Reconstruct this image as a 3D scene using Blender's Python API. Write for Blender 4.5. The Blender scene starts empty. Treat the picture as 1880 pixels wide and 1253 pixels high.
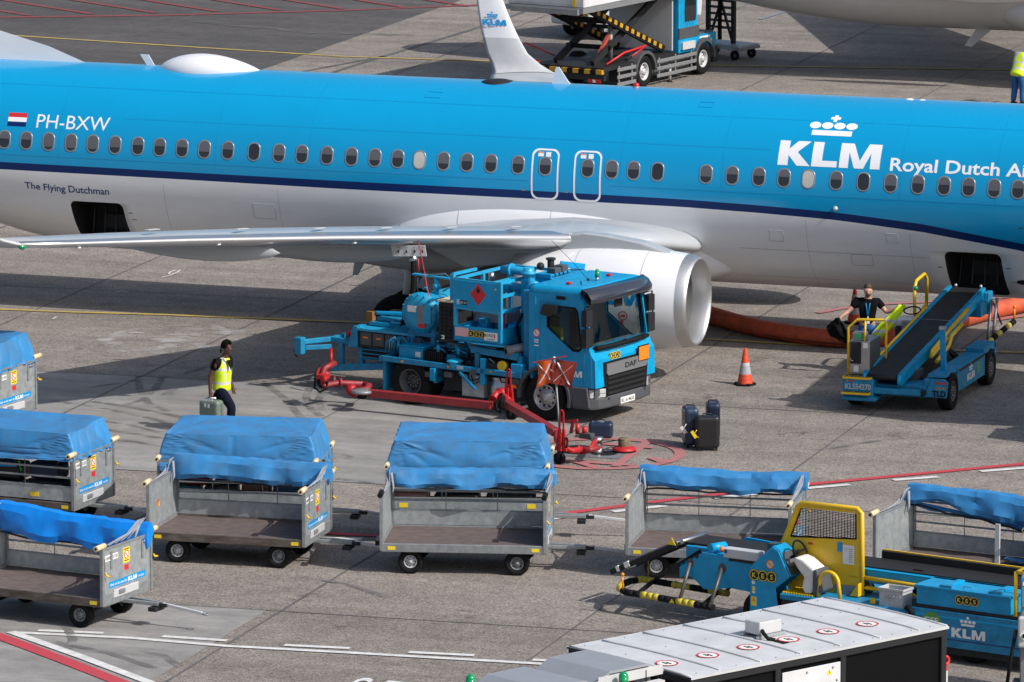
import bpy, bmesh, math, random
from mathutils import Vector as V, Matrix as M, noise
from mathutils.geometry import tessellate_polygon
rad = math.radians
S = bpy.context.scene
COL = S.collection
random.seed(7)
# ------------------------------------------------------------------ camera, sky, sun, exposure
CF, CTH, CAL, CH, CD = 11359.0, rad(9.84), rad(19.09), 22.13, 129.44
CP = V((math.sin(CAL)*CD, -math.cos(CAL)*CD, CH))
cam = bpy.data.cameras.new('camera'); camo = bpy.data.objects.new('camera', cam); COL.objects.link(camo)
camo.location = CP; camo.rotation_euler = (rad(90)-CTH, 0, CAL)
cam.sensor_width = 36; cam.lens = CF/1880*36; cam.clip_start = 1; cam.clip_end = 3000
S.camera = camo
SUN = V((1.10, -0.29, 1.0)).normalized()
W = bpy.data.worlds.new('World'); S.world = W; W.use_nodes = True
wn = W.node_tree; bg = wn.nodes['Background']
sk = wn.nodes.new('ShaderNodeTexSky'); sk.sky_type = 'NISHITA'; sk.sun_disc = False
sk.sun_elevation = math.asin(SUN.z); sk.sun_rotation = math.atan2(SUN.x, SUN.y)
sk.air_density = 1.0; sk.dust_density = 3.0; sk.ozone_density = 1.0
wn.links.new(sk.outputs[0], bg.inputs[0]); bg.inputs[1].default_value = 0.14
sl = bpy.data.lights.new('sun', 'SUN'); sl.energy = 4.7; sl.angle = rad(0.5); sl.color = (1, .965, .92)
so = bpy.data.objects.new('sun', sl); COL.objects.link(so); so.rotation_euler = SUN.to_track_quat('Z', 'Y').to_euler()
so.location = (60, -20, 60)
S.view_settings.view_transform = 'Standard'; S.view_settings.look = 'None'
S.view_settings.exposure = -0.17; S.view_settings.gamma = 1.0
S.render.engine = 'CYCLES'
S.cycles.max_bounces = 6; S.cycles.transparent_max_bounces = 8; S.cycles.caustics_reflective = False
S.cycles.caustics_refractive = False

# ------------------------------------------------------------------ pixel rays of the survey photo -> world points
_d = V((-math.sin(CAL)*math.cos(CTH), math.cos(CAL)*math.cos(CTH), -math.sin(CTH)))
_r = V((math.cos(CAL), math.sin(CAL), 0)); _u = _r.cross(_d)
def ray(px, py): return _d*CF + _r*(px-940) - _u*(py-626.5)
def at_z(px, py, z=0.0):
    v = ray(px, py); return CP + v*((z-CP.z)/v.z)
def at_y(px, py, y):
    v = ray(px, py); return CP + v*((y-CP.y)/v.y)

# ------------------------------------------------------------------ materials
def mat(name, col, rough=.5, metal=0.0, var=0.0, scale=2.0, bump=0.0, bscale=20.0, coat=0.0, col2=None, spec=.5, emit=0, alpha=1.0, trans=0.0, stretch=None):
    m = bpy.data.materials.new(name); m.use_nodes = True
    nt = m.node_tree; b = nt.nodes['Principled BSDF']
    b.inputs['Base Color'].default_value = (*col, 1); b.inputs['Roughness'].default_value = rough
    b.inputs['Metallic'].default_value = metal; b.inputs['Coat Weight'].default_value = coat
    b.inputs['Coat Roughness'].default_value = .06; b.inputs['Specular IOR Level'].default_value = spec
    b.inputs['Alpha'].default_value = alpha; b.inputs['Transmission Weight'].default_value = trans
    if emit:
        b.inputs['Emission Color'].default_value = (*col, 1); b.inputs['Emission Strength'].default_value = emit
    if var or bump:
        tc = nt.nodes.new('ShaderNodeTexCoord'); src = tc.outputs['Object']
        if stretch:
            mp = nt.nodes.new('ShaderNodeMapping'); mp.inputs['Scale'].default_value = stretch
            nt.links.new(src, mp.inputs[0]); src = mp.outputs[0]
    if var:
        n = nt.nodes.new('ShaderNodeTexNoise'); n.inputs['Scale'].default_value = scale; n.inputs['Detail'].default_value = 6
        n.inputs['Roughness'].default_value = .65
        nt.links.new(src, n.inputs['Vector'])
        rp = nt.nodes.new('ShaderNodeValToRGB'); rp.color_ramp.elements[0].position = .3; rp.color_ramp.elements[1].position = .72
        c2 = col2 or tuple(c*(1-var) for c in col); c1 = tuple(min(1, c*(1+var*.4)) for c in col)
        rp.color_ramp.elements[0].color = (*c2, 1); rp.color_ramp.elements[1].color = (*c1, 1)
        nt.links.new(n.outputs['Fac'], rp.inputs[0]); nt.links.new(rp.outputs[0], b.inputs['Base Color'])
        mr = nt.nodes.new('ShaderNodeMapRange'); mr.inputs['To Min'].default_value = min(1, rough*1.25); mr.inputs['To Max'].default_value = rough*.9
        nt.links.new(n.outputs['Fac'], mr.inputs[0]); nt.links.new(mr.outputs[0], b.inputs['Roughness'])
    if bump:
        n2 = nt.nodes.new('ShaderNodeTexNoise'); n2.inputs['Scale'].default_value = bscale; n2.inputs['Detail'].default_value = 5
        nt.links.new(src, n2.inputs['Vector'])
        bp = nt.nodes.new('ShaderNodeBump'); bp.inputs['Strength'].default_value = bump; bp.inputs['Distance'].default_value = .02
        nt.links.new(n2.outputs['Fac'], bp.inputs['Height']); nt.links.new(bp.outputs[0], b.inputs['Normal'])
    return m
BLUE = mat('aircraft_blue', (.0, .305, .60), .22, coat=.3, var=.05, scale=.6)
NAVY = mat('navy_paint', (.002, .022, .12), .35, spec=.3)
WHITE = mat('aircraft_white', (.79, .80, .82), .28, coat=.4, var=.10, scale=1.1, stretch=(.35, 1, 1.6))
DECAL = mat('decal_white', (.82, .84, .86), .4)
DNAVY = mat('decal_navy', (.01, .04, .16), .4)
DBLUE = mat('decal_blue', (.0, .27, .62), .4)
ALU = mat('bare_aluminium', (.66, .67, .69), .3, metal=.9, var=.1, scale=1.5)
LIPM = mat('polished_lip', (.60, .605, .61), .42, metal=.9, var=.1)
WGREY = mat('wing_grey', (.42, .44, .46), .3, coat=.3, var=.06, scale=1)
TBLUE = mat('truck_blue', (.003, .32, .61), .36, coat=.08, var=.24, scale=3, spec=.35)
TBLUE2 = mat('worn_blue', (.010, .25, .47), .5, var=.4, scale=5, bump=.1)
BLACK = mat('black_rubber', (.010, .010, .011), .7, var=.3, scale=8, spec=.18)
DARK = mat('dark_plastic', (.022, .023, .026), .5, var=.2, scale=6, spec=.25)
BLACKP = mat('black_panel', (.006, .006, .007), .5, spec=.06)
SGLASS = mat('dark_side_glass', (.01, .012, .014), .05, spec=.4, alpha=.72)
DGREY = mat('dark_grey_plastic', (.075, .08, .088), .5, var=.15, scale=5)
GREY = mat('grey_metal', (.26, .27, .28), .45, metal=.35, var=.15, scale=4)
LGREY = mat('light_grey_paint', (.52, .53, .54), .45, var=.1, scale=4)
STEEL = mat('steel', (.55, .55, .56), .3, metal=1.0, var=.15, scale=6)
GALV = mat('galvanised_sheet', (.44, .47, .48), .42, metal=.45, var=.28, scale=7, col2=(.28, .31, .32))
GALVD = mat('galvanised_frame', (.30, .32, .33), .45, metal=.4, var=.3, scale=9)
PLY = mat('worn_deck_ply', (.145, .11, .10), .75, var=.5, scale=5, col2=(.07, .052, .05), stretch=(1, 4, 1), bump=.15)
TARP = mat('tarpaulin_blue', (.030, .225, .51), .45, var=.25, scale=2.6, col2=(.055, .165, .33), bump=.12, bscale=14, spec=.4)
TARPI = mat('tarpaulin_inside', (.30, .33, .38), .6, var=.2)
YELL = mat('yellow_paint', (.80, .50, .012), .4, coat=.15, var=.12, scale=3)
YDEC = mat('yellow_decal', (.85, .62, .03), .5)
RED = mat('red_paint', (.46, .014, .016), .45, var=.25, scale=5)
DRED = mat('faded_red_paint', (.30, .025, .03), .5, var=.3, scale=5)
REDD = mat('red_decal', (.6, .02, .03), .5)
ORNG = mat('orange_panel', (.9, .22, .015), .5)
CREAM = mat('cream_plastic', (.72, .58, .36), .5, var=.1)
BELT = mat('conveyor_rubber', (.012, .012, .013), .65, var=.4, scale=3, bump=.15, bscale=60)
GLASS = bpy.data.materials.new('cab_glass'); GLASS.use_nodes = True
_n = GLASS.node_tree; _n.nodes.remove(_n.nodes['Principled BSDF']); _t = _n.nodes.new('ShaderNodeBsdfTransparent'); _t.inputs[0].default_value = (.62, .68, .67, 1)
_g = _n.nodes.new('ShaderNodeBsdfGlossy'); _g.inputs['Roughness'].default_value = .02; _f = _n.nodes.new('ShaderNodeFresnel'); _f.inputs[0].default_value = 1.45; _m = _n.nodes.new('ShaderNodeMixShader')
_n.links.new(_f.outputs[0], _m.inputs[0]); _n.links.new(_t.outputs[0], _m.inputs[1]); _n.links.new(_g.outputs[0], _m.inputs[2]); _n.links.new(_m.outputs[0], _n.nodes['Material Output'].inputs[0])
TGLASS = mat('tinted_glass', (.015, .018, .02), .06, spec=.5)
WPANE = mat('window_pane', (.022, .024, .03), .10, spec=.6)
BLIND = mat('window_blind', (.50, .50, .47), .35)
LENS = mat('headlamp', (.75, .77, .8), .1, metal=.5)
GBEAC = mat('green_beacon', (.0, .28, .09), .12, coat=.5)
RBEAC = mat('red_lamp', (.55, .01, .015), .15, coat=.5)
AMBER = mat('amber_lamp', (.8, .28, .01), .2)
HOSE = mat('orange_duct', (.62, .10, .03), .6, var=.3, scale=4, bump=.35, bscale=7, col2=(.33, .06, .03))
HIVIS = mat('hi_vis_yellow', (.62, .82, .012), .6, var=.12, scale=12, bump=.25, bscale=16, emit=0)
REFLT = mat('reflective_tape', (.55, .56, .60), .35)
CLBLK = mat('black_cotton', (.008, .008, .009), .9, var=.3, scale=14, bump=.3, bscale=18, spec=.1)
CLNVY = mat('navy_cotton', (.008, .010, .022), .9, var=.3, scale=12, bump=.3, bscale=16, spec=.1)
JEAN = mat('blue_overall', (.015, .11, .34), .8, var=.3, scale=12, bump=.3, bscale=16)
SKIND = mat('brown_skin', (.095, .04, .024), .5, var=.1, scale=12)
SKINL = mat('pale_skin', (.55, .30, .21), .5, var=.08, scale=12)
HAIRB = mat('black_hair', (.004, .0035, .0035), .85, bump=.8, bscale=60, spec=.1)
HAIRN = mat('brown_hair', (.07, .036, .018), .6, bump=.5, bscale=50)
EYEW = mat('eye_white', (.13, .11, .10), .4)
GLOVE = mat('grey_glove', (.13, .12, .17), .7)
CONEO = mat('cone_orange', (.72, .085, .03), .5, var=.15, scale=6)
CONEW = mat('cone_sleeve', (.42, .43, .45), .4, var=.25, scale=8)
CONTW = mat('container_white', (.62, .63, .655), .4, var=.12, scale=2.0, col2=(.50, .505, .51))
HOODM = mat('hood_grey', (.36, .38, .41), .42, metal=.3, var=.12, scale=2)
TURQ = mat('turquoise_pipe', (.015, .36, .62), .4, coat=.08, var=.15, scale=4)
LABELW = mat('label_white', (.78, .78, .76), .5)

# ------------------------------------------------------------------ geometry collector
class G:
    def __init__(s): s.v = []; s.f = []; s.m = []; s.s = []; s.T = M()
    def add(s, vs, fs, m, smooth=False):
        o = len(s.v); T = s.T
        s.v += [tuple(T @ V(p)) for p in vs]
        for f in fs:
            s.f.append([i+o for i in f]); s.m.append(m); s.s.append(smooth)
        return s
    def box(s, x0, x1, y0, y1, z0, z1, m):
        vs = [(x, y, z) for z in (z0, z1) for y in (y0, y1) for x in (x0, x1)]
        return s.add(vs, [(0, 2, 3, 1), (4, 5, 7, 6), (0, 1, 5, 4), (2, 6, 7, 3), (0, 4, 6, 2), (1, 3, 7, 5)], m)
    def bar(s, p, q, w, h, m, up=(0, 0, 1)):
        p, q = V(p), V(q); d = (q-p).normalized(); u = V(up)
        if abs(d.dot(u)) > .98: u = V((1, 0, 0))
        a = d.cross(u).normalized(); b = a.cross(d)
        vs = [e+a*(i*w/2)+b*(j*h/2) for e in (p, q) for i, j in ((-1, -1), (1, -1), (1, 1), (-1, 1))]
        return s.add(vs, [(3, 2, 1, 0), (4, 5, 6, 7), (0, 1, 5, 4), (1, 2, 6, 5), (2, 3, 7, 6), (3, 0, 4, 7)], m)
    def tube(s, pts, r, m, seg=10, closed=False, cap=True):
        P = [V(p) for p in pts]; n = len(P); rs = r if isinstance(r, (list, tuple)) else [r]*n
        a = None; vs = []
        for i in range(n):
            t = (P[(i+1) % n]-P[i-1]) if closed else (P[min(i+1, n-1)]-P[max(i-1, 0)])
            t.normalize()
            if a is None:
                a = t.cross(V((0, 0, 1)))
                if a.length < .05: a = t.cross(V((1, 0, 0)))
            a = (a-t*a.dot(t)).normalized(); b = t.cross(a)
            for k in range(seg):
                c = 2*math.pi*k/seg; vs.append(P[i]+(a*math.cos(c)+b*math.sin(c))*rs[i])
        fs = []
        for i in range(n if closed else n-1):
            j = (i+1) % n
            for k in range(seg):
                l = (k+1) % seg; fs.append((i*seg+k, i*seg+l, j*seg+l, j*seg+k))
        s.add(vs, fs, m, True)
        if cap and not closed:
            o = len(s.v)-n*seg
            s.f.append([o+k for k in range(seg)][::-1]); s.m.append(m); s.s.append(False)
            s.f.append([o+(n-1)*seg+k for k in range(seg)]); s.m.append(m); s.s.append(False)
        return s
    def cyl(s, p, q, r, m, seg=16, r2=None): return s.tube([p, q], [r, r if r2 is None else r2], m, seg)
    def lathe(s, prof, o, ax, m, seg=24, mats=None):
        ax = V(ax).normalized(); a = ax.cross(V((0, 0, 1)))
        if a.length < .05: a = ax.cross(V((1, 0, 0)))
        a.normalize(); b = ax.cross(a); o = V(o); n = len(prof); vs = []
        for r, t in prof:
            for k in range(seg):
                c = 2*math.pi*k/seg; vs.append(o+ax*t+(a*math.cos(c)+b*math.sin(c))*r)
        for i in range(n-1):
            fs = [(i*seg+k, i*seg+(k+1) % seg, (i+1)*seg+(k+1) % seg, (i+1)*seg+k) for k in range(seg)]
            if i == 0: o0 = len(s.v); s.add(vs, [], m)
            mm = mats[i] if mats else m
            for f in fs: s.f.append([o0+j for j in f]); s.m.append(mm); s.s.append(True)
        return s
    def ball(s, c, r, m, seg=14, sq=(1, 1, 1)):
        vs = []; fs = []; n = seg//2
        for i in range(n+1):
            th = math.pi*i/n
            for k in range(seg):
                ph = 2*math.pi*k/seg
                vs.append((c[0]+r*sq[0]*math.sin(th)*math.cos(ph), c[1]+r*sq[1]*math.sin(th)*math.sin(ph), c[2]+r*sq[2]*math.cos(th)))
        for i in range(n):
            for k in range(seg):
                l = (k+1) % seg; fs.append((i*seg+k, (i+1)*seg+k, (i+1)*seg+l, i*seg+l))
        return s.add(vs, fs, m, True)
    def prism(s, poly, o, ux, uy, depth, m, m2=None):
        """flat polygon in the plane (o, ux, uy), extruded by depth along ux x uy"""
        o, ux, uy = V(o), V(ux).normalized(), V(uy).normalized(); nn = ux.cross(uy); n = len(poly)
        A = [o+ux*p[0]+uy*p[1] for p in poly]
        tri = tessellate_polygon([[V((p[0], p[1], 0)) for p in poly]])
        fx = []
        for t in tri:
            a, b, c = [poly[i] for i in t]
            fx.append(t if (b[0]-a[0])*(c[1]-a[1])-(b[1]-a[1])*(c[0]-a[0]) > 0 else t[::-1])
        if not depth: return s.add(A, fx, m)
        B = [p+nn*depth for p in A]
        area = sum(poly[i][0]*poly[(i+1) % n][1]-poly[(i+1) % n][0]*poly[i][1] for i in range(n))
        sd = [(i, (i+1) % n, n+(i+1) % n, n+i) for i in range(n)]
        if area < 0: sd = [f[::-1] for f in sd]
        s.add(A+B, [tuple(t[::-1]) for t in fx], m); o_ = len(s.v)-2*n
        for t in fx: s.f.append([o_+n+i for i in t]); s.m.append(m2 or m); s.s.append(False)
        for f in sd: s.f.append([o_+i for i in f]); s.m.append(m); s.s.append(False)
        return s
    def disc(s, o, ux, uy, rx, m, ry=None, r0=0, seg=28, a0=0, a1=2*math.pi):
        o, ux, uy = V(o), V(ux), V(uy); ry = ry or rx; k = r0/rx; vs = []; n = seg+1
        for i in range(n):
            a = a0+(a1-a0)*i/seg; e = ux*(rx*math.cos(a))+uy*(ry*math.sin(a))
            vs += [o+e*k, o+e]
        return s.add(vs, [(2*i, 2*i+1, 2*i+3, 2*i+2) for i in range(seg)], m)
    def text(s, t, o, ux, uy, h, m, bold=0.0, width=None, fn=None, shear=0, align='L'):
        vs, fs, w, hh = text_geo(t, bold, shear); k = h/hh; kx = (width/w) if width else k
        o, ux, uy = V(o), V(ux).normalized(), V(uy).normalized()
        dx = -w*kx/2 if align == 'C' else 0
        if fn: return s.add(*curved([(p[0]*kx, p[1]*k) for p in vs], fs, fn), m)
        return s.add([o+ux*(p[0]*kx+dx)+uy*(p[1]*k) for p in vs], fs, m)

_tc = {}
def text_geo(t, bold=0.0, shear=0):
    key = (t, bold, shear)
    if key not in _tc:
        def one(tt):
            c = bpy.data.curves.new('t', 'FONT'); c.body = tt; c.offset = bold; c.shear = shear; c.resolution_u = 3
            o = bpy.data.objects.new('t', c); COL.objects.link(o); dg = bpy.context.evaluated_depsgraph_get(); dg.update()
            me = bpy.data.meshes.new_from_object(o.evaluated_get(dg))
            vs = [(v.co.x, v.co.y) for v in me.vertices]; fs = [tuple(p.vertices) for p in me.polygons]
            bpy.data.objects.remove(o); bpy.data.curves.remove(c); bpy.data.meshes.remove(me)
            return vs, fs
        vs, fs = one(t); hv, _ = one('H')
        x0 = min(p[0] for p in vs); w = max(p[0] for p in vs)-x0
        _tc[key] = ([(p[0]-x0, p[1]) for p in vs], fs, w, max(p[1] for p in hv))
    return _tc[key]
def curved(vs, fs, fn, step=.05):
    bm = bmesh.new(); bv = [bm.verts.new((p[0], p[1], 0)) for p in vs]
    for f in fs:
        try: bm.faces.new([bv[i] for i in f])
        except ValueError: pass
    y0 = min(p[1] for p in vs); y1 = max(p[1] for p in vs); y = y0+step
    while y < y1:
        bmesh.ops.bisect_plane(bm, geom=bm.verts[:]+bm.edges[:]+bm.faces[:], plane_co=(0, y, 0), plane_no=(0, 1, 0)); y += step
    bm.verts.index_update(); r = [fn(v.co.x, v.co.y) for v in bm.verts]; ff = [[v.index for v in f.verts] for f in bm.faces]; bm.free()
    return r, ff
def rrect(w, h, r, n=5):
    P = []
    for cx, cy, a0 in ((w/2-r, h/2-r, 0), (-w/2+r, h/2-r, 90), (-w/2+r, -h/2+r, 180), (w/2-r, -h/2+r, 270)):
        for i in range(n+1):
            a = rad(a0+90*i/n); P.append((cx+r*math.cos(a), cy+r*math.sin(a)))
    return P
def mk(name, g, parent=None, bevel=0.0, sub=0, loc=None, seg=1):
    me = bpy.data.meshes.new(name); me.from_pydata(g.v, [], g.f)
    ms = []
    for m in g.m:
        if m not in ms: ms.append(m)
    for m in ms: me.materials.append(m)
    ix = {m: i for i, m in enumerate(ms)}
    me.polygons.foreach_set('material_index', [ix[m] for m in g.m]); me.polygons.foreach_set('use_smooth', g.s)
    me.update()
    o = bpy.data.objects.new(name, me); COL.objects.link(o)
    if parent: o.parent = parent
    if loc: o.location = loc
    if bevel:
        b = o.modifiers.new('bevel', 'BEVEL'); b.width = bevel; b.segments = seg; b.limit_method = 'ANGLE'; b.angle_limit = rad(40)
    if sub:
        b = o.modifiers.new('sub', 'SUBSURF'); b.levels = sub; b.render_levels = sub
    return o
def tag(o, label, cat, group=None):
    o['label'] = label; o['category'] = cat
    if group: o['group'] = group
    return o
def thing(name, label, cat, loc=(0, 0, 0), rz=0.0, group=None):
    o = bpy.data.objects.new(name, None); COL.objects.link(o); o.location = loc; o.rotation_euler = (0, 0, rad(rz)); o.empty_display_size = .3
    return tag(o, label, cat, group)
def struct(name, g):
    o = mk(name, g); o['kind'] = 'structure'; return o
def kids(o): return [c for c in bpy.data.objects if c.parent == o]
def dup(root, loc, rz, label):
    def cp(o, p):
        c = o.copy(); COL.objects.link(c)
        if p: c.parent = p
        for k in kids(o): cp(k, c)
        return c
    r = cp(root, None); r.location = loc; r.rotation_euler = (0, 0, rad(rz)); r['label'] = label
    return r
def arc(c, r, a0, a1, n, ux=(1, 0, 0), uy=(0, 0, 1)):
    c, ux, uy = V(c), V(ux), V(uy)
    return [c+ux*(r*math.cos(rad(a0+(a1-a0)*i/n)))+uy*(r*math.sin(rad(a0+(a1-a0)*i/n))) for i in range(n+1)]
def wheel(parent, c, r, w, ax, rim_m, hub=.55, holes=8, dish=.0, name='wheel'):
    """tyre as the part, rim as its sub-part; ax points outwards"""
    ax = V(ax); c = V(c); g = G(); rr = r*hub
    g.lathe([(rr, -w/2), (r*.93, -w/2), (r*.985, -w*.42), (r, -w*.3), (r, -w*.22), (r*.985, -w*.2), (r*.985, -w*.16), (r, -w*.14), (r, w*.14), (r*.985, w*.16), (r*.985, w*.2), (r, w*.22), (r, w*.3), (r*.985, w*.42), (r*.93, w/2), (r*.8, w*.5), (rr*1.04, w*.46), (rr, w*.38), (rr*.9, 0), (rr, -w/2)], c, ax, BLACK, 28)
    t = mk(name, g, parent); g = G()
    g.lathe([(rr*1.01, w*.44), (rr*.96, w*.47), (rr*.9, w*.40), (rr*.84, w*(.16-dish)), (rr*.6, w*(.20-dish)), (rr*.5, w*(.34-dish)), (rr*.32, w*(.42-dish)), (rr*.3, w*(.48-dish)), (.001, w*(.50-dish))], c, ax, rim_m, 24)
    a = ax.cross(V((0, 0, 1))).normalized(); b = ax.cross(a)
    for k in range(holes):
        e = 2*math.pi*k/holes; p = c+(a*math.cos(e)+b*math.sin(e))*(rr*.72)+ax*(w*(.19-dish))
        g.cyl(p, p+ax*.012, rr*.085, DARK, 8)
        p = c+(a*math.cos(e+.3)+b*math.sin(e+.3))*(rr*.42)+ax*(w*(.36-dish))
        g.cyl(p, p+ax*.03, rr*.045, STEEL, 6)
    mk('rim', g, t); return t
def logo(g, o, ux, uy, h, m, fn=None, crown=True):
    """airline word mark (three heavy letters) under its crown; h = letter height, width = 4 h"""
    polys = [[(0, 0), (.40, 0), (.40, .40), (.76, 0), (1.28, 0), (.74, .54), (1.22, 1), (.72, 1), (.40, .66), (.40, 1), (0, 1)],
             [(1.33, 0), (2.33, 0), (2.33, .24), (1.74, .24), (1.74, 1), (1.33, 1)],
             [(2.42, 0), (2.78, 0), (2.78, .62), (3.02, 0), (3.38, 0), (3.64, .62), (3.64, 0), (4.02, 0), (4.02, 1), (3.52, 1), (3.22, .30), (2.92, 1), (2.42, 1)]]
    if crown:
        polys.append([(1.14, 1.30), (2.72, 1.30), (2.72, 1.54), (1.14, 1.54)])
        for cx in (1.21, 1.69, 2.17, 2.65): polys.append([(cx+.225*math.cos(rad(a)), 1.78+.17*math.sin(rad(a))) for a in range(0, 360, 20)])
        for q in ([(1.86, 1.98), (2.0, 1.98), (2.0, 2.36), (1.86, 2.36)], [(1.74, 2.11), (1.86, 2.11), (1.86, 2.25), (1.74, 2.25)], [(2.0, 2.11), (2.12, 2.11), (2.12, 2.25), (2.0, 2.25)]): polys.append(q)
    for p in polys:
        q = [(a*h, b*h) for a, b in p]
        if fn:
            t = tessellate_polygon([[V((a, b, 0)) for a, b in q]]); g.add(*curved(q, t, fn), m)
        else: g.prism(q, o, ux, uy, 0, m)
def kes(g, o, ux, uy, r):
    o, ux, uy = V(o), V(ux).normalized(), V(uy).normalized(); n = ux.cross(uy)
    for i, ch in enumerate('KES'):
        c = o+ux*(i*r*1.9)
        g.disc(c+n*.001, ux, uy, r*1.12, DARK); g.disc(c+n*.003, ux, uy, r*1.04, YDEC); g.disc(c+n*.005, ux, uy, r*.88, DARK)
        g.text(ch, c+n*.007-uy*(r*.46), ux, uy, r*.92, YDEC, bold=.02, align='C')
def nostep(g, o, ux, uy, r):
    o, ux, uy = V(o), V(ux).normalized(), V(uy).normalized(); n = ux.cross(uy)
    g.disc(o, ux, uy, r, LABELW); g.disc(o+n*.003, ux, uy, r, REDD, r0=r*.82)
    for k in (-1, 1):
        g.prism(rrect(.2*r, .8*r, .09*r, 3), o+n*.003+ux*(k*.17*r), (ux+uy*.6*1), (uy-ux*.6), 0, DARK)
def sticker(g, o, ux, uy, w, h, m): g.prism([(0, 0), (w, 0), (w, h), (0, h)], o, ux, uy, 0, m)
X, Y, Z = V((1, 0, 0)), V((0, 1, 0)), V((0, 0, 1))

def split_apart(names, gap=.06):
    """parts built symmetrically in one go become one object per separate piece"""
    for o in [o for o in bpy.data.objects if o.type == 'MESH' and o.name.split('.')[0] in names]:
        me = o.data; n = len(me.vertices); par = list(range(n))
        def find(a):
            while par[a] != a: par[a] = par[par[a]]; a = par[a]
            return a
        for e in me.edges:
            a, b = find(e.vertices[0]), find(e.vertices[1])
            if a != b: par[a] = b
        B = {}
        for v in me.vertices:
            r = find(v.index); c = v.co
            if r not in B: B[r] = [list(c), list(c), {r}]
            for k in range(3): B[r][0][k] = min(B[r][0][k], c[k]); B[r][1][k] = max(B[r][1][k], c[k])
        C = list(B.values()); ch = True
        while ch:
            ch = False
            for i in range(len(C)):
                for j in range(i+1, len(C)):
                    if all(C[i][0][k]-gap <= C[j][1][k] and C[j][0][k]-gap <= C[i][1][k] for k in range(3)):
                        C[i] = [[min(a, b) for a, b in zip(C[i][0], C[j][0])], [max(a, b) for a, b in zip(C[i][1], C[j][1])], C[i][2] | C[j][2]]; C.pop(j); ch = True; break
                if ch: break
        if len(C) < 2: continue
        for q, c in enumerate(C):
            fs = [p for p in me.polygons if find(p.vertices[0]) in c[2]]; ids = sorted({i for p in fs for i in p.vertices}); ix = {v: k for k, v in enumerate(ids)}
            m2 = bpy.data.meshes.new(me.name); m2.from_pydata([me.vertices[i].co[:] for i in ids], [], [[ix[i] for i in p.vertices] for p in fs])
            for m in me.materials: m2.materials.append(m)
            m2.polygons.foreach_set('material_index', [p.material_index for p in fs]); m2.polygons.foreach_set('use_smooth', [p.use_smooth for p in fs]); m2.update()
            if q == 0: first = m2
            else:
                d = o.copy(); d.data = m2; COL.objects.link(d); d.parent = o.parent
        o.data = first
# ------------------------------------------------------------------ apron
def ground_mat(name, c1, c2, c3, fine, big, speck=.5, bump=.25, streak=None):
    m = bpy.data.materials.new(name); m.use_nodes = True; nt = m.node_tree; b = nt.nodes['Principled BSDF']
    b.inputs['Roughness'].default_value = .82; b.inputs['Specular IOR Level'].default_value = .3
    N = nt.nodes.new; Lk = nt.links.new
    tc = N('ShaderNodeTexCoord')
    def noise_(sc, det=4, rough=.6, st=None):
        n = N('ShaderNodeTexNoise'); n.inputs['Scale'].default_value = sc; n.inputs['Detail'].default_value = det; n.inputs['Roughness'].default_value = rough
        if st:
            mp = N('ShaderNodeMapping'); mp.inputs['Scale'].default_value = st; mp.inputs['Rotation'].default_value = (0, 0, rad(4)); Lk(tc.outputs['Object'], mp.inputs[0]); Lk(mp.outputs[0], n.inputs['Vector'])
        else: Lk(tc.outputs['Object'], n.inputs['Vector'])
        return n.outputs['Fac']
    def ramp(fac, a, bb, p0=.3, p1=.7):
        r = N('ShaderNodeValToRGB'); r.color_ramp.elements[0].position = p0; r.color_ramp.elements[1].position = p1
        r.color_ramp.elements[0].color = (*a, 1); r.color_ramp.elements[1].color = (*bb, 1); Lk(fac, r.inputs[0]); return r.outputs[0]
    def mix(a, bb, fac, mode='MULTIPLY'):
        x = N('ShaderNodeMix'); x.data_type = 'RGBA'; x.blend_type = mode
        if isinstance(fac, float): x.inputs[0].default_value = fac
        else: Lk(fac, x.inputs[0])
        Lk(a, x.inputs[6]); Lk(bb, x.inputs[7]); return x.outputs[2]
    big_ = ramp(noise_(big, 5, .6), c1, c2, .32, .68)
    vo = N('ShaderNodeTexVoronoi'); vo.inputs['Scale'].default_value = fine; Lk(tc.outputs['Object'], vo.inputs['Vector'])
    sep = N('ShaderNodeSeparateColor'); Lk(vo.outputs['Color'], sep.inputs[0])
    sp = ramp(sep.outputs[0], (1-speck, 1-speck, 1-speck*1.05), (1+speck*.75, 1+speck*.7, 1+speck*.62), 0, 1)
    col = mix(big_, sp, 1.0)
    col = mix(col, ramp(noise_(1.7, 6, .7), (.76, .76, .77), (1.12, 1.11, 1.09)), 1.0)
    if streak: col = mix(col, ramp(noise_(1.0, 5, .65, streak), (.80, .80, .80), (1.08, 1.08, 1.08), .35, .62), 1.0)
    st = ramp(noise_(.45, 7, .7), (0, 0, 0), (1, 1, 1), .60, .70)
    c3n = N('ShaderNodeRGB'); c3n.outputs[0].default_value = (*c3, 1)
    f = N('ShaderNodeMath'); f.operation = 'MULTIPLY'; f.inputs[1].default_value = .38; Lk(st, f.inputs[0])
    col = mix(col, c3n.outputs[0], f.outputs[0], 'MIX')
    Lk(col, b.inputs['Base Color'])
    bp = N('ShaderNodeBump'); bp.inputs['Strength'].default_value = bump; bp.inputs['Distance'].default_value = .01
    Lk(vo.outputs['Distance'], bp.inputs['Height']); Lk(bp.outputs[0], b.inputs['Normal'])
    return m
AGG = ground_mat('exposed_aggregate', (.246, .221, .203), (.300, .271, .250), (.19, .175, .165), 42, .11, .52, .3, (.06, .9, 1))
CONC = ground_mat('smooth_concrete', (.262, .254, .246), (.318, .310, .300), (.205, .20, .195), 60, .2, .10, .06, (.10, 1.6, 1))
ASPH = ground_mat('old_asphalt', (.085, .080, .080), (.112, .106, .105), (.13, .125, .12), 40, .12, .35, .2, (.05, .5, 1))
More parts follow.
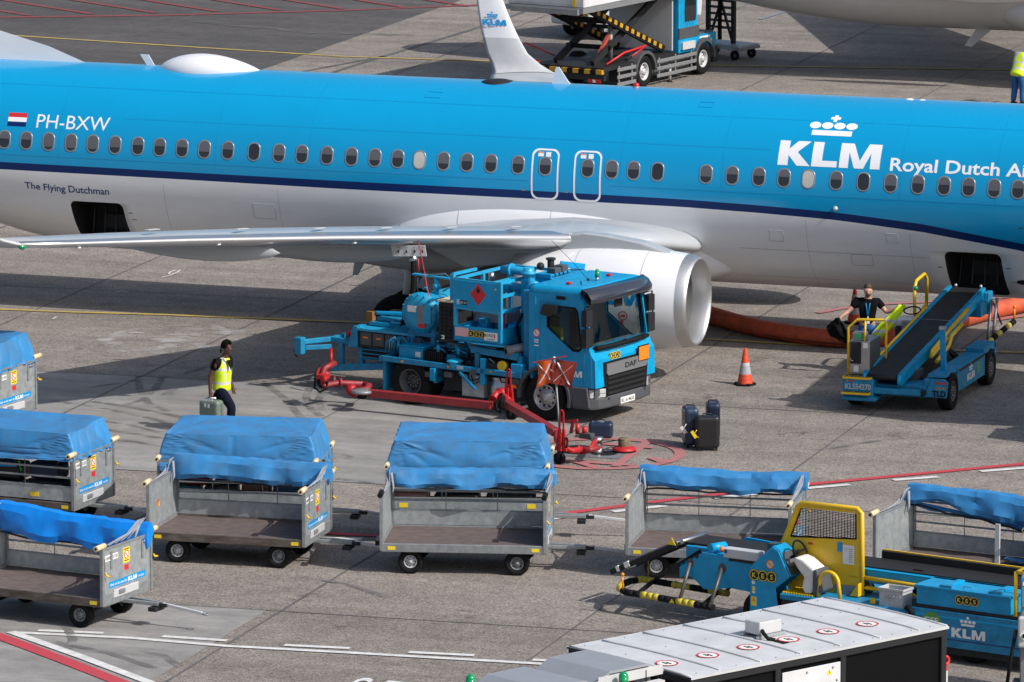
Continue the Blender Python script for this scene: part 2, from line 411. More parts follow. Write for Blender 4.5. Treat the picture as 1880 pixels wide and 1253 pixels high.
JOINT = mat('joint_sealant', (.055, .055, .058), .8, var=.5, scale=1.5, col2=(.14, .135, .13))
PWHITE = mat('road_paint_white', (.70, .70, .69), .65, var=.22, scale=5, col2=(.50, .49, .47))
PRED = mat('road_paint_red', (.50, .035, .055), .65, var=.3, scale=4, col2=(.38, .06, .07))
PPINK = mat('worn_road_paint_red', (.36, .115, .12), .7, var=.4, scale=7, col2=(.33, .17, .16))
PYEL = mat('road_paint_yellow', (.50, .34, .05), .7, var=.45, scale=2.5, col2=(.32, .25, .12))
PFRED = mat('far_road_paint_red', (.24, .035, .045), .7, var=.4, scale=2, col2=(.16, .06, .06))
g = G(); g.add([(-700, -260, 0), (700, -260, 0), (700, 1500, 0), (-700, 1500, 0)], [(0, 1, 2, 3)], AGG); struct('ground', g)
LV = [.004*i for i in range(1, 9)]
def strip(g, pts, w, m, z):
    P = [V((p[0], p[1], 0)) for p in pts]; n = len(P); vs = []
    for i in range(n):
        t = (P[min(i+1, n-1)]-P[max(i-1, 0)]).normalized(); a = V((-t.y, t.x, 0))*(w/2)
        vs += [P[i]+a+Z*z, P[i]-a+Z*z]
    g.add(vs, [(2*i, 2*i+1, 2*i+3, 2*i+2) for i in range(n-1)], m)
def pstrip(g, px, w, m, z): strip(g, [at_z(*p) for p in px], w, m, z)
d1 = V((math.cos(rad(3)), math.sin(rad(3)), 0)); d2 = V((-math.sin(rad(1.8)), math.cos(rad(1.8)), 0))
def X2(k, y): return 4.85+5.05*k-(y+4)*math.tan(rad(1.8))       # slab joints running away from the camera
Y1 = [-38, -28.1, -17.15, -7.75, 2.2, 12, 22, 32, 42, 52, 62, 72, 82]
def Yat(i, x): return Y1[i]+(x-4)*math.tan(rad(3))
def quad(g, i0, i1, k0, k1, m, z):
    P = []
    for i, k in ((i0, k0), (i0, k1), (i1, k1), (i1, k0)):
        x = 0; y = Y1[i]
        for _ in range(4): x = X2(k, y); y = Yat(i, x)
        P.append((x, y, z))
    g.add(P, [(0, 1, 2, 3)], m)
g = G(); quad(g, 2, 3, -9, 0.0, CONC, LV[0]); quad(g, 0, 1, -9, -.05, CONC, LV[0])
quad(g, 8, 10, 1.0, 7, CONC, LV[0]); struct('concrete_slabs', g)
g = G(); g.add([(-300, 29, LV[0]), (-20.4, 29, LV[0]), (-21.5, 90, LV[0]), (-300, 90, LV[0])], [(0, 1, 2, 3)], ASPH); struct('asphalt', g)
g = G()
for k in range(-14, 9): strip(g, [(X2(k, y), y) for y in (-45, -20, 0, 20, 45, 100)], .035 if k % 2 else .05, JOINT, LV[1])
for i in range(len(Y1)): strip(g, [(x, Yat(i, x)) for x in (-80, -20, 0, 20, 60)], .03, JOINT, LV[1])
pstrip(g, [(600, 138), (640, 124), (870, 54), (905, 43), (990, 12)], .16, JOINT, LV[2]); pstrip(g, [(400, 162), (705, 104)], .13, JOINT, LV[2])
struct('slab_joints', g)
# tyre marks
TYRE = mat('tyre_marks', (.16, .155, .15), .8)
nt = TYRE.node_tree; b = nt.nodes['Principled BSDF']; tcn = nt.nodes.new('ShaderNodeTexCoord'); nn = nt.nodes.new('ShaderNodeTexNoise'); nn.inputs['Scale'].default_value = 2.2; nn.inputs['Detail'].default_value = 6
nt.links.new(tcn.outputs['Object'], nn.inputs[0]); mr = nt.nodes.new('ShaderNodeMapRange'); mr.inputs[1].default_value = .38; mr.inputs[2].default_value = .66; mr.inputs[4].default_value = .72
nt.links.new(nn.outputs['Fac'], mr.inputs[0]); nt.links.new(mr.outputs[0], b.inputs['Alpha'])
g = G()
for i, px in enumerate([[(170, 738), (235, 748), (300, 760), (380, 776)], [(176, 772), (240, 782), (300, 797), (400, 812)], [(196, 790), (262, 800), (300, 806)], [(190, 806), (250, 812), (295, 822)], [(255, 690), (256, 715), (272, 740), (310, 757)],
          [(300, 690), (285, 715), (262, 735), (230, 745)], [(572, 705), (562, 728), (572, 752), (590, 765)], [(596, 712), (585, 735), (592, 756)], [(480, 700), (520, 730), (560, 775)], [(90, 735), (200, 752), (330, 781)], [(150, 715), (250, 700), (330, 690), (420, 660)],
          [(100, 1180), (200, 1200), (290, 1230)], [(120, 1150), (135, 1175), (120, 1200)], [(560, 1060), (640, 1075), (720, 1100)], [(250, 1195), (300, 1205), (330, 1225)], [(620, 880), (690, 889), (760, 905)], [(1500, 830), (1600, 812), (1750, 800)], [(30, 120), (300, 150), (480, 180)], [(360, 40), (560, 60), (760, 66)]]):
    pstrip(g, px, .16 if i < 17 else .5, TYRE, LV[2]+.0004*i)
struct('tyre_marks', g)
# patches of spilt chalky residue
STAIN = mat('pale_stain', (.50, .49, .47), .85); nt = STAIN.node_tree; b = nt.nodes['Principled BSDF']
tcn = nt.nodes.new('ShaderNodeTexCoord'); nn = nt.nodes.new('ShaderNodeTexNoise'); nn.inputs['Scale'].default_value = 1.4; nn.inputs['Detail'].default_value = 7
nt.links.new(tcn.outputs['Object'], nn.inputs[0]); mr = nt.nodes.new('ShaderNodeMapRange'); mr.inputs[1].default_value = .50; mr.inputs[2].default_value = .72; mr.inputs[4].default_value = .75
nt.links.new(nn.outputs['Fac'], mr.inputs[0]); nt.links.new(mr.outputs[0], b.inputs['Alpha'])
g = G(); c = at_z(315, 628); g.disc((c.x, c.y, LV[2]), d1, d2, 1.6, STAIN, 2.2); c = at_z(345, 618); g.disc((c.x, c.y, LV[2]+.001), d1, d2, .8, STAIN, 1.6); struct('stains', g)
OIL = mat('oil_stain', (.07, .066, .063), .55); nt = OIL.node_tree; b = nt.nodes['Principled BSDF']
tcn = nt.nodes.new('ShaderNodeTexCoord'); nn = nt.nodes.new('ShaderNodeTexNoise'); nn.inputs['Scale'].default_value = 3.5; nn.inputs['Detail'].default_value = 8; nn.inputs['Roughness'].default_value = .7
nt.links.new(tcn.outputs['Object'], nn.inputs[0]); mr = nt.nodes.new('ShaderNodeMapRange'); mr.inputs[1].default_value = .50; mr.inputs[2].default_value = .75; mr.inputs[4].default_value = .6
nt.links.new(nn.outputs['Fac'], mr.inputs[0]); nt.links.new(mr.outputs[0], b.inputs['Alpha'])
g = G()
for i, (px, py, r_) in enumerate(((850, 1133, .45), (560, 1098, .3), (1300, 735, .5), (1450, 795, .35), (960, 780, .4), (620, 840, .35), (1120, 1030, .3), (470, 1040, .3), (640, 1150, .25), (1240, 980, .3), (1500, 700, .5), (180, 640, .5), (1640, 800, .3), (760, 1085, .3), (300, 720, .4), (1390, 660, .4))):
    c = at_z(px, py); g.disc((c.x, c.y, LV[2]+.002+.0003*i), d1, d2, r_, OIL, r_*1.2)
struct('oil_stains', g)
# chalk digits and arrows beside the joints
g = G()
for i, px in enumerate([[(297, 511), (312, 507), (326, 501), (331, 497), (322, 497), (312, 501), (310, 505)], [(213, 538), (222, 536), (236, 537)], [(104, 583), (97, 587)], [(238, 613), (264, 613)], [(431, 629), (438, 627)]]): pstrip(g, px, .045, PWHITE, LV[3]+.0004*i)
struct('chalk_marks', g)
# stand boundary: red line with white dashes, curving behind the carts
g = G()
pstrip(g, [(1990, 840), (1880, 853), (1680, 872), (1470, 892), (1240, 918), (1030, 945), (860, 968), (760, 980), (697, 985), (640, 983), (583, 979), (500, 971), (420, 962)], .20, PRED, LV[3])
struct('red_line', g)
g = G()
for a, b_ in (((1800, 867), (1890, 860)), ((1640, 883), (1722, 877)), ((1482, 898), (1560, 891)), ((1310, 916), (1392, 908)), ((1125, 941), (1222, 930)), ((970, 960), (1062, 947)), ((572, 989), (665, 991)), ((700, 998), (800, 996)), ((420, 982), (520, 989))): pstrip(g, [a, b_], .17, PWHITE, LV[3])
for a, b_ in (((70, 1159), (190, 1164)), ((298, 1170), (417, 1178)), ((522, 1186), (642, 1192)), ((750, 1199), (871, 1205)), ((978, 1213), (1110, 1220))): pstrip(g, [a, b_], .15, PWHITE, LV[3])
struct('white_dashes', g)
g = G(); pstrip(g, [(30, 1163), (240, 1173), (420, 1188), (640, 1200), (950, 1218), (1150, 1230)], .15, PWHITE, LV[3]); pstrip(g, [(20, 1162), (150, 1208), (274, 1255), (360, 1288)], .19, PWHITE, LV[4]); struct('white_line', g)
g = G(); pstrip(g, [(-60, 1150), (0, 1170), (110, 1211), (225, 1256), (320, 1295)], .29, PRED, LV[3]); struct('red_boundary_line', g)
g = G(); o = at_z(614, 1278); g.text('S T', (o.x, o.y, LV[3]), at_z(722, 1290)-o, V((-.05, 1, 0)), 1.30, PWHITE, bold=.01, width=.95); struct('painted_letters', g)
g = G(); pstrip(g, [(-80, 566), (0, 569), (125, 574), (300, 579), (480, 586), (630, 592), (900, 603), (1300, 624), (1467, 634), (1650, 641), (1823, 647), (1960, 651)], .17, PYEL, LV[3])
pstrip(g, [(-40, 62), (35, 67), (300, 84), (630, 105), (900, 113), (1300, 121), (1830, 129), (2000, 131)], .17, PYEL, LV[3]); struct('yellow_taxi_line', g)
g = G(); pstrip(g, [(-40, 34), (0, 33), (300, 29), (630, 20), (860, 11), (1000, 8)], .3, PFRED, LV[3])
for i in range(-2, 9):
    a = at_z(-60+115*i, 33-max(0, i)*2.6, 0); pstrip(g, [(-60+115*i, 32-max(0, i)*2.4), (-60+115*i-170, 5-max(0, i)*2.4), (-60+115*i-330, -22-max(0, i)*2.4)], .22, PFRED, LV[4]+.0003*i)
struct('far_red_hatching', g)
g = G(); pstrip(g, [(1395, 37), (1450, 20)], .10, mat('worn_blue_line', (.20, .24, .32), .7), LV[4]); struct('far_blue_line', g)
g = G(); pstrip(g, [(1500, 576), (1580, 562), (1700, 556), (1990, 540)], .2, PPINK, LV[4]); pstrip(g, [(1820, 590), (1900, 578)], .25, PPINK, LV[5]); struct('faded_red_line', g)
# hydrant pit marking
hc = at_z(1102, 834); g = G(); g.disc((hc.x, hc.y, LV[3]), d1, d2, 1.62, PPINK, r0=1.40, seg=48)
for i, (a, b_) in enumerate((((1195, 808), (1130, 858)), ((1000, 845), (1165, 856)), ((1090, 815), (1200, 824)), ((1195, 842), (1222, 852)), ((1060, 850), (1100, 862)))): pstrip(g, [a, b_], .19, PPINK, LV[4]+.0005*i)
struct('hydrant_marking', g)
# ------------------------------------------------------------------ the airliner
ZM, FR = 3.35, 1.88
def fsec(x):
    """half width, top z, bottom z of the fuselage at station x"""
    w, zt, zb = FR, ZM+FR, 1.22
    if x < -8.6:
        d = -8.6-x; zb += .047*min(d, 3)**2+(.282*(d-3) if d > 3 else 0)
        if d > 4: w = FR*(1-min(.93, (d-4)/14)**1.6)
    if x > 13:
        t = min(1, (x-13)/6.3); k = math.sqrt(max(0, 1-t**2.2)); w = FR*max(.02, k); zt = 2.75+(ZM+FR-2.75)*max(.02, (1-t**2.0)**.62); zb = 2.6-(2.6-1.22)*max(.02, k)
    return w, zt, zb
STR = [(-24, 3.28, 3.12), (-10.96, 3.26, 3.10), (-7, 3.24, 3.08), (-3.1, 3.22, 3.05), (1.37, 3.22, 3.05), (4.33, 3.20, 3.04), (6, 3.155, 2.995), (7.64, 3.09, 2.93), (9.45, 2.94, 2.77), (11.6, 2.62, 2.46), (13.5, 2.2, 2.04), (16, 1.6, 1.45), (19.3, 1.3, 1.25)]
def stripe(x):
    for a, b in zip(STR, STR[1:]):
        if a[0] <= x <= b[0]:
            t = (x-a[0])/(b[0]-a[0]); return a[1]+(b[1]-a[1])*t, a[2]+(b[2]-a[2])*t
    return STR[-1][1:]
def fpt(x, ph, off=0.0):
    w, zt, zb = fsec(x); zm = min(ZM, zt-.05) if x < 13 else ZM-(ZM-2.7)*min(1, (x-13)/6.3)
    s = math.sin(ph); return (x, -(w+off)*math.cos(ph), zm+((zt-zm+off)*s if s > 0 else (zm-zb+off)*s))
def fang(x, z):
    w, zt, zb = fsec(x); zm = ZM if x < 13 else ZM-(ZM-2.7)*min(1, (x-13)/6.3)
    k = (z-zm)/((zt-zm) if z > zm else (zm-zb)); return math.asin(max(-1, min(1, k)))
def fmap(z0, x0, off=.004):
    """decal coordinates (x along, s up the skin) starting at height z0"""
    p0 = fang(0, z0); s0 = p0*FR if p0 > 0 else p0*2.06
    def fn(x, s):
        t = s0+s; return fpt(x0+x, t/FR if t > 0 else t/2.06, off)
    return fn
def fuselage(name, mats, x0=-24.0, x1=19.25, xs=None):
    xs = [x0+.5*i for i in range(int((15-x0)/.5)+1)]; x = 15.0
    while x < x1: x += .2 if x < 18.5 else .08; xs.append(min(x, x1))
    nA, nB, nC = 26, 3, 24; g = G(); vs = []
    for x in xs:
        zt, zb = stripe(x); pt, pb = fang(x, zt), fang(x, zb)
        A = [math.pi/2+(pt-math.pi/2)*i/nA for i in range(nA)]+[pt+(pb-pt)*i/nB for i in range(nB)]+[pb+(-math.pi/2-pb)*i/nC for i in range(nC+1)]
        ring = [fpt(x, a) for a in A]; n1 = len(A)
        ring += [(p[0], -p[1], p[2]) for p in ring[-2:0:-1]]; vs += ring
    n = len(ring); fs = []; 
    g.add(vs, [], mats[0])
    for i in range(len(xs)-1):
        for k in range(n):
            l = (k+1) % n; kk = k if k < n1-1 else n-1-k
            m = mats[0] if kk < nA else mats[1] if kk < nA+nB else mats[2]
            g.f.append([i*n+k, i*n+l, (i+1)*n+l, (i+1)*n+k]); g.m.append(m); g.s.append(True)
    g.f.append([k for k in range(n)][::-1]); g.m.append(mats[2]); g.s.append(False)
    g.f.append([(len(xs)-1)*n+k for k in range(n)]); g.m.append(mats[2]); g.s.append(False)
    return mk(name, g)
PL = thing('airliner', 'large blue and white twin-engine jet airliner parked across the whole picture', 'airplane')
HOLD = mat('hold_interior', (.010, .010, .011), .8, var=.5, scale=3)
fus = fuselage('fuselage', [BLUE, NAVY, WHITE])
def cutter(x0, x1, z0, z1, lean):
    g = G(); P = []
    for cx, cz, a0 in ((x1-.13, z1-.13, 0), (x0+.13, z1-.13, 90), (x0+.13, z0+.13, 180), (x1-.13, z0+.13, 270)):
        for i in range(6):
            a = rad(a0+18*i); P.append((cx+.13*math.cos(a), cz+.13*math.sin(a)))
    g.prism(P, (0, -.55, 0), X, Z, 1.6, HOLD); return mk('cut', g)
for cx0, cx1, cz0, cz1 in ((-9.42, -8.20, 1.52, 2.47), (9.90, 11.09, 1.36, 2.37)):
    c = cutter(cx0, cx1, cz0, cz1, 0)
    md = fus.modifiers.new('b', 'BOOLEAN'); md.operation = 'DIFFERENCE'; md.object = c; md.solver = 'EXACT'; md.material_mode = 'TRANSFER'
    dg = bpy.context.evaluated_depsgraph_get(); dg.update(); me = bpy.data.meshes.new_from_object(fus.evaluated_get(dg)); fus.modifiers.clear(); fus.data = me
    bpy.data.objects.remove(c)
fus.parent = PL
# clutter and netting inside the holds
for hx in (-8.8, 10.5):
    g = G()
    for i in range(5): g.tube([(hx-.55+.27*i, -.62, 1.55), (hx-.5+.25*i, -.60, 2.2)], .018, DGREY, 6)
    g.box(hx-.3, hx+.35, -.6, -.56, 1.75, 2.05, DARK); mk('cargo_net', g, PL)
WX = [8, 48, 89, 130, 170, 211, 253, 293, 334, 375, 418, 466, 512, 554, 600, 645, 688, 730, 770, 814, 857, 901, 951, 1123, 1163, 1207, 1296, 1344, 1393, 1439, 1484, 1535, 1585, 1635, 1685, 1733, 1778, 1825, 1869]
PW = fang(0, 3.745)
def win_meshes(kind):
    def fn(x, s): return lambda off: fpt(x, PW+s/FR, off)
    g = G(); o = rrect(.285, .405, .135, 6); mid = rrect(.265, .385, .128, 6); i_ = rrect(.235, .345, .112, 6); n = len(o); vs = []
    def dn(P): return P
    for P, off in ((o, .002), (o, .006), (mid, .008), (i_, .005)): vs += [fpt(p[0], PW+p[1]/FR, off) for p in P]
    g.add(vs, [(j*n+k, j*n+(k+1) % n, (j+1)*n+(k+1) % n, (j+1)*n+k) for j in range(3) for k in range(n)], WFRAME, True)
    a = mk('window', g); g = G(); i2 = rrect(.24, .35, .115, 6)
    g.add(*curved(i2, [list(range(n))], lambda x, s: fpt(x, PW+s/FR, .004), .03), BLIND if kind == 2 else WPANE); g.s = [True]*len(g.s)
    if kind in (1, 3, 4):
        q = [(p[0]*.97, max(p[1]*.97, {1: .02, 3: -.05, 4: -.11}[kind])) for p in i2]; g.add(*curved(q, [list(range(n))], lambda x, s: fpt(x, PW+s/FR, .0055), .03), BLINDREFL)
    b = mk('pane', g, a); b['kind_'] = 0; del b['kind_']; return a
BLINDREFL = mat('painted_reflection_and_blind', (.105, .108, .12), .25)  # sky reflection painted as grey pane tops; drawn blinds only on a few panes
WFRAME = mat('window_frame', (.36, .38, .40), .35, metal=.6)
wm = [win_meshes(k) for k in range(5)]
def place_win(x, kind, parent):
    src = wm[kind]; a = src.copy(); COL.objects.link(a); a.location = (x, 0, 0); a.parent = parent
    for k in kids(src): c = k.copy(); COL.objects.link(c); c.parent = a
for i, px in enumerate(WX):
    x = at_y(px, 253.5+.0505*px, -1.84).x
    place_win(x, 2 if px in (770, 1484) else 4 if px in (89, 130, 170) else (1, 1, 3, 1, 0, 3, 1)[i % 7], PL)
for ex in (1.365, 2.295):
    g = G(); o = rrect(.60, 1.06, .15, 7); i_ = rrect(.525, .985, .115, 7); n = len(o); vs = []
    def ef(p, off):
        z = 3.585; p0 = fang(0, z); s = p0*FR+p[1]; return fpt(ex+p[0], s/FR if s > 0 else s/2.06, off)
    def dens(P):
        R = []
        for k in range(len(P)):
            a, b = P[k], P[(k+1) % len(P)]; m_ = max(1, int(max(abs(a[0]-b[0]), abs(a[1]-b[1]))/.06))
            R += [(a[0]+(b[0]-a[0])*t/m_, a[1]+(b[1]-a[1])*t/m_) for t in range(m_)]
        return R
    o2 = dens(o); 
    i2 = [(p[0]*.525/.60, p[1]*.985/1.06) for p in o2]; n = len(o2)
    g.add([ef(p, .005) for p in o2]+[ef(p, .005) for p in i2], [(k, (k+1) % n, n+(k+1) % n, n+k) for k in range(n)], DECAL)
    for dx, w, m in ((-.17, .12, DECAL), (-.0, .11, DECAL), (-.17, .12, ORNG)):
        z0 = .36 if m is DECAL else .435; h = .10 if m is DECAL else .022
        g.add([ef(p, .006 if m is DECAL else .008) for p in ((dx, z0), (dx+w, z0), (dx+w, z0+h), (dx, z0+h))], [(0, 1, 2, 3)], m)
    e = mk('emergency_exit', g, PL); place_win(ex+.0, 1, e)
    g = G(); g.add([ef(p, .005) for p in ((-.5, -.37), (-.42, -.37), (-.42, -.335), (-.5, -.335))], [(0, 1, 2, 3)], GREY); mk('light_fitting', g, PL)
for w_ in wm:
    for k in kids(w_): bpy.data.objects.remove(k)
    bpy.data.objects.remove(w_)
# writing on the skin
g = G(); logo(g, None, None, None, .54, DECAL, fn=fmap(4.0, 6.37)); mk('airline_logo', g, PL)
g = G(); g.text('Royal Dutch Airlines', None or X, X, Z, .27, DECAL, bold=.020, width=3.88, fn=fmap(3.995, 8.76)); mk('airline_name', g, PL)
g = G(); g.text('PH-BXW', X, X, Z, .30, DECAL, bold=.0, width=1.68, fn=fmap(4.02, -10.16)); mk('registration', g, PL)
g = G(); g.text('The Flying Dutchman', X, X, Z, .155, DNAVY, bold=.012, width=1.95, fn=fmap(2.655, -10.42)); mk('slogan', g, PL)
g = G(); f_ = fmap(4.03, -10.83)
for k, m in enumerate((DBLUE if False else NAVY, DECAL, REDD)):
    vs, fs = curved([(0, k*.1), (.43, k*.1), (.43, (k+1)*.1), (0, (k+1)*.1)], [(0, 1, 2, 3)], f_, .04); g.add(vs, fs, m)
mk('flag', g, PL)
# skin seams, placards
SEAM = mat('skin_seam_blue', (.0, .255, .53), .4); SEAMW = mat('skin_seam_grey', (.42, .43, .45), .4)
g = G()
for z, m, xa, xb in ((4.28, SEAM, -8.2, 6.2), (3.42, SEAM, -11.5, 1.0), (3.40, SEAM, 2.8, 12.5), (4.85, SEAM, -12, 13), (2.2, SEAMW, 5.5, 9.6), (1.62, SEAMW, -7.5, -3.6), (1.55, SEAMW, 5.4, 9.7)):
    N_ = int((xb-xa)/.5); vs = []
    for i in range(N_+1):
        x = xa+(xb-xa)*i/N_; a = fang(x, z); vs += [fpt(x, a, .002), fpt(x, a+.006, .002)]
    g.add(vs, [(2*i, 2*i+2, 2*i+3, 2*i+1) for i in range(N_)], m, True)
for x, za, zb in ((-6.0, 3.3, 5.1), (-9.6, 3.3, 5.0), (5.2, 3.3, 5.0), (11.0, 3.3, 5.0), (-4.6, 1.5, 2.95), (9.2, 1.4, 2.7), (-3.9, 3.3, 5.1), (3.0, 3.3, 5.0), (9.0, 3.3, 5.0), (-7.2, 1.4, 2.95), (7.0, 1.4, 2.9)):
    vs = []
    for i in range(15):
        a = fang(x, za)+(fang(x, zb)-fang(x, za))*i/14; vs += [fpt(x, a, .002), fpt(x+.008, a, .002)]
    g.add(vs, [(2*i, 2*i+1, 2*i+3, 2*i+2) for i in range(14)], SEAM if za > 3 else SEAMW, True)
mk('skin_seams', g, PL)
g = G()
for x, z in ((11.17, 2.05), (11.2, 1.72), (9.72, 2.0), (-8.1, 2.25), (-8.05, 2.1), (11.5, 2.95), (11.5, 2.52)):
    f_ = fmap(z, x); g.add(*curved([(0, 0), (.1, 0), (.1, .018), (0, .018)], [(0, 1, 2, 3)], f_), DARK)
f_ = fmap(1.74, 11.32); g.add(*curved([(.16+.16*math.cos(rad(a)), .09*math.sin(rad(a))) for a in range(0, 360, 20)], [list(range(18))], f_), BLACK); mk('placards', g, PL)
g = G()
for z, xa, xb in ((4.85, -11, 12.5), (4.28, -8, 6), (2.2, 5.6, 9.6), (5.08, -5.5, 12)):
    for i in range(int((xb-xa)/.16)):
        x = xa+.16*i; a = fang(x, z); p = V(fpt(x, a+.012, .001)); g.add([p+V((dx, 0, dz)) for dx, dz in ((-.007, -.007), (.007, -.007), (.007, .007), (-.007, .007))], [(0, 1, 2, 3)], SEAM if z > 3 else SEAMW)
mk('rivet_rows', g, PL)
g = G()
for x, z, w, h in ((-5.2, 2.3, .5, .35), (7.9, 1.95, .45, .3), (6.2, 2.4, .3, .25), (-6.3, 1.75, .4, .3), (8.7, 2.5, .25, .2), (-1.6, 4.95, .35, .2), (4.4, 5.0, .3, .18)):
    f_ = fmap(z, x); pts_ = [(0, 0), (w, 0), (w, h), (0, h)]; m = SEAMW if z < 3 else SEAM
    for a_, b_ in zip(pts_, pts_[1:]+pts_[:1]):
        L_ = [V(f_(a_[0]+(b_[0]-a_[0])*t/6, a_[1]+(b_[1]-a_[1])*t/6)) for t in range(7)]; g.tube(L_, .0045, m, 4, cap=False)
mk('access_panels', g, PL)
g = G(); p = V(fpt(7.65, fang(7.65, 3.17))); n_ = V((0, -1, .0)); g.ball(p, .055, LENS, 12); mk('logo_light', g, PL)
# things along the spine
g = G(); prof = []
for i in range(25):
    t = i/24; prof.append((.001 if i in (0, 24) else .36*(math.sin(math.pi*t**.8))**.75, -8.02+2.4*t))
g.lathe(prof, (0, 0, 5.17), X, WHITE, 28); rd = mk('radome', g, PL); rd.scale = (1, 1.45, 1.0)
g = G(); g.prism([(-8.05, 5.1), (-8.22, 5.1), (-8.46, 5.46), (-8.27, 5.46)], (0, .012, 0), X, Z, .024, WHITE); mk('blade_antenna', g, PL)
g = G(); g.prism([(.86, 5.1), (1.38, 5.1), (1.05, 5.58), (.98, 5.58)], (0, .015, 0), X, Z, .03, WHITE); mk('blade_antenna', g, PL)
g = G(); g.prism([(1.25, 5.15), (1.5, 5.15), (1.42, 5.2)], (0, .012, 0), X, Z, .024, WHITE); g.ball((8.68, 0, 5.22), .07, WHITE, 12, (1.4, 1, .5)); g.ball((8.95, 0, 5.22), .06, WHITE, 12, (1.4, 1, .4)); mk('antenna_fairing', g, PL)
g = G(); g.lathe([(.001, .07), (.2, .06), (.36, .02), (.37, -.03)], (-.32, 0, 5.20), Z, DARK, 24); mk('satellite_dome', g, PL)
g = G(); g.cyl((2.75, 0, 5.18), (2.75, 0, 5.25), .07, GREY); g.ball((2.75, 0, 5.26), .07, RBEAC, 14); mk('beacon', g, PL)
g = G()
fx = [(-9.72, 5.22, .02), (-10.6, 5.55, .05), (-11.8, 5.86, .08), (-13.5, 6.3, .12), (-15.5, 7.6, .16), (-18, 10.2, .18), (-19.5, 11.7, .16)]
vs = []
for x, z, w in fx: vs += [(x, -w, 5.0), (x, 0, z), (x, w, 5.0)]
vs += [(-22.5, -.1, 5.0), (-22.5, 0, 11.7), (-22.5, .1, 5.0)]; n = len(fx)+1
g.add(vs, [f for i in range(n-1) for f in ((3*i, 3*i+3, 3*i+4, 3*i+1), (3*i+1, 3*i+4, 3*i+5, 3*i+2))], WHITE); mk('tail_fin', g, PL)
g = G()
for sd in (-1, 1):
    a = [(-18.6, sd*.8, 4.3), (-21.8, sd*.8, 4.3), (-23.4, sd*7, 5.0), (-22.2, sd*7, 5.0)]
    vs = [(p[0], p[1], p[2]+d) for d in (.1, -.1) for p in a]; g.add(vs, [(0, 1, 2, 3), (7, 6, 5, 4), (0, 4, 5, 1), (1, 5, 6, 2), (2, 6, 7, 3), (3, 7, 4, 0)], WHITE)
mk('tailplane', g, PL, bevel=.05)
# wing to body fairing
g = G(); vs = []; n1, n2 = 60, 40
for i in range(n1+1):
    t = -1+2*i/n1; k = max(0.0, 1-abs(t)**2.2)**.5; xc = 1.05+4.9*t
    for j in range(n2):
        a = 2*math.pi*j/n2; c, s = math.cos(a), math.sin(a)
        yy = 2.0*k**.8*math.copysign(abs(c)**.35, c); zz = 1.98+(1.16 if s > 0 else .86)*k*math.copysign(abs(s)**.8, s)
        vs.append((xc, yy, zz))
g.add(vs, [(i*n2+j, i*n2+(j+1) % n2, (i+1)*n2+(j+1) % n2, (i+1)*n2+j) for i in range(n1) for j in range(n2)], WHITE, True)
bf = mk('body_fairing', g, PL)
# rivet rows and panel joints of the fairing
g = G()
def fair(x, a):
    t = (x-1.05)/4.9; k = max(0.0, 1-abs(t)**2.2)**.5; c, s = math.cos(a), math.sin(a)
    return V((x, -2.0*k**.8*abs(c)**.35-.004, 1.98+(1.16*abs(s)**.8 if s > 0 else -.86*abs(s)**.8)*k))
for x in (-2.5, -1.9, -.55, 1.5, 3.2, 4.6):
    L_ = [fair(x, rad(a)) for a in range(3, 66, 5)]; g.tube(L_, .005, SEAMW, 4, cap=False)
for a in (8, 52): g.tube([fair(-3.2+.35*i, rad(a)) for i in range(23)], .005, SEAMW, 4, cap=False)
for i in range(70):
    p = fair(-3.1+.115*i, rad(47)); g.ball(p, .009, GREY, 6)
for x, a in ((-1.9, 33), (.9, 43), (4.2, 38), (-2.6, 40)):
    p = fair(x, rad(a)); g.box(p.x, p.x+.12, p.y-.006, p.y+.01, p.z, p.z+.03, GREY)
mk('panel_joints', g, bf)
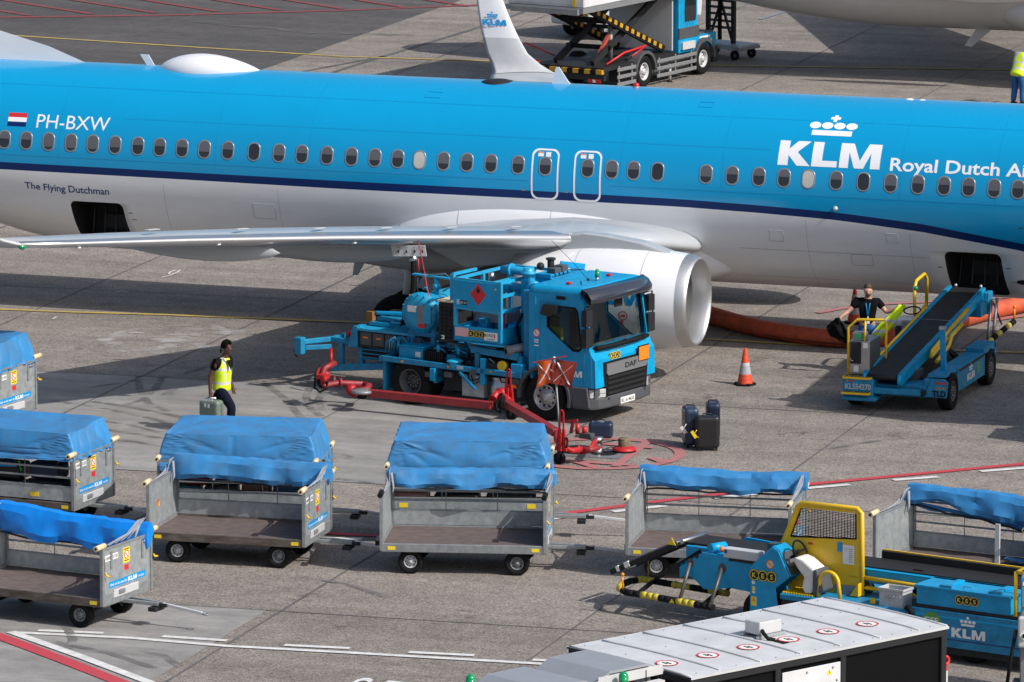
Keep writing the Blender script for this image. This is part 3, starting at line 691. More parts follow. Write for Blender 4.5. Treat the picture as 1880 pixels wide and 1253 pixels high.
# wings
AF = [(0, 0), (.004, .012), (.015, .026), (.04, .044), (.09, .062), (.18, .078), (.32, .086), (.48, .078), (.64, .058), (.80, .034), (.92, .015), (1, .003)]
AL = [(.92, -.004), (.80, -.010), (.64, -.022), (.48, -.036), (.32, -.046), (.18, -.046), (.09, -.038), (.04, -.027), (.015, -.017), (.004, -.008)]
STN = [(.6, 4.75, -2.2, 2.12, .9), (1.9, 4.70, -2.25, 2.22, .9), (2.6, 4.38, -2.25, 2.36, .95), (3.6, 3.85, -2.22, 2.52, .98), (5.0, 3.03, -2.1, 2.74, .95), (7.6, 1.40, -3.05, 3.06, .95), (10, -.1, -3.85, 3.34, .92), (13, -1.98, -4.84, 3.65, .9), (15.5, -3.53, -5.6, 3.88, .9), (16.4, -4.10, -5.85, 3.97, .9)]
def wing(sd):
    g = G(); vs = []; prof = AF+AL; n = len(prof)
    for y, xl, xt, z, tk in STN:
        c = xl-xt; inc = .035*(1-y/16.4)+.005
        kt = 1 if y < 3 else .62 if y > 5 else 1-.19*(y-3)
        for u, w in prof: vs.append((xl-u*c, sd*y, z+w*c*tk*(kt if w > 0 and u > .03 else 1)-u*c*inc))
    g.add(vs, [], WGREY); N_ = len(STN)
    for i in range(N_-1):
        for k in range(n):
            l = (k+1) % n; q = [i*n+k, (i+1)*n+k, (i+1)*n+l, i*n+l]
            uk = max(prof[k][0], prof[l][0]) if l else .004
            m = ALU if (uk <= .10 and (i > 3)) else WGREY
            g.f.append(q if sd > 0 else q[::-1]); g.m.append(m); g.s.append(True)
    g.f.append([(N_-1)*n+k for k in range(n)]); g.m.append(WGREY); g.s.append(False)
    w = mk('wing', g, PL)
    # winglet: sections swept up and out from the tip
    g = G(); vs = []; ST = []
    for i in range(9):
        t = i/8; a = rad(82)*min(1, t*2.2)
        ST.append(t)
    TB = [(0, 0, 1.74), (.10, .08, 1.68), (.22, .28, 1.52), (.40, .60, 1.28), (.65, .95, 1.06), (1.0, 1.20, .93), (1.33, 1.40, .84), (1.7, 1.60, .73), (2.1, 1.80, .62), (2.35, 1.93, .55), (2.5, 2.05, .46)]
    y, z = 16.4, 3.97; pts = []; L0 = 0
    for L_, dx, c in TB:
        a = rad(76)*min(1, (L_+.02)/.55); d = L_-L0; y += d*math.cos(a); z += d*math.sin(a); L0 = L_; pts.append((-4.10-dx, y, z, c, a))
    NP = len(pts)
    for xl, y, z, c, a in pts:
        for u, w_ in prof:
            nx = w_*c*.62; vs.append((xl-u*c, sd*(y-math.sin(a)*nx), z+math.cos(a)*nx))
    for i in range(NP-1):
        m = WHITE if i > 4 else LGREY
        for k in range(n):
            l = (k+1) % n; q = [i*n+k, (i+1)*n+k, (i+1)*n+l, i*n+l]
            if not g.v: g.add(vs, [], WHITE)
            g.f.append(q if sd > 0 else q[::-1]); g.m.append(m); g.s.append(True)
    g.f.append([(NP-1)*n+k for k in range(n)]); g.m.append(WHITE); g.s.append(False)
    wl = mk('winglet', g, w)
    if sd > 0:
        g = G(); xl, y, z, c, a = pts[6]; nn = V((0, -math.sin(a), math.cos(a))); up = V((-.30, math.cos(a)*.95, math.sin(a)*.95)).normalized()
        o = V((xl-.745, y, z))+nn*(c*.066+.006)-up*.04; logo(g, o, X, up, .15, DBLUE); mk('airline_logo', g, wl)
    # flap track fairings, fences, static parts
    for y, x0, L2, z, r in ((3.3, -1.2, 3.4, 1.92, .26), (7.3, -1.6, 4.0, 2.68, .27), (11.2, -2.6, 3.4, 3.2, .23)):
        g = G(); pr = []
        for i in range(21):
            t = i/20; pr.append((max(.001, r*math.sin(math.pi*t**.85)**.7), L2*(.5-t)))
        g.lathe(pr, (x0, 0, 0), X, WGREY, 18); o = mk('flap_track_fairing', g, w); o.location = (0, sd*y, z); o.scale = (1, .62, 1)
    for y in (9.6, 12.4, 15.2):
        i = [k for k in range(N_-1) if STN[k][0] <= y <= STN[k+1][0]][0]; t = (y-STN[i][0])/(STN[i+1][0]-STN[i][0]); xl = STN[i][1]+(STN[i+1][1]-STN[i][1])*t; z = STN[i][3]+(STN[i+1][3]-STN[i][3])*t
        g = G(); g.ball((xl-.12, sd*y, z-.075), .05, DECAL, 8, (1.2, 1, .5)); mk('slat_fitting', g, w)
    g = G(); g.ball((-4.13, sd*16.33, 3.93), .085, GBEAC if sd < 0 else RBEAC, 14, (.9, 1.2, .7)); mk('navigation_light', g, w)
    return w
wn_ = wing(-1); wf_ = wing(1); wf_.rotation_euler.x = rad(-3.0); wf_.location.x = -.42
# root glove with the landing light
g = G(); g.ball((4.12, -2.66, 2.40), .2, TGLASS, 18, (1.0, .55, .50)); mk('landing_light', g, wn_)
g = G()
for y in (5.6, 7.0, 8.4, 9.8, 11.4, 13.2): g.bar((1.40-(y-7.6)*.625-.55, -y, 3.06+(y-7.6)*.107+.225), (1.40-(y-7.6)*.625-.62, -y-.4, 3.06+(y-7.6)*.107+.26), .1, .01, LGREY)
mk('upper_surface_placards', g, wn_)
# refuelling panel under the leading edge and its bonding wire
g = G(); q = [at_y(*p, -8.45) for p in ((717, 451), (780, 451), (783, 471), (722, 471))]
g.add([tuple(p) for p in q]+[tuple(p+V((0, .02, 0))) for p in q], [(3, 2, 1, 0), (4, 5, 6, 7), (0, 1, 5, 4), (1, 2, 6, 5), (2, 3, 7, 6), (3, 0, 4, 7)], LGREY)
for i in range(4):
    p = q[3].lerp(q[2], .14+.24*i)+V((0, -.01, .07)); g.box(p.x, p.x+.03, p.y-.005, p.y, p.z, p.z+.06, DARK); g.box(p.x-.01, p.x+.035, p.y-.005, p.y, p.z+.1, p.z+.115, GREY)
mk('refuelling_panel', g, wn_)
# engines
DUCTM = mat('inlet_lining', (.24, .243, .25), .5, metal=.3, var=.15)
def engine(sd):
    e = bpy.data.objects.new('engine', None); y = sd*4.83; zc = 1.60
    g = G(); R = [(.775, 4.95), (.79, 5.12), (.815, 5.25), (.84, 5.315), (.862, 5.335), (.885, 5.32), (.91, 5.26), (.935, 5.17), (.952, 5.09)]
    Rb = [(.952, 5.091), (.975, 4.94), (1.0, 4.7), (1.035, 4.3), (1.04, 3.7), (1.02, 3.1), (.97, 2.5), (.90, 1.95), (.84, 1.5), (.80, 1.5), (.76, 1.7)]
    g.lathe(R, (0, 0, 0), X, LIPM, 48); lip = R
    na = mk('engine_nacelle', G().lathe(Rb, (0, 0, 0), X, WHITE, 48), PL); na.location = (.33, y, zc)
    mk('inlet_lip', g, na)
    g = G(); g.lathe([(.775, 4.95), (.765, 4.7), (.75, 4.3), (.745, 3.9), (.72, 3.6)], (0, 0, 0), X, DUCTM, 40); g.lathe([(.735, 3.88), (.3, 3.88), (.2, 3.9), (.13, 4.05), (.06, 4.18), (.001, 4.24)], (0, 0, 0), X, DARK, 32); mk('inlet_duct', g, na)
    g = G()
    for k in range(24):
        a = rad(15*k); c, s = math.cos(a), math.sin(a)
        p0 = V((3.98, .22*c, .22*s)); p1 = V((3.92, .72*c, .72*s)); t = V((0, -s, c)); ax = X*.07
        g.add([p0-t*.03+ax, p0+t*.03-ax, p1+t*.09-ax, p1-t*.09+ax], [(0, 1, 2, 3)], DGREY)
    mk('fan', g, na)
    g = G(); g.lathe([(.62, 1.65), (.55, 1.1), (.42, .55), (.34, .45), (.3, .6)], (0, 0, 0), X, GREY, 32); g.lathe([(.26, .6), (.2, .3), (.001, -.2)], (0, 0, 0), X, DGREY, 24); mk('exhaust_nozzle', g, na)
    g = G(); P = [(4.9, .94), (4.2, 1.16), (3.4, 1.27), (2.9, 1.3), (1.2, 1.0), (-.8, 1.0), (.4, .45), (1.6, .6), (3.2, .9)]
    g.prism(P, (0, .19, 0), X, Z, .38, WGREY); mk('pylon', g, na, bevel=.09, seg=3)
    bpy.data.objects.remove(e)
    g = G()
    for x in (4.35, 2.9): g.lathe([(1.0375 if x > 4 else 1.012, x), (1.0375 if x > 4 else 1.010, x+.012)], (0, 0, 0), X, SEAMW, 48)
    def nf(u, v):
        a = v/1.04; return (3.10+u, sd*(-0)-1.043*math.cos(a+.02), 1.043*math.sin(a+.02))
    if sd < 0:
        logo(g, None, None, None, .34, DBLUE, fn=nf, crown=False)
        for k, (u, v) in enumerate(((.95, -.22), (1.38, -.22))): g.add(*curved([(u+.1*math.cos(rad(a))*r_, v+.1*math.sin(rad(a))*r_) for a in range(0, 361, 20) for r_ in (1, .78)], [(2*i, 2*i+2, 2*i+3, 2*i+1) for i in range(18)], nf), REDD if k == 0 else DARK)
        for u, v, w_, h_ in ((.9, -.25, .1, .05), (.88, -.42, .07, .1)): g.add(*curved([(u, v), (u+w_, v), (u+w_, v+h_), (u, v+h_)], [(0, 1, 2, 3)], nf), REDD)
    mk('nacelle_markings', g, na)
    g = G(); t0 = V((3.9, sd*-.0, 0))
    return na
engine(-1); engine(1)
# landing gear
for sd in (-1, 1):
    g = G(); g.cyl((-1.35, sd*2.86, .5), (-1.2, sd*2.8, 2.3), .12, LGREY); g.cyl((-1.35, sd*2.5, .55), (-1.35, sd*3.2, .55), .09, GREY); g.bar((-1.3, sd*2.8, 1.0), (-1.2, sd*1.6, 1.9), .1, .1, LGREY)
    lg = mk('main_gear_strut', g, PL)
    for dy in (-.43, .43): wheel(lg, (-1.35, sd*2.86+dy, .56), .56, .4, (0, sd, 0), LGREY, .5)
    g = G(); g.box(-.9, -.86, sd*2.2-.6, sd*2.2+.6, 1.1, 1.75, WGREY); mk('gear_door', g, PL)
g = G(); g.cyl((14.6, 0, .4), (14.5, 0, 1.8), .1, LGREY); ng = mk('nose_gear_strut', g, PL)
for dy in (-.2, .2): wheel(ng, (14.6, dy, .35), .35, .2, (0, math.copysign(1, dy), 0), LGREY, .5)
g = G(); g.prism([(-3.05, 1.45), (-3.35, 1.45), (-3.42, 1.0), (-3.30, 1.0)], (0, -.48, 0), X, Z, .04, WGREY); mk('drain_mast', g, PL, bevel=.012)

# ------------------------------------------------------------------ second airliner beyond, its belly in the top right corner
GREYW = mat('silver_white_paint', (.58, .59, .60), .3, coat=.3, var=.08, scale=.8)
P2 = thing('airliner', 'pale grey airliner belly cut off by the top right corner', 'airplane', (-2.2, 43, 0))
g = G(); vs = []; n2 = 56; xs = [-12+.4*i for i in range(28)]+[-.6+1.0*i for i in range(34)]
for x in xs:
    t = min(1, max(0, (-.8-x)/11.2)); k = max(.02, (1-t**2.1)**.55); zb = 1.35+2.25*t**1.9; zt = 3.62+3.28*k; zm = (zt+zb)/2; w = 2.5*k
    for j in range(n2):
        a = 2*math.pi*j/n2; s = math.sin(a); vs.append((x, w*math.cos(a), zm+((zt-zm) if s > 0 else (zm-zb))*s))
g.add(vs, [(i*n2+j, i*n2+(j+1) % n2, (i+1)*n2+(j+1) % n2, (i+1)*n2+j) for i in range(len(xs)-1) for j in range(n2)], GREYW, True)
f2 = mk('fuselage', g, P2)
g = G(); prx = []
for i in range(25):
    t = i/24; prx.append((max(.001, 1.0*math.sin(math.pi*t)**.5), 8*t))
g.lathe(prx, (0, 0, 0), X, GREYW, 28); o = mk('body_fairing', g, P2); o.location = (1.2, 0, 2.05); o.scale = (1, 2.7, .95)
g = G()
for x in (-4.6, -2.1): g.tube([(x, 2.52*math.cos(a), 4.3+(2.5 if x > -3 else 2.4)*math.sin(a)) for a in [rad(-150+10*k) for k in range(13)]], .02, SEAMW, 4)
mk('skin_seams', g, P2)
g = G(); g.prism([(1.6, 1.5), (1.1, 1.5), (.7, .9), (.9, .88)], (0, -.3, 0), X, Z, .04, LGREY); mk('drain_mast', g, P2)
g = G()
a = [(6, -1.5, 1.9), (-.5, -1.5, 1.8), (-6.2, -16, 3.6), (-4.3, -16, 3.7)]
a = [(-1.2, -1.8, 2.0), (-1.0, -1.8, 2.35), (5.5, -1.8, 2.5), (5.5, -1.8, 1.9)]
g.add([(x, 1.5, 2.0) for x in (0,)], [], GREYW); g.v.clear()
vs = [(p[0], p[1], p[2]) for p in ((5.5, 2.2, 2.6), (-.8, 2.2, 2.5), (-6, 18, 4.6), (-4, 18, 4.7))]; vs += [(p[0], p[1], p[2]+.3) for p in vs]
g.add(vs, [(3, 2, 1, 0), (4, 5, 6, 7), (0, 1, 5, 4), (1, 2, 6, 5), (2, 3, 7, 6), (3, 0, 4, 7)], WGREY); mk('wing', g, P2)
g = G(); pr = [(max(.001, .3*math.sin(math.pi*(i/20)**.85)**.7), 4.4*(.5-i/20)) for i in range(21)]; g.lathe(pr, (0, 0, 0), X, GREYW, 18); o = mk('flap_track_fairing', g, P2); o.location = (1.6, -2.9, 2.7); o.scale = (1, .8, 1)
# ------------------------------------------------------------------ hydrant dispenser truck under the wing
TK = thing('refuelling_truck', 'light blue aircraft refuelling truck with lift basket and filter tank, parked under the wing', 'truck', (4.434, -9.061, 0), -14)
TM = M.Translation((4.434, -9.061, 0)) @ M.Rotation(rad(-14), 4, 'Z'); TI = TM.inverted()
def TL(px, py, z): return TI @ at_z(px, py, z)
def panel(g, outer, holes, o, ux, uy, depth, m):
    """plate with holes"""
    o, ux, uy = V(o), V(ux), V(uy); nn = ux.cross(uy); P = [p for L_ in [outer]+holes for p in L_]
    tri = tessellate_polygon([[V((p[0], p[1], 0)) for p in L_] for L_ in [outer]+holes])
    A = [o+ux*p[0]+uy*p[1] for p in P]; B = [p+nn*depth for p in A]; n = len(P); fs = []
    for t in tri:
        a, b, c = [P[i] for i in t]; t = t if (b[0]-a[0])*(c[1]-a[1])-(b[1]-a[1])*(c[0]-a[0]) > 0 else t[::-1]
        fs += [tuple(t[::-1]), tuple(i+n for i in t)]
    k = 0
    for L_ in [outer]+holes:
        q = len(L_); fs += [(k+i, k+(i+1) % q, n+k+(i+1) % q, n+k+i) for i in range(q)]; k += q
    g.add(A+B, fs, m)
arch = [(.60*math.cos(rad(a)), .46+.60*math.sin(rad(a))) for a in range(8, 168, 12)]
side = [(1.10, .74), (1.08, 1.35), (1.02, 1.52), (.90, 2.42), (.80, 2.52), (-.36, 2.50), (-.36, .95), (-.50, .95), (-.50, .80)]+arch[::-1]+[(.62, .74)]
win = [(.06, 2.30), (.72, 2.30), (.78, 2.22), (.87, 1.50), (.80, 1.43), (.66, 1.43), (.42, 1.60), (.06, 1.86)]
g = G()
panel(g, side, [win], (0, -1.05, 0), X, Z, .045, TBLUE)
panel(g, [(p[0], p[1]) for p in side], [win], (0, 1.095, 0), X, Z, .045, TBLUE)
g.box(-.36, -.30, -1.04, 1.04, .8, 2.5, TBLUE)
g.prism([(.93, 1.53), (1.02, 1.53), (1.09, 1.36), (1.16, 1.28), (1.18, .74), (.93, .74)], (0, 1.09, 0), X, Z, 2.18, TBLUE)
g.bar((1.0, -1.05, 1.5), (.86, -1.03, 2.48), .10, .09, TBLUE); g.bar((1.0, 1.05, 1.5), (.86, 1.03, 2.48), .10, .09, TBLUE)
cab = mk('cab', g, TK, bevel=.03, seg=3)
g = G(); g.box(-.36, .90, -1.09, 1.09, 2.44, 2.67, TBLUE); mk('roof', g, cab, bevel=.12, seg=5)
g = G()   # door seams
dl = [(-.02, .84), (-.10, 1.3), (-.10, 2.36), (.80, 2.36), (.92, 1.5), (.90, .78)]
g.tube([(p[0], -1.096, p[1]) for p in dl], .007, SEAM, 5); g.tube([(-.2, -1.096, 2.44), (-.2, -1.096, 1.0)], .005, SEAM, 5)
g.box(-.02, .14, -1.105, -1.09, 1.02, 1.12, DARK); d_ = mk('door', g, cab)
g = G(); g.box(.0, .12, -1.125, -1.105, 1.05, 1.09, BLACK); mk('handle', g, d_)
g = G(); panel(g, win, [[(p[0]*.93+.03, p[1]*.93+.13) for p in win]], (0, -1.093, 0), X, Z, .012, BLACK); panel(g, win, [[(p[0]*.93+.03, p[1]*.93+.13) for p in win]], (0, 1.105, 0), X, Z, .012, BLACK)
g.prism(win, (0, -1.07, 0), X, Z, 0, SGLASS); g.prism(win, (0, 1.07, 0), X, Z, 0, GLASS); mk('side_window', g, cab)
g = G(); vs = []; nu, nv = 14, 6
for j in range(nv+1):
    for i in range(nu+1):
        u, v = -1+2*i/nu, j/nv; vs.append((1.045-.15*v-.10*u*u*1.0+.05, u*(1.03-.03*v), 1.50+.93*v))
sh = vs; g.add(vs, [(j*(nu+1)+i, j*(nu+1)+i+1, (j+1)*(nu+1)+i+1, (j+1)*(nu+1)+i) for j in range(nv) for i in range(nu)], GLASS, True)
ws = mk('windscreen', g, cab)
g = G(); edge = [sh[i] for i in range(nu+1)]+[sh[j*(nu+1)+nu] for j in range(1, nv+1)]+[sh[nv*(nu+1)+i] for i in range(nu-1, -1, -1)]+[sh[j*(nu+1)] for j in range(nv-1, 0, -1)]
g.tube([V(p)+V((.005, 0, 0)) for p in edge], .035, BLACK, 6, closed=True); g.tube([(1.10, -.95, 1.50), (1.13, -.5, 1.50), (1.15, 0, 1.50), (1.13, .5, 1.50), (1.09, .95, 1.50)], .045, BLACK, 6)
g.bar((1.14, -.55, 1.5), (1.16, .05, 1.56), .02, .03, BLACK); g.bar((1.14, .25, 1.5), (1.15, .75, 1.57), .02, .03, BLACK); mk('window_seal', g, ws)
g = G(); vs = []
for j, (dx, z) in enumerate(((1.02, 2.70), (1.16, 2.64), (1.25, 2.52), (1.24, 2.42), (1.19, 2.42), (1.0, 2.60))):
    for i in range(13):
        u = -1+i/6; vs.append((dx-.16*abs(u)**3, u*1.12, z-.03*u*u))
g.add(vs, [(j*13+i, j*13+i+1, ((j+1) % 6)*13+i+1, ((j+1) % 6)*13+i) for j in range(6) for i in range(12)], mat('smoked_visor', (.03, .035, .05), .12, coat=.5), True); mk('sun_visor', g, cab)
g = G(); g.box(.62, 1.0, -1.0, 1.0, 1.15, 1.47, GREY); g.box(.75, .95, .15, .45, 1.47, 1.50, TBLUE); g.ball((.85, -.45, 1.48), .14, GREY, 12, (.8, 1.6, .4)); mk('dashboard', g, cab, bevel=.04)
g = G(); g.tube(arc((.55, -.5, 1.52), .22, 0, 360, 20, ux=(.5, 0, .86), uy=(0, 1, 0))[:-1], .018, BLACK, 8, closed=True); g.bar((.55, -.72, 1.52), (.55, -.28, 1.52), .03, .03, BLACK); mk('steering_wheel', g, cab)
for y in (-.55, .5):
    g = G(); g.box(-.2, .3, y-.24, y+.24, 1.05, 1.3, DARK); g.box(-.25, -.12, y-.24, y+.24, 1.3, 1.95, DARK); g.box(-.24, -.14, y-.13, y+.13, 1.95, 2.15, DARK); mk('seat', g, cab, bevel=.05, seg=2)
g = G(); g.box(-.02, .3, -.95, -.86, 1.25, 1.85, HIVIS); mk('hanging_jacket', g, cab, bevel=.04, seg=2)
for y, s in ((-1.0, -1), (1.0, 1)):
    g = G(); g.tube([(.95, y, 2.32), (1.02, y+s*.22, 2.34), (1.04, y+s*.24, 1.75), (.95, y+s*.08, 1.62)], .018, BLACK, 8)
    g.box(.95, 1.07, y+s*.14-.11, y+s*.14+.11, 1.96, 2.28, DARK); g.box(.95, 1.07, y+s*.14-.12, y+s*.14+.12, 1.55, 1.91, DARK); mk('mirror', g, cab, bevel=.035, seg=3)
g = G(); g.box(1.0, 1.04, -.16, .12, 2.2, 2.36, DARK); g.bar((1.0, 0, 2.4), (1.0, -.02, 2.3), .03, .03, DARK); mk('interior_mirror', g, cab, bevel=.02)
g = G(); g.prism([(-.05, 2.12), (.02, 2.32), (.34, 2.32), (.30, 2.14), (.16, 2.08)], (0, -1.10, 0), X, Z, .10, TGLASS); mk('wind_deflector', g, cab, bevel=.01)
g = G(); g.cyl((.55, -.05, 2.66), (.55, -.05, 2.74), .035, STEEL); g.tube([(.55, -.05, 2.74), (.55, -.05, 2.86)], [.05, .042], GBEAC, 14); g.ball((.55, -.05, 2.86), .042, GBEAC, 12); mk('beacon', g, cab)
for x, y in ((.33, -.72), (.45, .55)):
    g = G(); g.box(x-.05, x+.05, y-.05, y+.05, 2.665, 2.72, RBEAC); mk('marker_lamp', g, cab, bevel=.015)
g = G(); g.tube([(.42, -.15, 2.68), (.1, -.2, 3.0), (-.35, -.3, 3.42)], [.006, .005, .004], BLACK, 6); g.tube([(.42, -.15, 2.66), (.40, -.15, 2.72)], .02, BLACK); g.tube([(.55, -.62, 2.66), (.53, -.62, 2.74)], .012, BLACK); mk('aerial', g, cab)
g = G(); g.box(.28, .5, -1.125, -1.09, 2.43, 2.50, BLACK); mk('camera_pod', g, cab, bevel=.015)
# front
g = G(); g.prism([(-.80, 1.22), (.80, 1.22), (.80, 1.05), (.74, .50), (.60, .42), (-.60, .42), (-.74, .50), (-.80, 1.05)], (1.175, 0, 0), Y, Z, .018, BLACK)
for z in (.90, .80, .70, .60, .50): g.box(1.193, 1.215, -.68, .68, z-.03, z+.012, DARK)
gr = mk('grille', g, cab); SILV = mat('silver_trim', (.30, .31, .32), .35, metal=.5)
g = G(); g.prism([(-.74, 1.18), (.74, 1.18), (.74, 1.0), (.68, .95), (-.68, .95), (-.74, 1.0)], (1.193, 0, 0), Y, Z, .03, SILV); g.text('DAF', (1.226, .12, 1.02), Y, Z, .10, DARK, bold=.03, align='C', width=.42); mk('badge_bar', g, gr)
g = G()
pr = [(-1.10, .80), (-1.10, 1.05), (-.9, 1.20), (.9, 1.20), (1.10, 1.05), (1.10, .80)]
g.prism([(p[0], p[1]) for p in [(-1.09, .62), (-1.09, .98), (-.85, 1.21), (.85, 1.21), (1.09, .98), (1.09, .62), (.9, .62), (-.9, .62)]], (0, 0, .30), Y, -X, 0, DGREY); g = G()
P = [(-1.09, .62), (-1.09, 1.0), (-.95, 1.16), (-.6, 1.22), (.6, 1.22), (.95, 1.16), (1.09, 1.0), (1.09, .62)]
g.prism([(p[1], p[0]) for p in P], (0, 0, .30), X, Y, .24, DGREY); mk('bumper', g, cab, bevel=.05, seg=3)
g = G(); 
for s in (-1, 1): g.prism([(p[1], p[0]) for p in [(s*1.09, .62), (s*1.09, 1.0), (s*.97, 1.14), (s*.78, 1.17), (s*.78, .62)]], (0, 0, .54), X, Y, .20, DGREY)
mk('corner_panel', g, cab, bevel=.04, seg=3)
for s in (-1, 1):
    g = G(); g.bar((1.03, s*1.08, .62), (1.19, s*.76, .62), .05, .16, LENS); g.bar((1.045, s*1.08, .62), (1.205, s*.78, .62), .02, .012, DGREY); g.bar((1.12, s*.97, .54), (1.12, s*.97, .70), .10, .012, DGREY); mk('headlight', g, cab, bevel=.02, seg=2)
g = G(); g.box(1.222, 1.235, -.26, .26, .33, .45, LABELW); g.text('KL 614655', (1.238, 0, .355), Y, Z, .068, DARK, bold=.012, align='C', width=.46); mk('number_plate', g, cab)
g = G(); g.box(1.205, 1.225, .40, .80, 1.06, 1.37, BLACK); g.box(1.225, 1.232, .42, .78, 1.08, 1.35, ORNG); mk('hazard_panel', g, cab)
g = G(); kes(g, (1.158, -.48, 1.30), Y, V((-.15, 0, 1)), .068); mk('roundel_badges', g, cab)
g = G(); logo(g, (.37, -1.10, .93), X, Z, .125, DECAL); g.disc((-.18, -1.10, 1.72), X, Z, .085, LABELW); g.disc((-.18, -1.102, 1.72), X, Z, .085, REDD, r0=.068); g.bar((-.24, -1.103, 1.78), (-.12, -1.103, 1.66), .015, .003, REDD)
for z in (1.58, 1.54, 1.47): g.box(-.23, -.13, -1.102, -1.099, z-.012, z+.012, LABELW)
mk('door_decals', g, cab)
g = G()
for s in (-1, 1):
    for k in range(1):
        A = [(.62*math.cos(rad(a)), .46+.62*math.sin(rad(a))) for a in range(-14, 196, 10)]; B = [(p[0]*.90, .46+(p[1]-.46)*.90) for p in A]
        g.prism(A+B[::-1], (0, -1.14 if s < 0 else 1.42-.0, 0), X, Z, -.28 if s < 0 else .28, DGREY)
mk('front_mudguard', g, TK, bevel=.02)
g = G(); g.prism([(.52, .74), (1.0, .74), (1.06, .34), (.66, .34)], (0, -1.06, 0), X, Z, .06, DGREY); g.box(.62, 1.0, -1.12, -.9, .52, .56, DARK); g.box(.66, 1.0, -1.12, -.9, .36, .40, DARK); mk('cab_step', g, TK, bevel=.02)
# chassis and wheels
g = G(); g.box(-3.9, .95, -.45, -.37, .55, .8, DARK); g.box(-3.9, .95, .37, .45, .55, .8, DARK); g.box(-3.9, -.5, -.37, .37, .6, .7, DARK); g.cyl((0, -.8, .46), (0, .8, .46), .07, DARK); g.cyl((-3.15, -.8, .46), (-3.15, .8, .46), .11, DARK); g.ball((-3.15, 0, .46), .2, DARK)
g.box(-2.45, -1.95, -.95, -.5, .35, .8, DARK); g.box(-.95, -.55, -.9, -.3, .3, .75, DARK); mk('chassis', g, TK, bevel=.01)
for s in (-1, 1):
    wheel(TK, (0, s*.96, .46), .46, .27, (0, s, 0), mat('wheel_silver', (.5, .5, .5), .35, metal=.7, var=.25, scale=9) if s < 0 else STEEL, .56, 10)
    wheel(TK, (-3.15, s*.98, .46), .46, .27, (0, s, 0), DGREY, .56, 10, dish=.45); wheel(TK, (-3.15, s*.66, .46), .46, .27, (0, s, 0), GREY, .56, 10, dish=.4)
g = G(); g.box(-3.78, -3.72, -1.13, -.55, .25, .86, TBLUE2); g.box(-2.58, -2.52, -1.13, -.6, .5, .84, TBLUE2); mk('mud_flap', g, TK)
# deck
g = G(); g.box(-3.8, -.42, -1.10, 1.10, .84, .87, DARK); g.bar((-3.8, -1.13, .88), (-.5, -1.13, .84), .06, .11, TBLUE2); g.box(-3.85, -.42, 1.10, 1.16, .80, .91, TBLUE2); g.box(-3.86, -3.8, -1.15, 1.15, .80, .91, TBLUE2); mk('deck', g, TK, bevel=.01)
g = G(); g.box(-3.50, -2.93, -.98, -.42, .875, 1.13, TBLUE); g.box(-3.52, -2.91, -1.0, -.40, 1.13, 1.155, TBLUE); mk('equipment_box', g, TK, bevel=.01)
g = G(); g.box(-2.90, -2.46, -.98, -.45, .875, 1.10, BLACK)
for i in range(9): g.box(-2.88+.05*i, -2.862+.05*i, -1.0, -.98, .89, 1.09, DARK)
g.box(-2.42, -2.2, -.9, -.5, .875, 1.05, TBLUE2); mk('battery_box', g, TK, bevel=.01)
g = G(); random.seed(4)
for i in range(16):
    x = -3.9+.5*random.random(); y = -.95+.4*random.random(); g.tube([(x, y, .95), (x+.05, y-.05, 1.15+.12*random.random()), (x+.2*random.random(), y+.1, 1.22+.08*random.random()), (x+.3, y+.2, 1.0)], .011, TURQ, 6)
for i in range(7): g.tube([(-4.4+.1*i, -.3, 1.31), (-4.1+.1*i, -.2+.04*i, 1.42), (-3.7+.08*i, 0, 1.38), (-3.4, .1, 1.25)], .016, TURQ, 6)
mk('hose_bundle', g, TK)
# filter vessel
g = G(); o = (-3.18, 0, 1.78); g.lathe([(.001, -.76), (.2, -.765), (.40, -.74), (.40, -.70), (.36, -.70), (.36, .75), (.30, .90), (.12, 1.0), (.001, 1.02)], o, Y, TURQ, 36)
g.lathe([(.36, -.69), (.41, -.69), (.41, -.63), (.36, -.63)], o, Y, TURQ, 36)
for k in range(16):
    a = rad(22.5*k); p = V((-3.18+.378*math.cos(a), -.77, 1.78+.378*math.sin(a))); g.cyl(p+Y*.01, p+Y*.12, .013, TURQ, 8); g.ball(p, .017, TBLUE2, 8)
g.box(-3.02, -2.86, -.80, -.76, 1.6, 1.98, TURQ); v_ = mk('filter_vessel', g, TK)
g = G(); g.prism(rrect(.17, .42, .06), (-3.10, -.772, 1.74), X, Z, .02, GREY); g.box(-3.42, -3.22, -.785, -.772, 1.80, 1.92, LABELW); g.box(-3.16, -2.98, -.80, -.785, 1.50, 1.58, REDD); mk('nameplate', g, v_)
g = G()
for x, y in ((-3.42, -.6), (-2.92, -.6), (-3.42, .6), (-2.92, .6)): g.box(x-.05, x+.05, y-.05, y+.05, .87, 1.55, TBLUE2)
g.box(-3.5, -2.84, -.66, -.54, 1.30, 1.40, TBLUE2); g.box(-3.5, -2.84, .54, .66, 1.30, 1.40, TBLUE2); mk('vessel_cradle', g, TK, bevel=.01)
g = G(); g.cyl((-3.05, -.3, 2.12), (-3.05, -.3, 2.45), .05, TURQ); g.cyl((-3.05, -.3, 2.22), (-3.05, -.3, 2.32), .075, TURQ); g.bar((-3.6, -.3, 2.47), (-2.7, -.3, 2.45), .12, .03, TURQ); g.cyl((-3.5, -.3, 2.12), (-3.5, -.3, 2.47), .012, GREY)
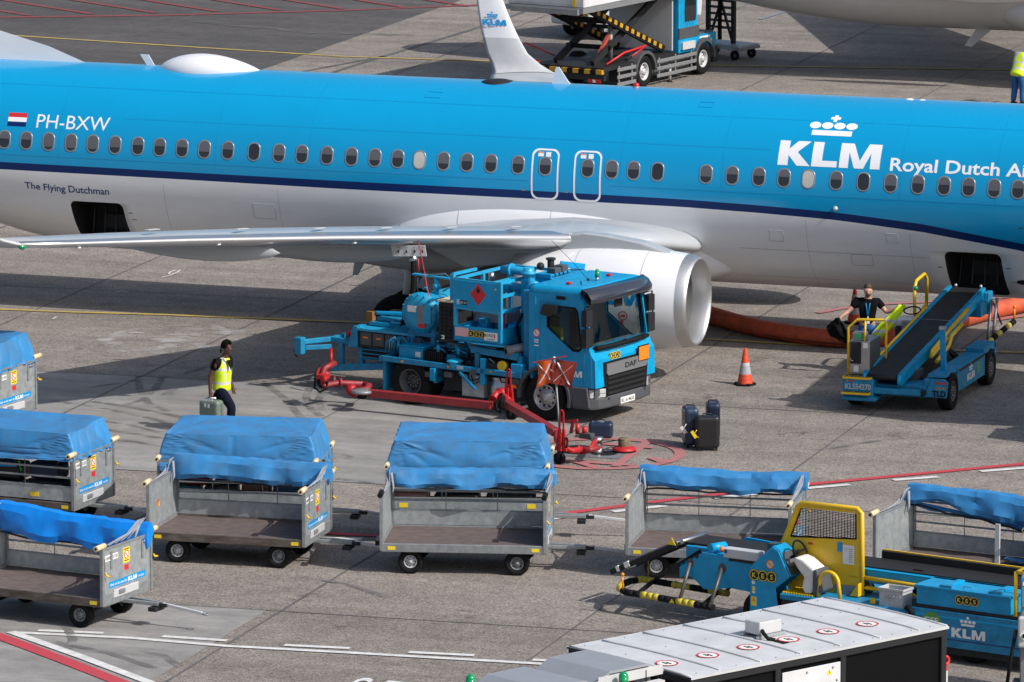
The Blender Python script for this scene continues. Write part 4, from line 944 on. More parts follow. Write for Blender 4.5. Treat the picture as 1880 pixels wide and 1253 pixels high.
g.tube([(-3.2, -.35, 2.5), (-2.9, -.2, 2.52), (-2.7, -.3, 2.44), (-2.5, -.1, 2.5), (-2.3, -.1, 2.3)], .018, STEEL, 8); g.tube([(-2.9, -.3, 2.18), (-2.7, -.3, 2.3), (-2.5, -.3, 2.32), (-2.2, -.2, 2.42)], .015, STEEL, 8)
g.tube(arc((-3.25, -.4, 2.19), .05, 0, 180, 8), .015, TURQ, 6); mk('relief_valve', g, TK)
g = G(); g.box(-2.50, -2.14, -1.05, -.35, 1.32, 2.12, DARK); g.box(-2.52, -2.12, -1.07, -.33, 2.12, 2.16, CREAM)
for i in range(3):
    for j in range(9): g.cyl((-2.42+.1*i, -1.05, 1.42+.075*j), (-2.42+.1*i, -1.075, 1.42+.075*j), .022, BLACK, 8)
g.box(-2.44, -2.36, -1.062, -1.05, 1.38, 1.46, LABELW); mk('control_cabinet', g, TK, bevel=.012)
# lift basket
bk = None; g = G(); x0, x1, y0, y1 = -2.08, -.97, -1.15, .85
g.box(x0, x1, y0, y1, 1.40, 1.44, TBLUE)
g.prism([(x0, 1.40), (x1, 1.38), (x1, 1.71), (x0, 1.71)], (0, y0+.03, 0), X, Z, .03, TBLUE); g.prism([(-y1, 1.40), (-y0-.03, 1.38), (-y0-.03, 1.71), (-y1, 1.71)], (x1-.03, 0, 0), -Y, Z, -.03, TBLUE)
g.box(x0, x0+.03, y0, y1, 1.42, 1.70, TBLUE); g.box(x0, x1, y1-.03, y1, 1.42, 1.70, TBLUE); bk = mk('lift_basket', g, TK, bevel=.008)
g = G(); R_ = lambda a, b, w=.055: g.bar(a, b, w, w, TURQ)
for x, y in ((x0+.03, y0+.03), (x1-.03, y0+.03), (x0+.03, y1), (x1-.03, y1), (x1-.03, -.15), (x0+.03, -.15), (-1.5, y1)): R_((x, y, 1.7), (x, y, 2.63), .065)
for z in (2.05, 2.35, 2.62):
    R_((x1-.03, y0, z), (x1-.03, y1, z)); R_((x0+.03, y0, z), (x0+.03, y1, z)); R_((x0, y1, z), (x1, y1, z))
R_((x0, y0+.03, 2.06), (x1, y0+.03, 2.04)); R_((x0, y0+.03, 2.63), (x1, y0+.03, 2.61)); R_((-1.86, -1.0, 2.03), (-1.1, -1.0, 2.0), .05)
R_((x0-.12, -1.0, 1.7), (x0-.12, -1.0, 2.68), .08); R_((x0-.12, -1.0, 2.68), (x0-.1, -.2, 2.68)); mk('guard_rail', g, bk)
g = G(); g.box(x0, x1, y0-.004, y0+.02, 2.07, 2.61, TBLUE); pn = mk('front_panel', g, bk, bevel=.006)
g = G(); q = [(-.19, 0), (0, -.22), (.19, 0), (0, .22)]; g.prism(q, (-1.50, y0-.006, 2.36), X, Z, 0, REDD)
g.prism([(-.035, .06), (.03, .05), (.045, .10), (.02, .15), (.0, .12), (-.005, .18), (-.04, .13)], (-1.50, y0-.009, 2.34), X, Z, 0, DARK)
g.box(-1.93, -1.76, y0-.008, y0-.005, 2.13, 2.22, DARK); g.text('JET A-1', (-1.845, y0-.010, 2.152), X, Z, .042, LABELW, bold=.02, align='C', width=.15)
for i in range(3): g.box(-2.0+.022*i, -1.988+.022*i, y0-.008, y0-.005, 2.13, 2.22, LABELW)
g.prism([(0, 0), (.05, 0), (.025, .045)], (-1.12, y0-.007, 2.48), X, Z, 0, YDEC); mk('hazard_diamond', g, pn)
g = G(); yy = y0-.002; n_ = yy
g.box(-2.04, -1.74, yy-.004, yy, 1.50, 1.67, mat('pink_notice', (.75, .42, .42), .5)); kes(g, (-1.665, yy-.002, 1.575), X, Z, .068)
g.box(-1.36, -1.06, yy-.004, yy, 1.47, 1.63, LABELW); g.text('KUNZ', (-1.34, yy-.006, 1.55), X, Z, .055, DARK, bold=.01, width=.20, shear=.2); g.box(-1.3, -1.12, yy-.006, yy-.004, 1.495, 1.505, DARK); g.box(-1.13, -1.10, yy-.006, yy-.004, 1.53, 1.60, REDD); mk('basket_signs', g, bk)
g = G(); g.box(-1.95, -1.2, -.6, -.1, 1.72, 1.95, GREY); g.box(-1.8, -1.6, -.7, -.4, 1.5, 1.8, TBLUE2); g.bar((-1.9, -.6, 1.6), (-1.2, -.3, 1.9), .04, .04, TURQ); g.bar((-1.1, -.5, 1.98), (-1.5, -.5, 1.62), .035, .035, TURQ); g.box(-1.55, -1.35, -.5, -.3, 1.45, 1.75, TBLUE2); mk('fuel_meter', g, bk, bevel=.01)
g = G(); g.box(-1.12, -1.04, -.98, -.90, 1.45, 2.0, RED); mk('red_post', g, bk)
for y in (-.7, .6):
    g = G()
    for k in range(2): g.bar((-2.2, y, .95+.2*k), (-.8, y, 1.15+.2*k-.4*k), .09, .07, DARK); 
    g.bar((-1.75, y-.3, 1.24), (-.62, y-.3, 1.18), .10, .13, TBLUE2); g.bar((-1.6, y-.3, 1.2), (-1.6, y-.3, .9), .1, .1, TBLUE2); g.bar((-.6, y-.3, 1.2), (-.6, y-.3, .9), .1, .1, TBLUE2); mk('scissor_frame', g, TK)
# pipework behind the cab
g = G(); g.box(-.86, -.66, -.62, -.40, 1.1, 2.66, TBLUE); g.box(-.62, -.44, -.9, .9, 1.0, 2.5, TBLUE2); mk('pipe_column', g, TK, bevel=.015)
g = G(); g.tube([(-1.5, -.3, 2.75), (-1.2, -.28, 2.75), (-1.0, -.28, 2.74), (-.86, -.3, 2.66), (-.84, -.32, 2.55), (-.9, -.32, 2.44), (-1.1, -.32, 2.42), (-1.45, -.35, 2.42)], .085, TURQ, 14)
g.tube([(-.75, -.5, 2.66), (-.75, -.5, 2.88)], .11, TURQ, 14); g.tube([(-.75, -.5, 2.62), (-.6, -.62, 2.60), (-.48, -.72, 2.52), (-.42, -.8, 2.38)], .085, TURQ, 14)
for p in ((-1.3, -.28, 2.75), (-1.3, -.33, 2.42)): g.cyl(V(p)-X*.03, V(p)+X*.03, .13, TURQ, 18)
g.cyl((-.75, -.5, 2.74), (-.75, -.5, 2.80), .15, TURQ, 18); g.cyl((-.53, -.68, 2.57), (-.49, -.71, 2.53), .13, TURQ, 18); g.cyl((-1.62, -.5, 2.55), (-1.62, -.5, 2.7), .06, STEEL); mk('delivery_pipe', g, TK)
g = G(); g.box(-.72, -.36, -.3, 1.0, 2.62, 2.66, TBLUE2); g.box(-.72, -.36, -.3, -.26, 2.56, 2.74, TBLUE); 
for y in (-.15, .0, .15, .3, .45): g.bar((-.66, y, 2.70), (-.40, y, 2.70), .10, .05, TBLUE2)
g.box(-.62, -.42, -.05, .18, 2.72, 2.82, DGREY); g.box(-.62, -.42, .22, .42, 2.72, 2.84, DGREY); g.cyl((-.62, .1, 2.75), (-.62, .1, 2.98), .07, DARK); g.cyl((-.62, .1, 2.96), (-.62, .1, 3.0), .1, DARK); g.ball((-.7, -.15, 2.86), .08, DARK, 10); g.bar((-.66, .5, 2.82), (-.4, 1.0, 2.72), .04, .12, TBLUE); mk('valve_tray', g, TK, bevel=.008)
g = G(); g.cyl((-.9, -1.08, 1.28), (-.55, -.6, 1.36), .10, GREY, 18); g.cyl((-.91, -1.09, 1.28), (-.90, -1.076, 1.28), .05, BLACK, 14); mk('silencer', g, TK)
g = G(); g.box(-1.95, -1.44, -1.06, -.55, .30, .74, GALV); g.box(-1.96, -1.43, -1.07, -.54, .60, .63, GREY); mk('fuel_tank', g, TK, bevel=.07, seg=3)
g = G(); g.lathe([(.001, .28), (.2, .30), (.235, .36), (.235, .62), (.2, .66), (.23, .69), (.23, .74), (.001, .76)], (-1.16, -.82, 0), Z, STEEL, 24); mk('air_tank', g, TK)
g = G(); g.box(-1.46, -1.36, -1.16, -1.06, .58, 1.10, TBLUE); g.bar((-1.95, -1.14, .78), (-1.56, -1.17, .48), .05, .06, TBLUE); g.box(-2.62, -2.50, -1.20, -1.14, .55, .80, TBLUE); g.lathe([(.001, 1.03), (.06, 1.02), (.16, .99), (.17, .96), (.12, .94), (.12, .86)], (-2.12, -1.05, .0), Z, TURQ, 20); g.cyl((-1.0, -1.1, .98), (-1.0, -1.02, .98), .1, YELL, 16); g.cyl((-1.0, -1.03, .98), (-1.0, -.95, .98), .1, DGREY, 16)
g.box(-.75, -.5, -1.14, -.95, .88, 1.06, TBLUE); g.box(-1.35, -1.1, -1.1, -.9, .88, 1.02, DARK); g.box(-.70, -.62, -1.16, -1.13, .58, .66, AMBER); g.bar((-1.32, -1.05, 1.1), (-1.05, -1.0, .9), .02, .02, GREY); mk('side_fittings', g, TK, bevel=.008)
# rear frame and hose cabinet
g = G(); b_ = lambda p, q, w=.09, h=.10, m=TBLUE2: g.bar(p, q, w, h, m)
b_((-5.85, -.95, .98), (-5.50, -.40, 1.0)); b_((-5.5, -.42, 1.0), (-3.6, -.50, .93)); b_((-5.5, .9, 1.0), (-3.6, .9, .93)); b_((-5.5, -.42, 1.0), (-5.5, .95, 1.0)); g.box(-5.97, -5.80, -1.06, -.90, .74, 1.08, TBLUE2); b_((-5.8, -.90, .86), (-5.45, -.5, .86), .04, .1)
b_((-5.25, -.42, .98), (-5.25, -.42, .42)); b_((-4.75, -.45, .95), (-4.75, -.45, .50), .13); b_((-5.4, -.5, .44), (-4.2, -.45, .58), .12, .14); b_((-4.7, -.45, .72), (-4.0, -.45, .76), .08, .12); b_((-4.9, .8, .95), (-4.9, .8, .5)); rf = mk('rear_frame', g, TK, bevel=.01)
g = G(); g.cyl((-5.98, -1.0, .80), (-5.92, -1.0, .80), .06, BLACK); g.tube(arc((-5.90, -1.0, .76), .09, 120, 260, 8), .012, BLACK, 6); mk('rear_lamp', g, rf)
g = G(); g.box(-4.72, -3.45, -.62, .25, .95, 1.28, DARK); g.prism([(-4.95, .93), (-4.72, .93), (-4.72, 1.36), (-4.82, 1.36)], (0, -.30, 0), X, Z, .36, TBLUE2); g.box(-4.74, -3.35, -.66, -.30, 1.28, 1.33, TURQ)
for i in range(5): g.box(-4.66+.30*i, -4.40+.30*i, -.63, -.62, 1.0, 1.25, DGREY); 
for i in range(2): g.box(-4.6+.32*i, -4.48+.32*i, -.636, -.63, 1.13, 1.165, ORNG)
for z in (.90, .82, .74): g.bar((-4.7, -.58, z), (-3.5, -.58, z), .03, .02, TBLUE2)
g.box(-4.7, -3.4, -.5, .3, .70, .93, DARK); mk('hose_cabinet', g, TK, bevel=.01)
g = G(); g.box(-4.75, -3.5, .15, .75, 1.0, 1.45, TBLUE2); g.bar((-4.9, .2, 1.50), (-3.9, .5, 1.52), .12, .06, TBLUE); g.bar((-4.6, -.05, 1.47), (-3.5, -.05, 1.42), .2, .05, TBLUE2); g.cyl((-4.95, .1, 1.5), (-4.8, .12, 1.5), .06, DARK); g.box(-4.7, -4.2, -.28, .1, 1.33, 1.40, TURQ); mk('rear_platform', g, TK, bevel=.01)
h0 = TL(737, 600, 1.35); h1 = TI @ at_y(755, 478, -8.25)
g = G(); pts = []
for i in range(13):
    t = i/12; pts.append(V(h0).lerp(h1, t)+V((.13*math.sin(math.pi*t)*1.0, 0, 0))+V((.05*t*t, 0, 0)))
g.tube(pts, .058, BLACK, 14); g.tube([pts[5], pts[6]], .062, mat('hose_band', (.35, .30, .06), .6), 14); d = (pts[-1]-pts[-2]).normalized()
hs = mk('delivery_hose', g, TK)
g = G(); g.lathe([(.06, 0), (.085, .01), (.085, .08), (.07, .09), (.07, .16), (.10, .17), (.10, .22), (.06, .23), (.06, .30)], pts[-1]-d*.02, d, STEEL, 18); g.tube([pts[-1]+V((.12, 0, .05)), pts[-1]+V((.13, 0, -.25))], .012, REDD, 6); mk('nozzle', g, hs)
g = G(); a = TI @ at_y(768, 440, -8.3); b = TL(788, 548, 2.2); g.tube([a, b], .009, REDD, 5); mk('bonding_wire', g, TK)
# dense small pipework, valves and cables of the refuelling gear
random.seed(11); g = G()
for i in range(14):
    x = -2.9+2.3*random.random(); y = -1.0+.5*random.random(); z = .95+.25*random.random(); L_ = .15+.35*random.random()
    g.tube([(x, y, z), (x+L_*.5, y+.03, z+.05*random.random()), (x+L_, y, z), (x+L_, y+.15, z-.1)], .014+.012*random.random(), TBLUE2, 7)
    if i % 2: g.cyl((x+L_*.5, y, z-.05), (x+L_*.5, y, z+.09), .035, TURQ, 10)
mk('pipework', g, TK)
g = G()
for i in range(10):
    x = -3.6+2.9*random.random(); y = -1.1+.12*random.random(); g.tube([(x, y, .86), (x+.1, y-.03, .68-.12*random.random()), (x+.3, y-.02, .66), (x+.42, y+.05, .84)], .012, BLACK, 6)
for i in range(6):
    y = -.75+.2*i; g.tube([(-.72, y, 2.0), (-.9, y+.05, 1.7+.1*random.random()), (-.85, y+.1, 1.4), (-.6, y+.05, 1.2)], .028, BLACK, 8)
mk('cable_loops', g, TK)
g = G()
for x, z in ((-2.3, .70), (-2.75, .66), (-.72, .72), (-1.7, .80)): g.box(x, x+.16, -1.17, -1.06, z-.05, z+.05, DGREY)
for x in (-3.3, -2.2, -1.2): g.cyl((x, -1.165, .86), (x, -1.175, .86), .025, AMBER, 10)
g.box(-2.0, -1.86, -1.165, -1.16, .84, .90, LGREY); g.box(-3.1, -2.98, -.985, -.98, .95, 1.05, LABELW); mk('marker_fittings', g, TK)
g = G()
for k, (x, y, z) in enumerate(((-4.1, -.1, 1.42), (-3.9, .3, 1.5), (-4.5, .5, 1.5))): g.tube(arc((x, y, z), .13+.03*k, 0, 330, 14, uy=(0, 1, 0)), .03, BLACK if k else TURQ, 8)
g.cyl((-3.62, -.1, 1.33), (-3.62, -.1, 1.62), .05, TURQ, 12); g.cyl((-3.62, -.1, 1.45), (-3.62, -.1, 1.5), .09, TURQ, 14); g.tube([(-4.9, -.2, 1.02), (-5.1, -.1, 1.2), (-5.2, .1, 1.25), (-5.0, .3, 1.1)], .012, REDD, 6); g.ball((-5.3, -.1, 1.08), .06, RED, 8); g.box(-4.95, -4.8, .0, .12, 1.35, 1.55, mat('ochre_cloth', (.30, .13, .03), .8)); mk('hose_reel_fittings', g, TK)
# red inlet boom trailing round to the hydrant
Q = TL
g = G(); e0 = Q(598, 690, .62)
g.tube([e0+V((.05, .25, .22)), e0+V((-.02, .0, .15)), e0+V((-.05, -.1, -.05)), e0+V((.06, -.16, -.16)), Q(625, 703, .42), Q(668, 706, .42)], .058, DRED, 12); g.tube([Q(668, 706, .42), Q(678, 709, .40), Q(672, 716, .38), Q(650, 718, .36)], .065, DRED, 12)
for p, q in ((Q(612, 700, .45), Q(616, 700, .45)), (Q(624, 703, .43), Q(628, 703, .43))): g.cyl(p, q, .10, DRED, 16)
g.ball(e0, .10, DRED, 12); g.ball(e0+V((.1, -.2, -.02)), .08, RED, 10); g.box(e0.x-.02, e0.x+.16, e0.y-.3, e0.y-.1, e0.z-.02, e0.z+.06, RED); g.cyl(e0+V((-.14, 0, 0)), e0+V((-.10, 0, 0)), .16, DRED, 14); g.cyl(e0+V((.02, -.16, -.10)), e0+V((.02, -.12, -.10)), .13, BLACK, 14); g.cyl(Q(608, 640, .9), Q(608, 668, .62), .03, RED, 8); bo = mk('inlet_boom', g, TK)
g = G(); g.tube([e0+V((-.16, .06, .2)), e0+V((-.25, 0, 0)), e0+V((-.2, -.1, -.25)), e0+V((0, -.2, -.3)), e0+V((.2, -.25, -.2))], .02, BLACK, 8); mk('boom_hose', g, bo)
p0, p1 = Q(678, 722, .38), Q(903, 745, .38); g = G(); g.bar(p0, p1, .13, .15, DRED); g.bar(p0.lerp(p1, -.06), p0, .09, .10, DRED); g.ball(Q(645, 716, .36), .12, RED, 10); g.ball(Q(650, 722, .30), .09, RED, 10); mk('boom_arm', g, bo, bevel=.01)
def caster(c, parent):
    g = G(); g.cyl(c+V((0, -.05, .11)), c+V((0, .05, .11)), .11, BLACK, 18); g.bar(c+V((0, .08, .1)), c+V((.05, .08, .3)), .04, .05, DARK); g.bar(c+V((0, -.08, .1)), c+V((.05, -.08, .3)), .04, .05, DARK); g.box(c.x-.03, c.x+.12, c.y-.12, c.y+.12, c.z+.28, c.z+.33, DARK); mk('caster', g, parent)
caster(Q(664, 733, 0), bo); caster(Q(940, 771, 0), bo); caster(Q(1027, 852, 0), bo)
g = G(); c = Q(665, 718, .42); g.lathe([(.001, .03), (.2, .02), (.22, 0), (.22, -.04), (.001, -.04)], c, Z, GREY, 24); mk('swivel_plate', g, bo)
p2, p3 = Q(925, 738, .42), Q(1022, 795, .45); g = G(); g.bar(p2, p3, .17, .14, DRED); g.tube([Q(905, 733, .48), Q(912, 724, .55), Q(925, 730, .5), Q(935, 738, .45)], .085, RED, 12); g.ball(Q(922, 722, .56), .12, RED, 12); g.cyl(Q(914, 722, .56), Q(930, 720, .56), .09, RED, 14)
g.tube([p3, Q(1022, 808, .42), Q(1032, 822, .35), Q(1050, 828, .30), Q(1066, 825, .28)], .058, RED, 12); g.tube([Q(1066, 824, .28), Q(1083, 826, .28), Q(1100, 822, .28)], .05, DRED, 12); g.cyl(Q(1060, 826, .28), Q(1064, 826, .28), .10, DRED, 14); mk('boom_arm', g, bo, bevel=.01)
def bracket(c, h):
    g = G(); c = V(c); ax = V((.25, .97, 0))
    for s in (-1, 1): g.bar(c+X*(s*.09), c+X*(s*.045)+Z*h*.55, .05, .05, RED); g.bar(c+X*(s*.045)+Z*h*.5, c+X*(s*.035)+Z*h, .025, .03, RED)
    g.bar(c, c+Z*h*.45, .14, .05, RED); g.tube([c+X*-.035+Z*h, c+Z*(h+.03), c+X*.035+Z*h], .016, RED, 8); mk('lift_handle', g, bo)
bracket(Q(934, 738, .40), .62); bracket(Q(1031, 828, .30), .75)
g = G()
for a in ((917, 738, .5), (921, 743, .42), (1036, 820, .40)):
    c = Q(*a); g.tube(arc(c, .17, 0, 300, 14, ux=(.7, -.7, 0), uy=(.2, .2, .9)), .022, BLACK, 8)
mk('boom_hose', g, bo)
g = G(); c = Q(1096, 832, .0); g.lathe([(.12, .02), (.12, .10), (.09, .12), (.09, .22), (.12, .24), (.12, .30), (.001, .32)], c, Z, STEEL, 20); g.tube([Q(1062, 824, .26), Q(1075, 830, .22), Q(1085, 826, .26), c+V((-.02, 0, .26))], .055, RED, 12); g.cyl(c+V((-.28, 0, .34)), c+V((-.28, 0, .48)), .05, RED); g.cyl(c+V((-.5, .1, .3)), c+V((-.5, .1, .5)), .045, RED); g.box(c.x-.35, c.x-.1, c.y-.08, c.y+.08, .26, .36, DGREY); g.bar(c+V((-.65, .1, .3)), c+V((-.6, .1, .55)), .05, .05, RED); g.bar(c+V((-.72, .1, .52)), c+V((-.5, .1, .56)), .04, .04, RED); mk('hydrant_coupler', g, bo)
# signal flags on a pole, hydrant pit and its lid
fp = at_z(1028, 850, 0); FG = thing('warning_flags', 'orange flags with white crosses on a steel pole beside the truck cab', 'flag', fp)
g = G(); g.tube([(0, 0, 0), (-.02, 0, .8), (-.13, .04, 1.98)], .018, GREY, 10); g.ball((-.13, .04, 1.99), .025, LABELW, 8); po = mk('pole', g, FG)
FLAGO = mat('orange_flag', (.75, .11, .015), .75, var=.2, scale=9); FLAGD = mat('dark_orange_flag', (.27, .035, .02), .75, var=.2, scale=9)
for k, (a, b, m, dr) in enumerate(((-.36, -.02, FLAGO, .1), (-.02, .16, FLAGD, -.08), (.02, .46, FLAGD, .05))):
    g = G(); vs = []; nu, nv = 8, 8
    for j in range(nv+1):
        for i in range(nu+1):
            u, v = i/nu, j/nv; x = a+(b-a)*u; vs.append((x*.92-.13+.05*math.sin(3*v+k)*(1 if k != 1 else -1), (-.12 if k == 0 else -.05)*u-.06*math.sin(4*u+2*v), 1.93-.42*v+(.05 if k == 2 else 0)*(1-v)-dr*(1-u if k == 0 else u)*v*.9+(.03*u if k == 0 else -.05*u*u)))
    g.add(vs, [(j*(nu+1)+i, (j+1)*(nu+1)+i, (j+1)*(nu+1)+i+1, j*(nu+1)+i+1) for j in range(nv) for i in range(nu)], m, True)
    def sf(u, v):
        i, j = min(nu-1, int(u*nu)), min(nv-1, int(v*nv)); fu, fv = u*nu-i, v*nv-j; q = lambda a_, b_: V(vs[b_*(nu+1)+a_])
        return (q(i, j)*(1-fu)+q(i+1, j)*fu)*(1-fv)+(q(i, j+1)*(1-fu)+q(i+1, j+1)*fu)*fv+V((0, -.008, 0))
    if k != 1:
        for sgn in (1, -1):
            L_ = [sf(.5+sgn*(t-.5)*.68, .5+(t-.5)*.74) for t in [q/12 for q in range(13)]]; w_ = V((.024, 0, -.024*sgn*.7))
            g.add([p+w_ for p in L_]+[p-w_ for p in L_], [(q, q+1, 14+q, 13+q) for q in range(12)], DECAL)
    else:
        L_ = [sf(.2+.6*t, .35+.5*t) for t in [q/8 for q in range(9)]]; w_ = V((.024, 0, -.02)); g.add([p+w_ for p in L_]+[p-w_ for p in L_], [(q, q+1, 10+q, 9+q) for q in range(8)], DECAL)
    mk('flag', g, FG)
g = G(); g.bar((-.5, -.1, 1.90), (.1, .1, 2.03), .02, .02, DRED); mk('crossbar', g, FG)
pit = thing('hydrant_pit', 'steel framed fuel hydrant pit sunk in the apron under the red coupler', 'hydrant pit', at_z(1098, 834, 0), 3)
g = G(); g.box(-.62, .55, -.42, .42, .0005, .022, GREY); g.disc((.12, 0, .026), X, Y, .24, BLACK); g.disc((.12, 0, .028), X, Y, .26, STEEL, r0=.24); mk('pit_frame', g, pit)
g = G(); g.lathe([(.001, .10), (.28, .09), (.30, .06), (.30, .015), (.26, .015)], (-.42, .05, 0), Z, DARK, 24); mk('pit_cover', g, pit)
ld = thing('manhole_cover', 'round red hydrant cover with a worn hub lying on the apron', 'cover', at_z(1146, 831, 0))
g = G(); g.lathe([(.001, .13), (.1, .125), (.2, .10), (.225, .075), (.225, .05)], (0, 0, 0), Z, RED, 32); g.lathe([(.225, .05), (.225, .01), (.001, .0)], (0, 0, 0), Z, BLACK, 32); mk('plate', g, ld)
g = G(); g.lathe([(.11, .10), (.115, .13), (.115, .26), (.10, .28), (.001, .275)], (0, 0, 0), Z, mat('rusty_hub', (.20, .15, .09), .8, var=.5, scale=14), 24); mk('hub', g, ld)
g = G(); a, b = at_z(1145, 810, .27), at_z(1105, 812, .1)
w0 = ld.location; g.tube([V(a)-w0, V(at_z(1135, 808, .3))-w0, V(at_z(1115, 812, .2))-w0, V(at_z(1102, 815, .25))-w0], .008, BLACK, 6); g.tube([V(at_z(1138, 824, .06))-w0, V(at_z(1120, 821, .03))-w0, V(at_z(1108, 826, .05))-w0], .008, BLACK, 6); mk('tether', g, ld)
# ------------------------------------------------------------------ baggage carts
def put(g, fn, nu, nv, m, closed_v=False):
    vs = [fn(i/nu, j/nv) for i in range(nu+1) for j in range(nv+(0 if closed_v else 1))]; w = nv+(0 if closed_v else 1)
    fs = [(i*w+j, (i+1)*w+j, (i+1)*w+(j+1) % w, i*w+(j+1) % w) for i in range(nu) for j in range(nv)]
    return g.add(vs, fs, m, True)
def nz(x, y, z=0.0): return noise.noise(V((x, y, z)))
RUSTY = mat('rusty_beam', (.13, .115, .10), .65, metal=.2, var=.5, scale=4, col2=(.06, .045, .035), stretch=(1, 3, 3))
def cart_base(label, loc, rz, handle=CREAM, near=False, bar_=True, beam=None):
    beam = beam or RUSTY
    """open luggage cart: deck, two sheet ends, railed back (+Y), open front (-Y), drawbar at +X"""
    c = thing('baggage_cart', label, 'baggage cart', loc, rz, 'grey baggage carts with blue covers on the apron')
    g = G(); g.box(-1.40, 1.40, -.76, .76, .50, .535, PLY); mk('deck', g, c)
    g = G(); g.box(-1.43, 1.43, -.80, -.75, .40, .545, beam); g.box(-1.43, 1.43, .75, .80, .40, .56, beam); g.box(-1.43, -1.38, -.75, .75, .40, .545, GALVD); g.box(1.38, 1.43, -.75, .75, .40, .545, GALVD)
    for x in (-.9, 0, .9): g.box(x-.03, x+.03, -.74, .74, .40, .495, GALVD)
    fr = mk('frame', g, c, bevel=.008)
    for x in (-1.30, 1.18):
        g = G(); g.box(x, x+.13, -.806, -.80, .44, .50, YDEC); mk('reflector', g, fr)
    for s in (-1, 1):
        g = G(); x = s*1.41; g.box(x-.008, x+.008, -.76, .76, .56, 1.36, GALV); ep = mk('end_panel', g, c)
        g = G()
        for y in (-.78, .78): g.box(x-.03, x+.03, y-.03, y+.03, .42, 1.40, GALVD)
        g.box(x-.02, x+.02, -.75, .75, 1.345, 1.38, GALVD); g.box(x-.02, x+.02, -.75, .75, .545, .60, GALVD)
        for y in (-.5, .5): g.box(x+s*.016, x+s*.022, y-.03, y+.03, 1.0, 1.3, GALVD)
        mk('post', g, ep, bevel=.006)
        for y in (-.78, .78):
            g = G(); yy = y+math.copysign(.06, y); g.tube([(x, yy-.14, 1.42), (x, yy+.14, 1.43)], .047, handle, 12); g.tube([(x, yy-.145, 1.42), (x, yy-.141, 1.42)], .022, BLACK, 8); mk('roller_grip', g, ep)
        if s > 0:
            g = G(); xx = x+.0095
            g.prism([(-.58, .68), (.60, .68), (.60, .79), (-.58, .79)], (xx, 0, 0), Y, Z, 0, DBLUE)
            g.text('Only to be used by', (xx+.002, -.55, .712), Y, Z, .042, DECAL, bold=.008, width=.55); logo(g, (xx+.002, .03, .70), Y, Z, .07, DECAL, crown=False); g.text('cargo', (xx+.002, .35, .712), Y, Z, .04, DECAL, width=.2)
            g.prism([(-.12, 1.02), (.10, 1.02), (.10, 1.28), (-.12, 1.28)], (xx, 0, 0), Y, Z, 0, YDEC); g.disc((xx+.002, -.01, 1.16), Y, Z, .075, REDD); g.disc((xx+.004, -.01, 1.16), Y, Z, .058, LABELW); g.bar((xx+.005, -.05, 1.19), (xx+.005, .03, 1.12), .004, .012, DARK); g.box(xx, xx+.002, -.09, .07, 1.05, 1.065, DARK); g.box(xx, xx+.002, -.1, .08, 1.245, 1.26, DARK)
            g.prism([(-.08, .90), (.06, .90), (.06, .99), (-.08, .99)], (xx, 0, 0), Y, Z, 0, REDD); g.prism([(-.70, 1.15), (-.28, 1.15), (-.28, 1.25), (-.70, 1.25)], (xx, 0, 0), Y, Z, 0, LABELW); g.text('HARG3130', (xx+.002, -.68, 1.17), Y, Z, .06, DARK, bold=.01, width=.38)
            g.prism([(.48, 1.24), (.70, 1.24), (.70, 1.32), (.48, 1.32)], (xx, 0, 0), Y, Z, 0, DNAVY); g.text('S·P·S', (xx+.002, .51, 1.26), Y, Z, .04, LABELW, bold=.01, width=.16); mk('signs', g, ep)
            g = G(); g.tube([(x+.02, -.72, .98), (x+.06, -.73, .93), (x+.08, -.68, .91)], .016, YELL, 8); g.tube([(x+.05, .80, 1.02), (x+.07, .80, .98), (x+.08, .88, .97)], .018, YELL, 8); g.bar((x+.015, -.72, 1.2), (x+.015, -.72, .95), .012, .012, PLY); mk('latch', g, ep)
            g = G(); g.box(x+.01, x+.03, -.45, .35, .50, .64, LGREY); g.box(x+.01, x+.06, -.30, -.12, .55, .62, GALVD); mk('bumper_plate', g, ep, bevel=.01)
        elif 'orange sticker' in label:
            g = G(); g.lathe([(.001, 0), (.065, 0), (.065, .004)], (x+.010, -.25, .95), X, ORNG, 16); mk('sticker', g, ep)
    sy = -1 if near else 1
    if True:
        g = G(); g.box(-1.37, 1.37, sy*.7675-.0075, sy*.7675+.0075, .57, .82, GALV); g.box(-1.38, 1.38, sy*.77-.015, sy*.77+.015, .82, .845, GALVD); bk_ = mk('back_board', g, c)
        g = G()
        for z in (1.0, 1.17, 1.36): g.box(-1.38, 1.38, sy*.7775-.0125, sy*.7775+.0125, z-.016, z+.016, GALVD)
        for x in (-1.36, -.45, .45, 1.36): g.tube([(x, sy*.778, .84), (x, sy*.778, 1.36)], .008, GALVD, 6)
        mk('back_rail', g, c)
    for x in (-.92, .92):
        g = G(); g.cyl((x, -.6, .215), (x, .6, .215), .03, DARK); g.bar((x-.05, -.45, .25), (x-.05, -.45, .42), .05, .03, DARK); g.bar((x-.05, .45, .25), (x-.05, .45, .42), .05, .03, DARK); g.bar((x, 0, .24), (x+.35, 0, .42), .04, .04, DARK); ax = mk('axle', g, c)
        for y in (-.63, .63): wheel(c, (x, y, .215), .215, .16, (0, math.copysign(1, y), 0), GREY if x > 0 else LGREY, .52, 8)
    g = G()
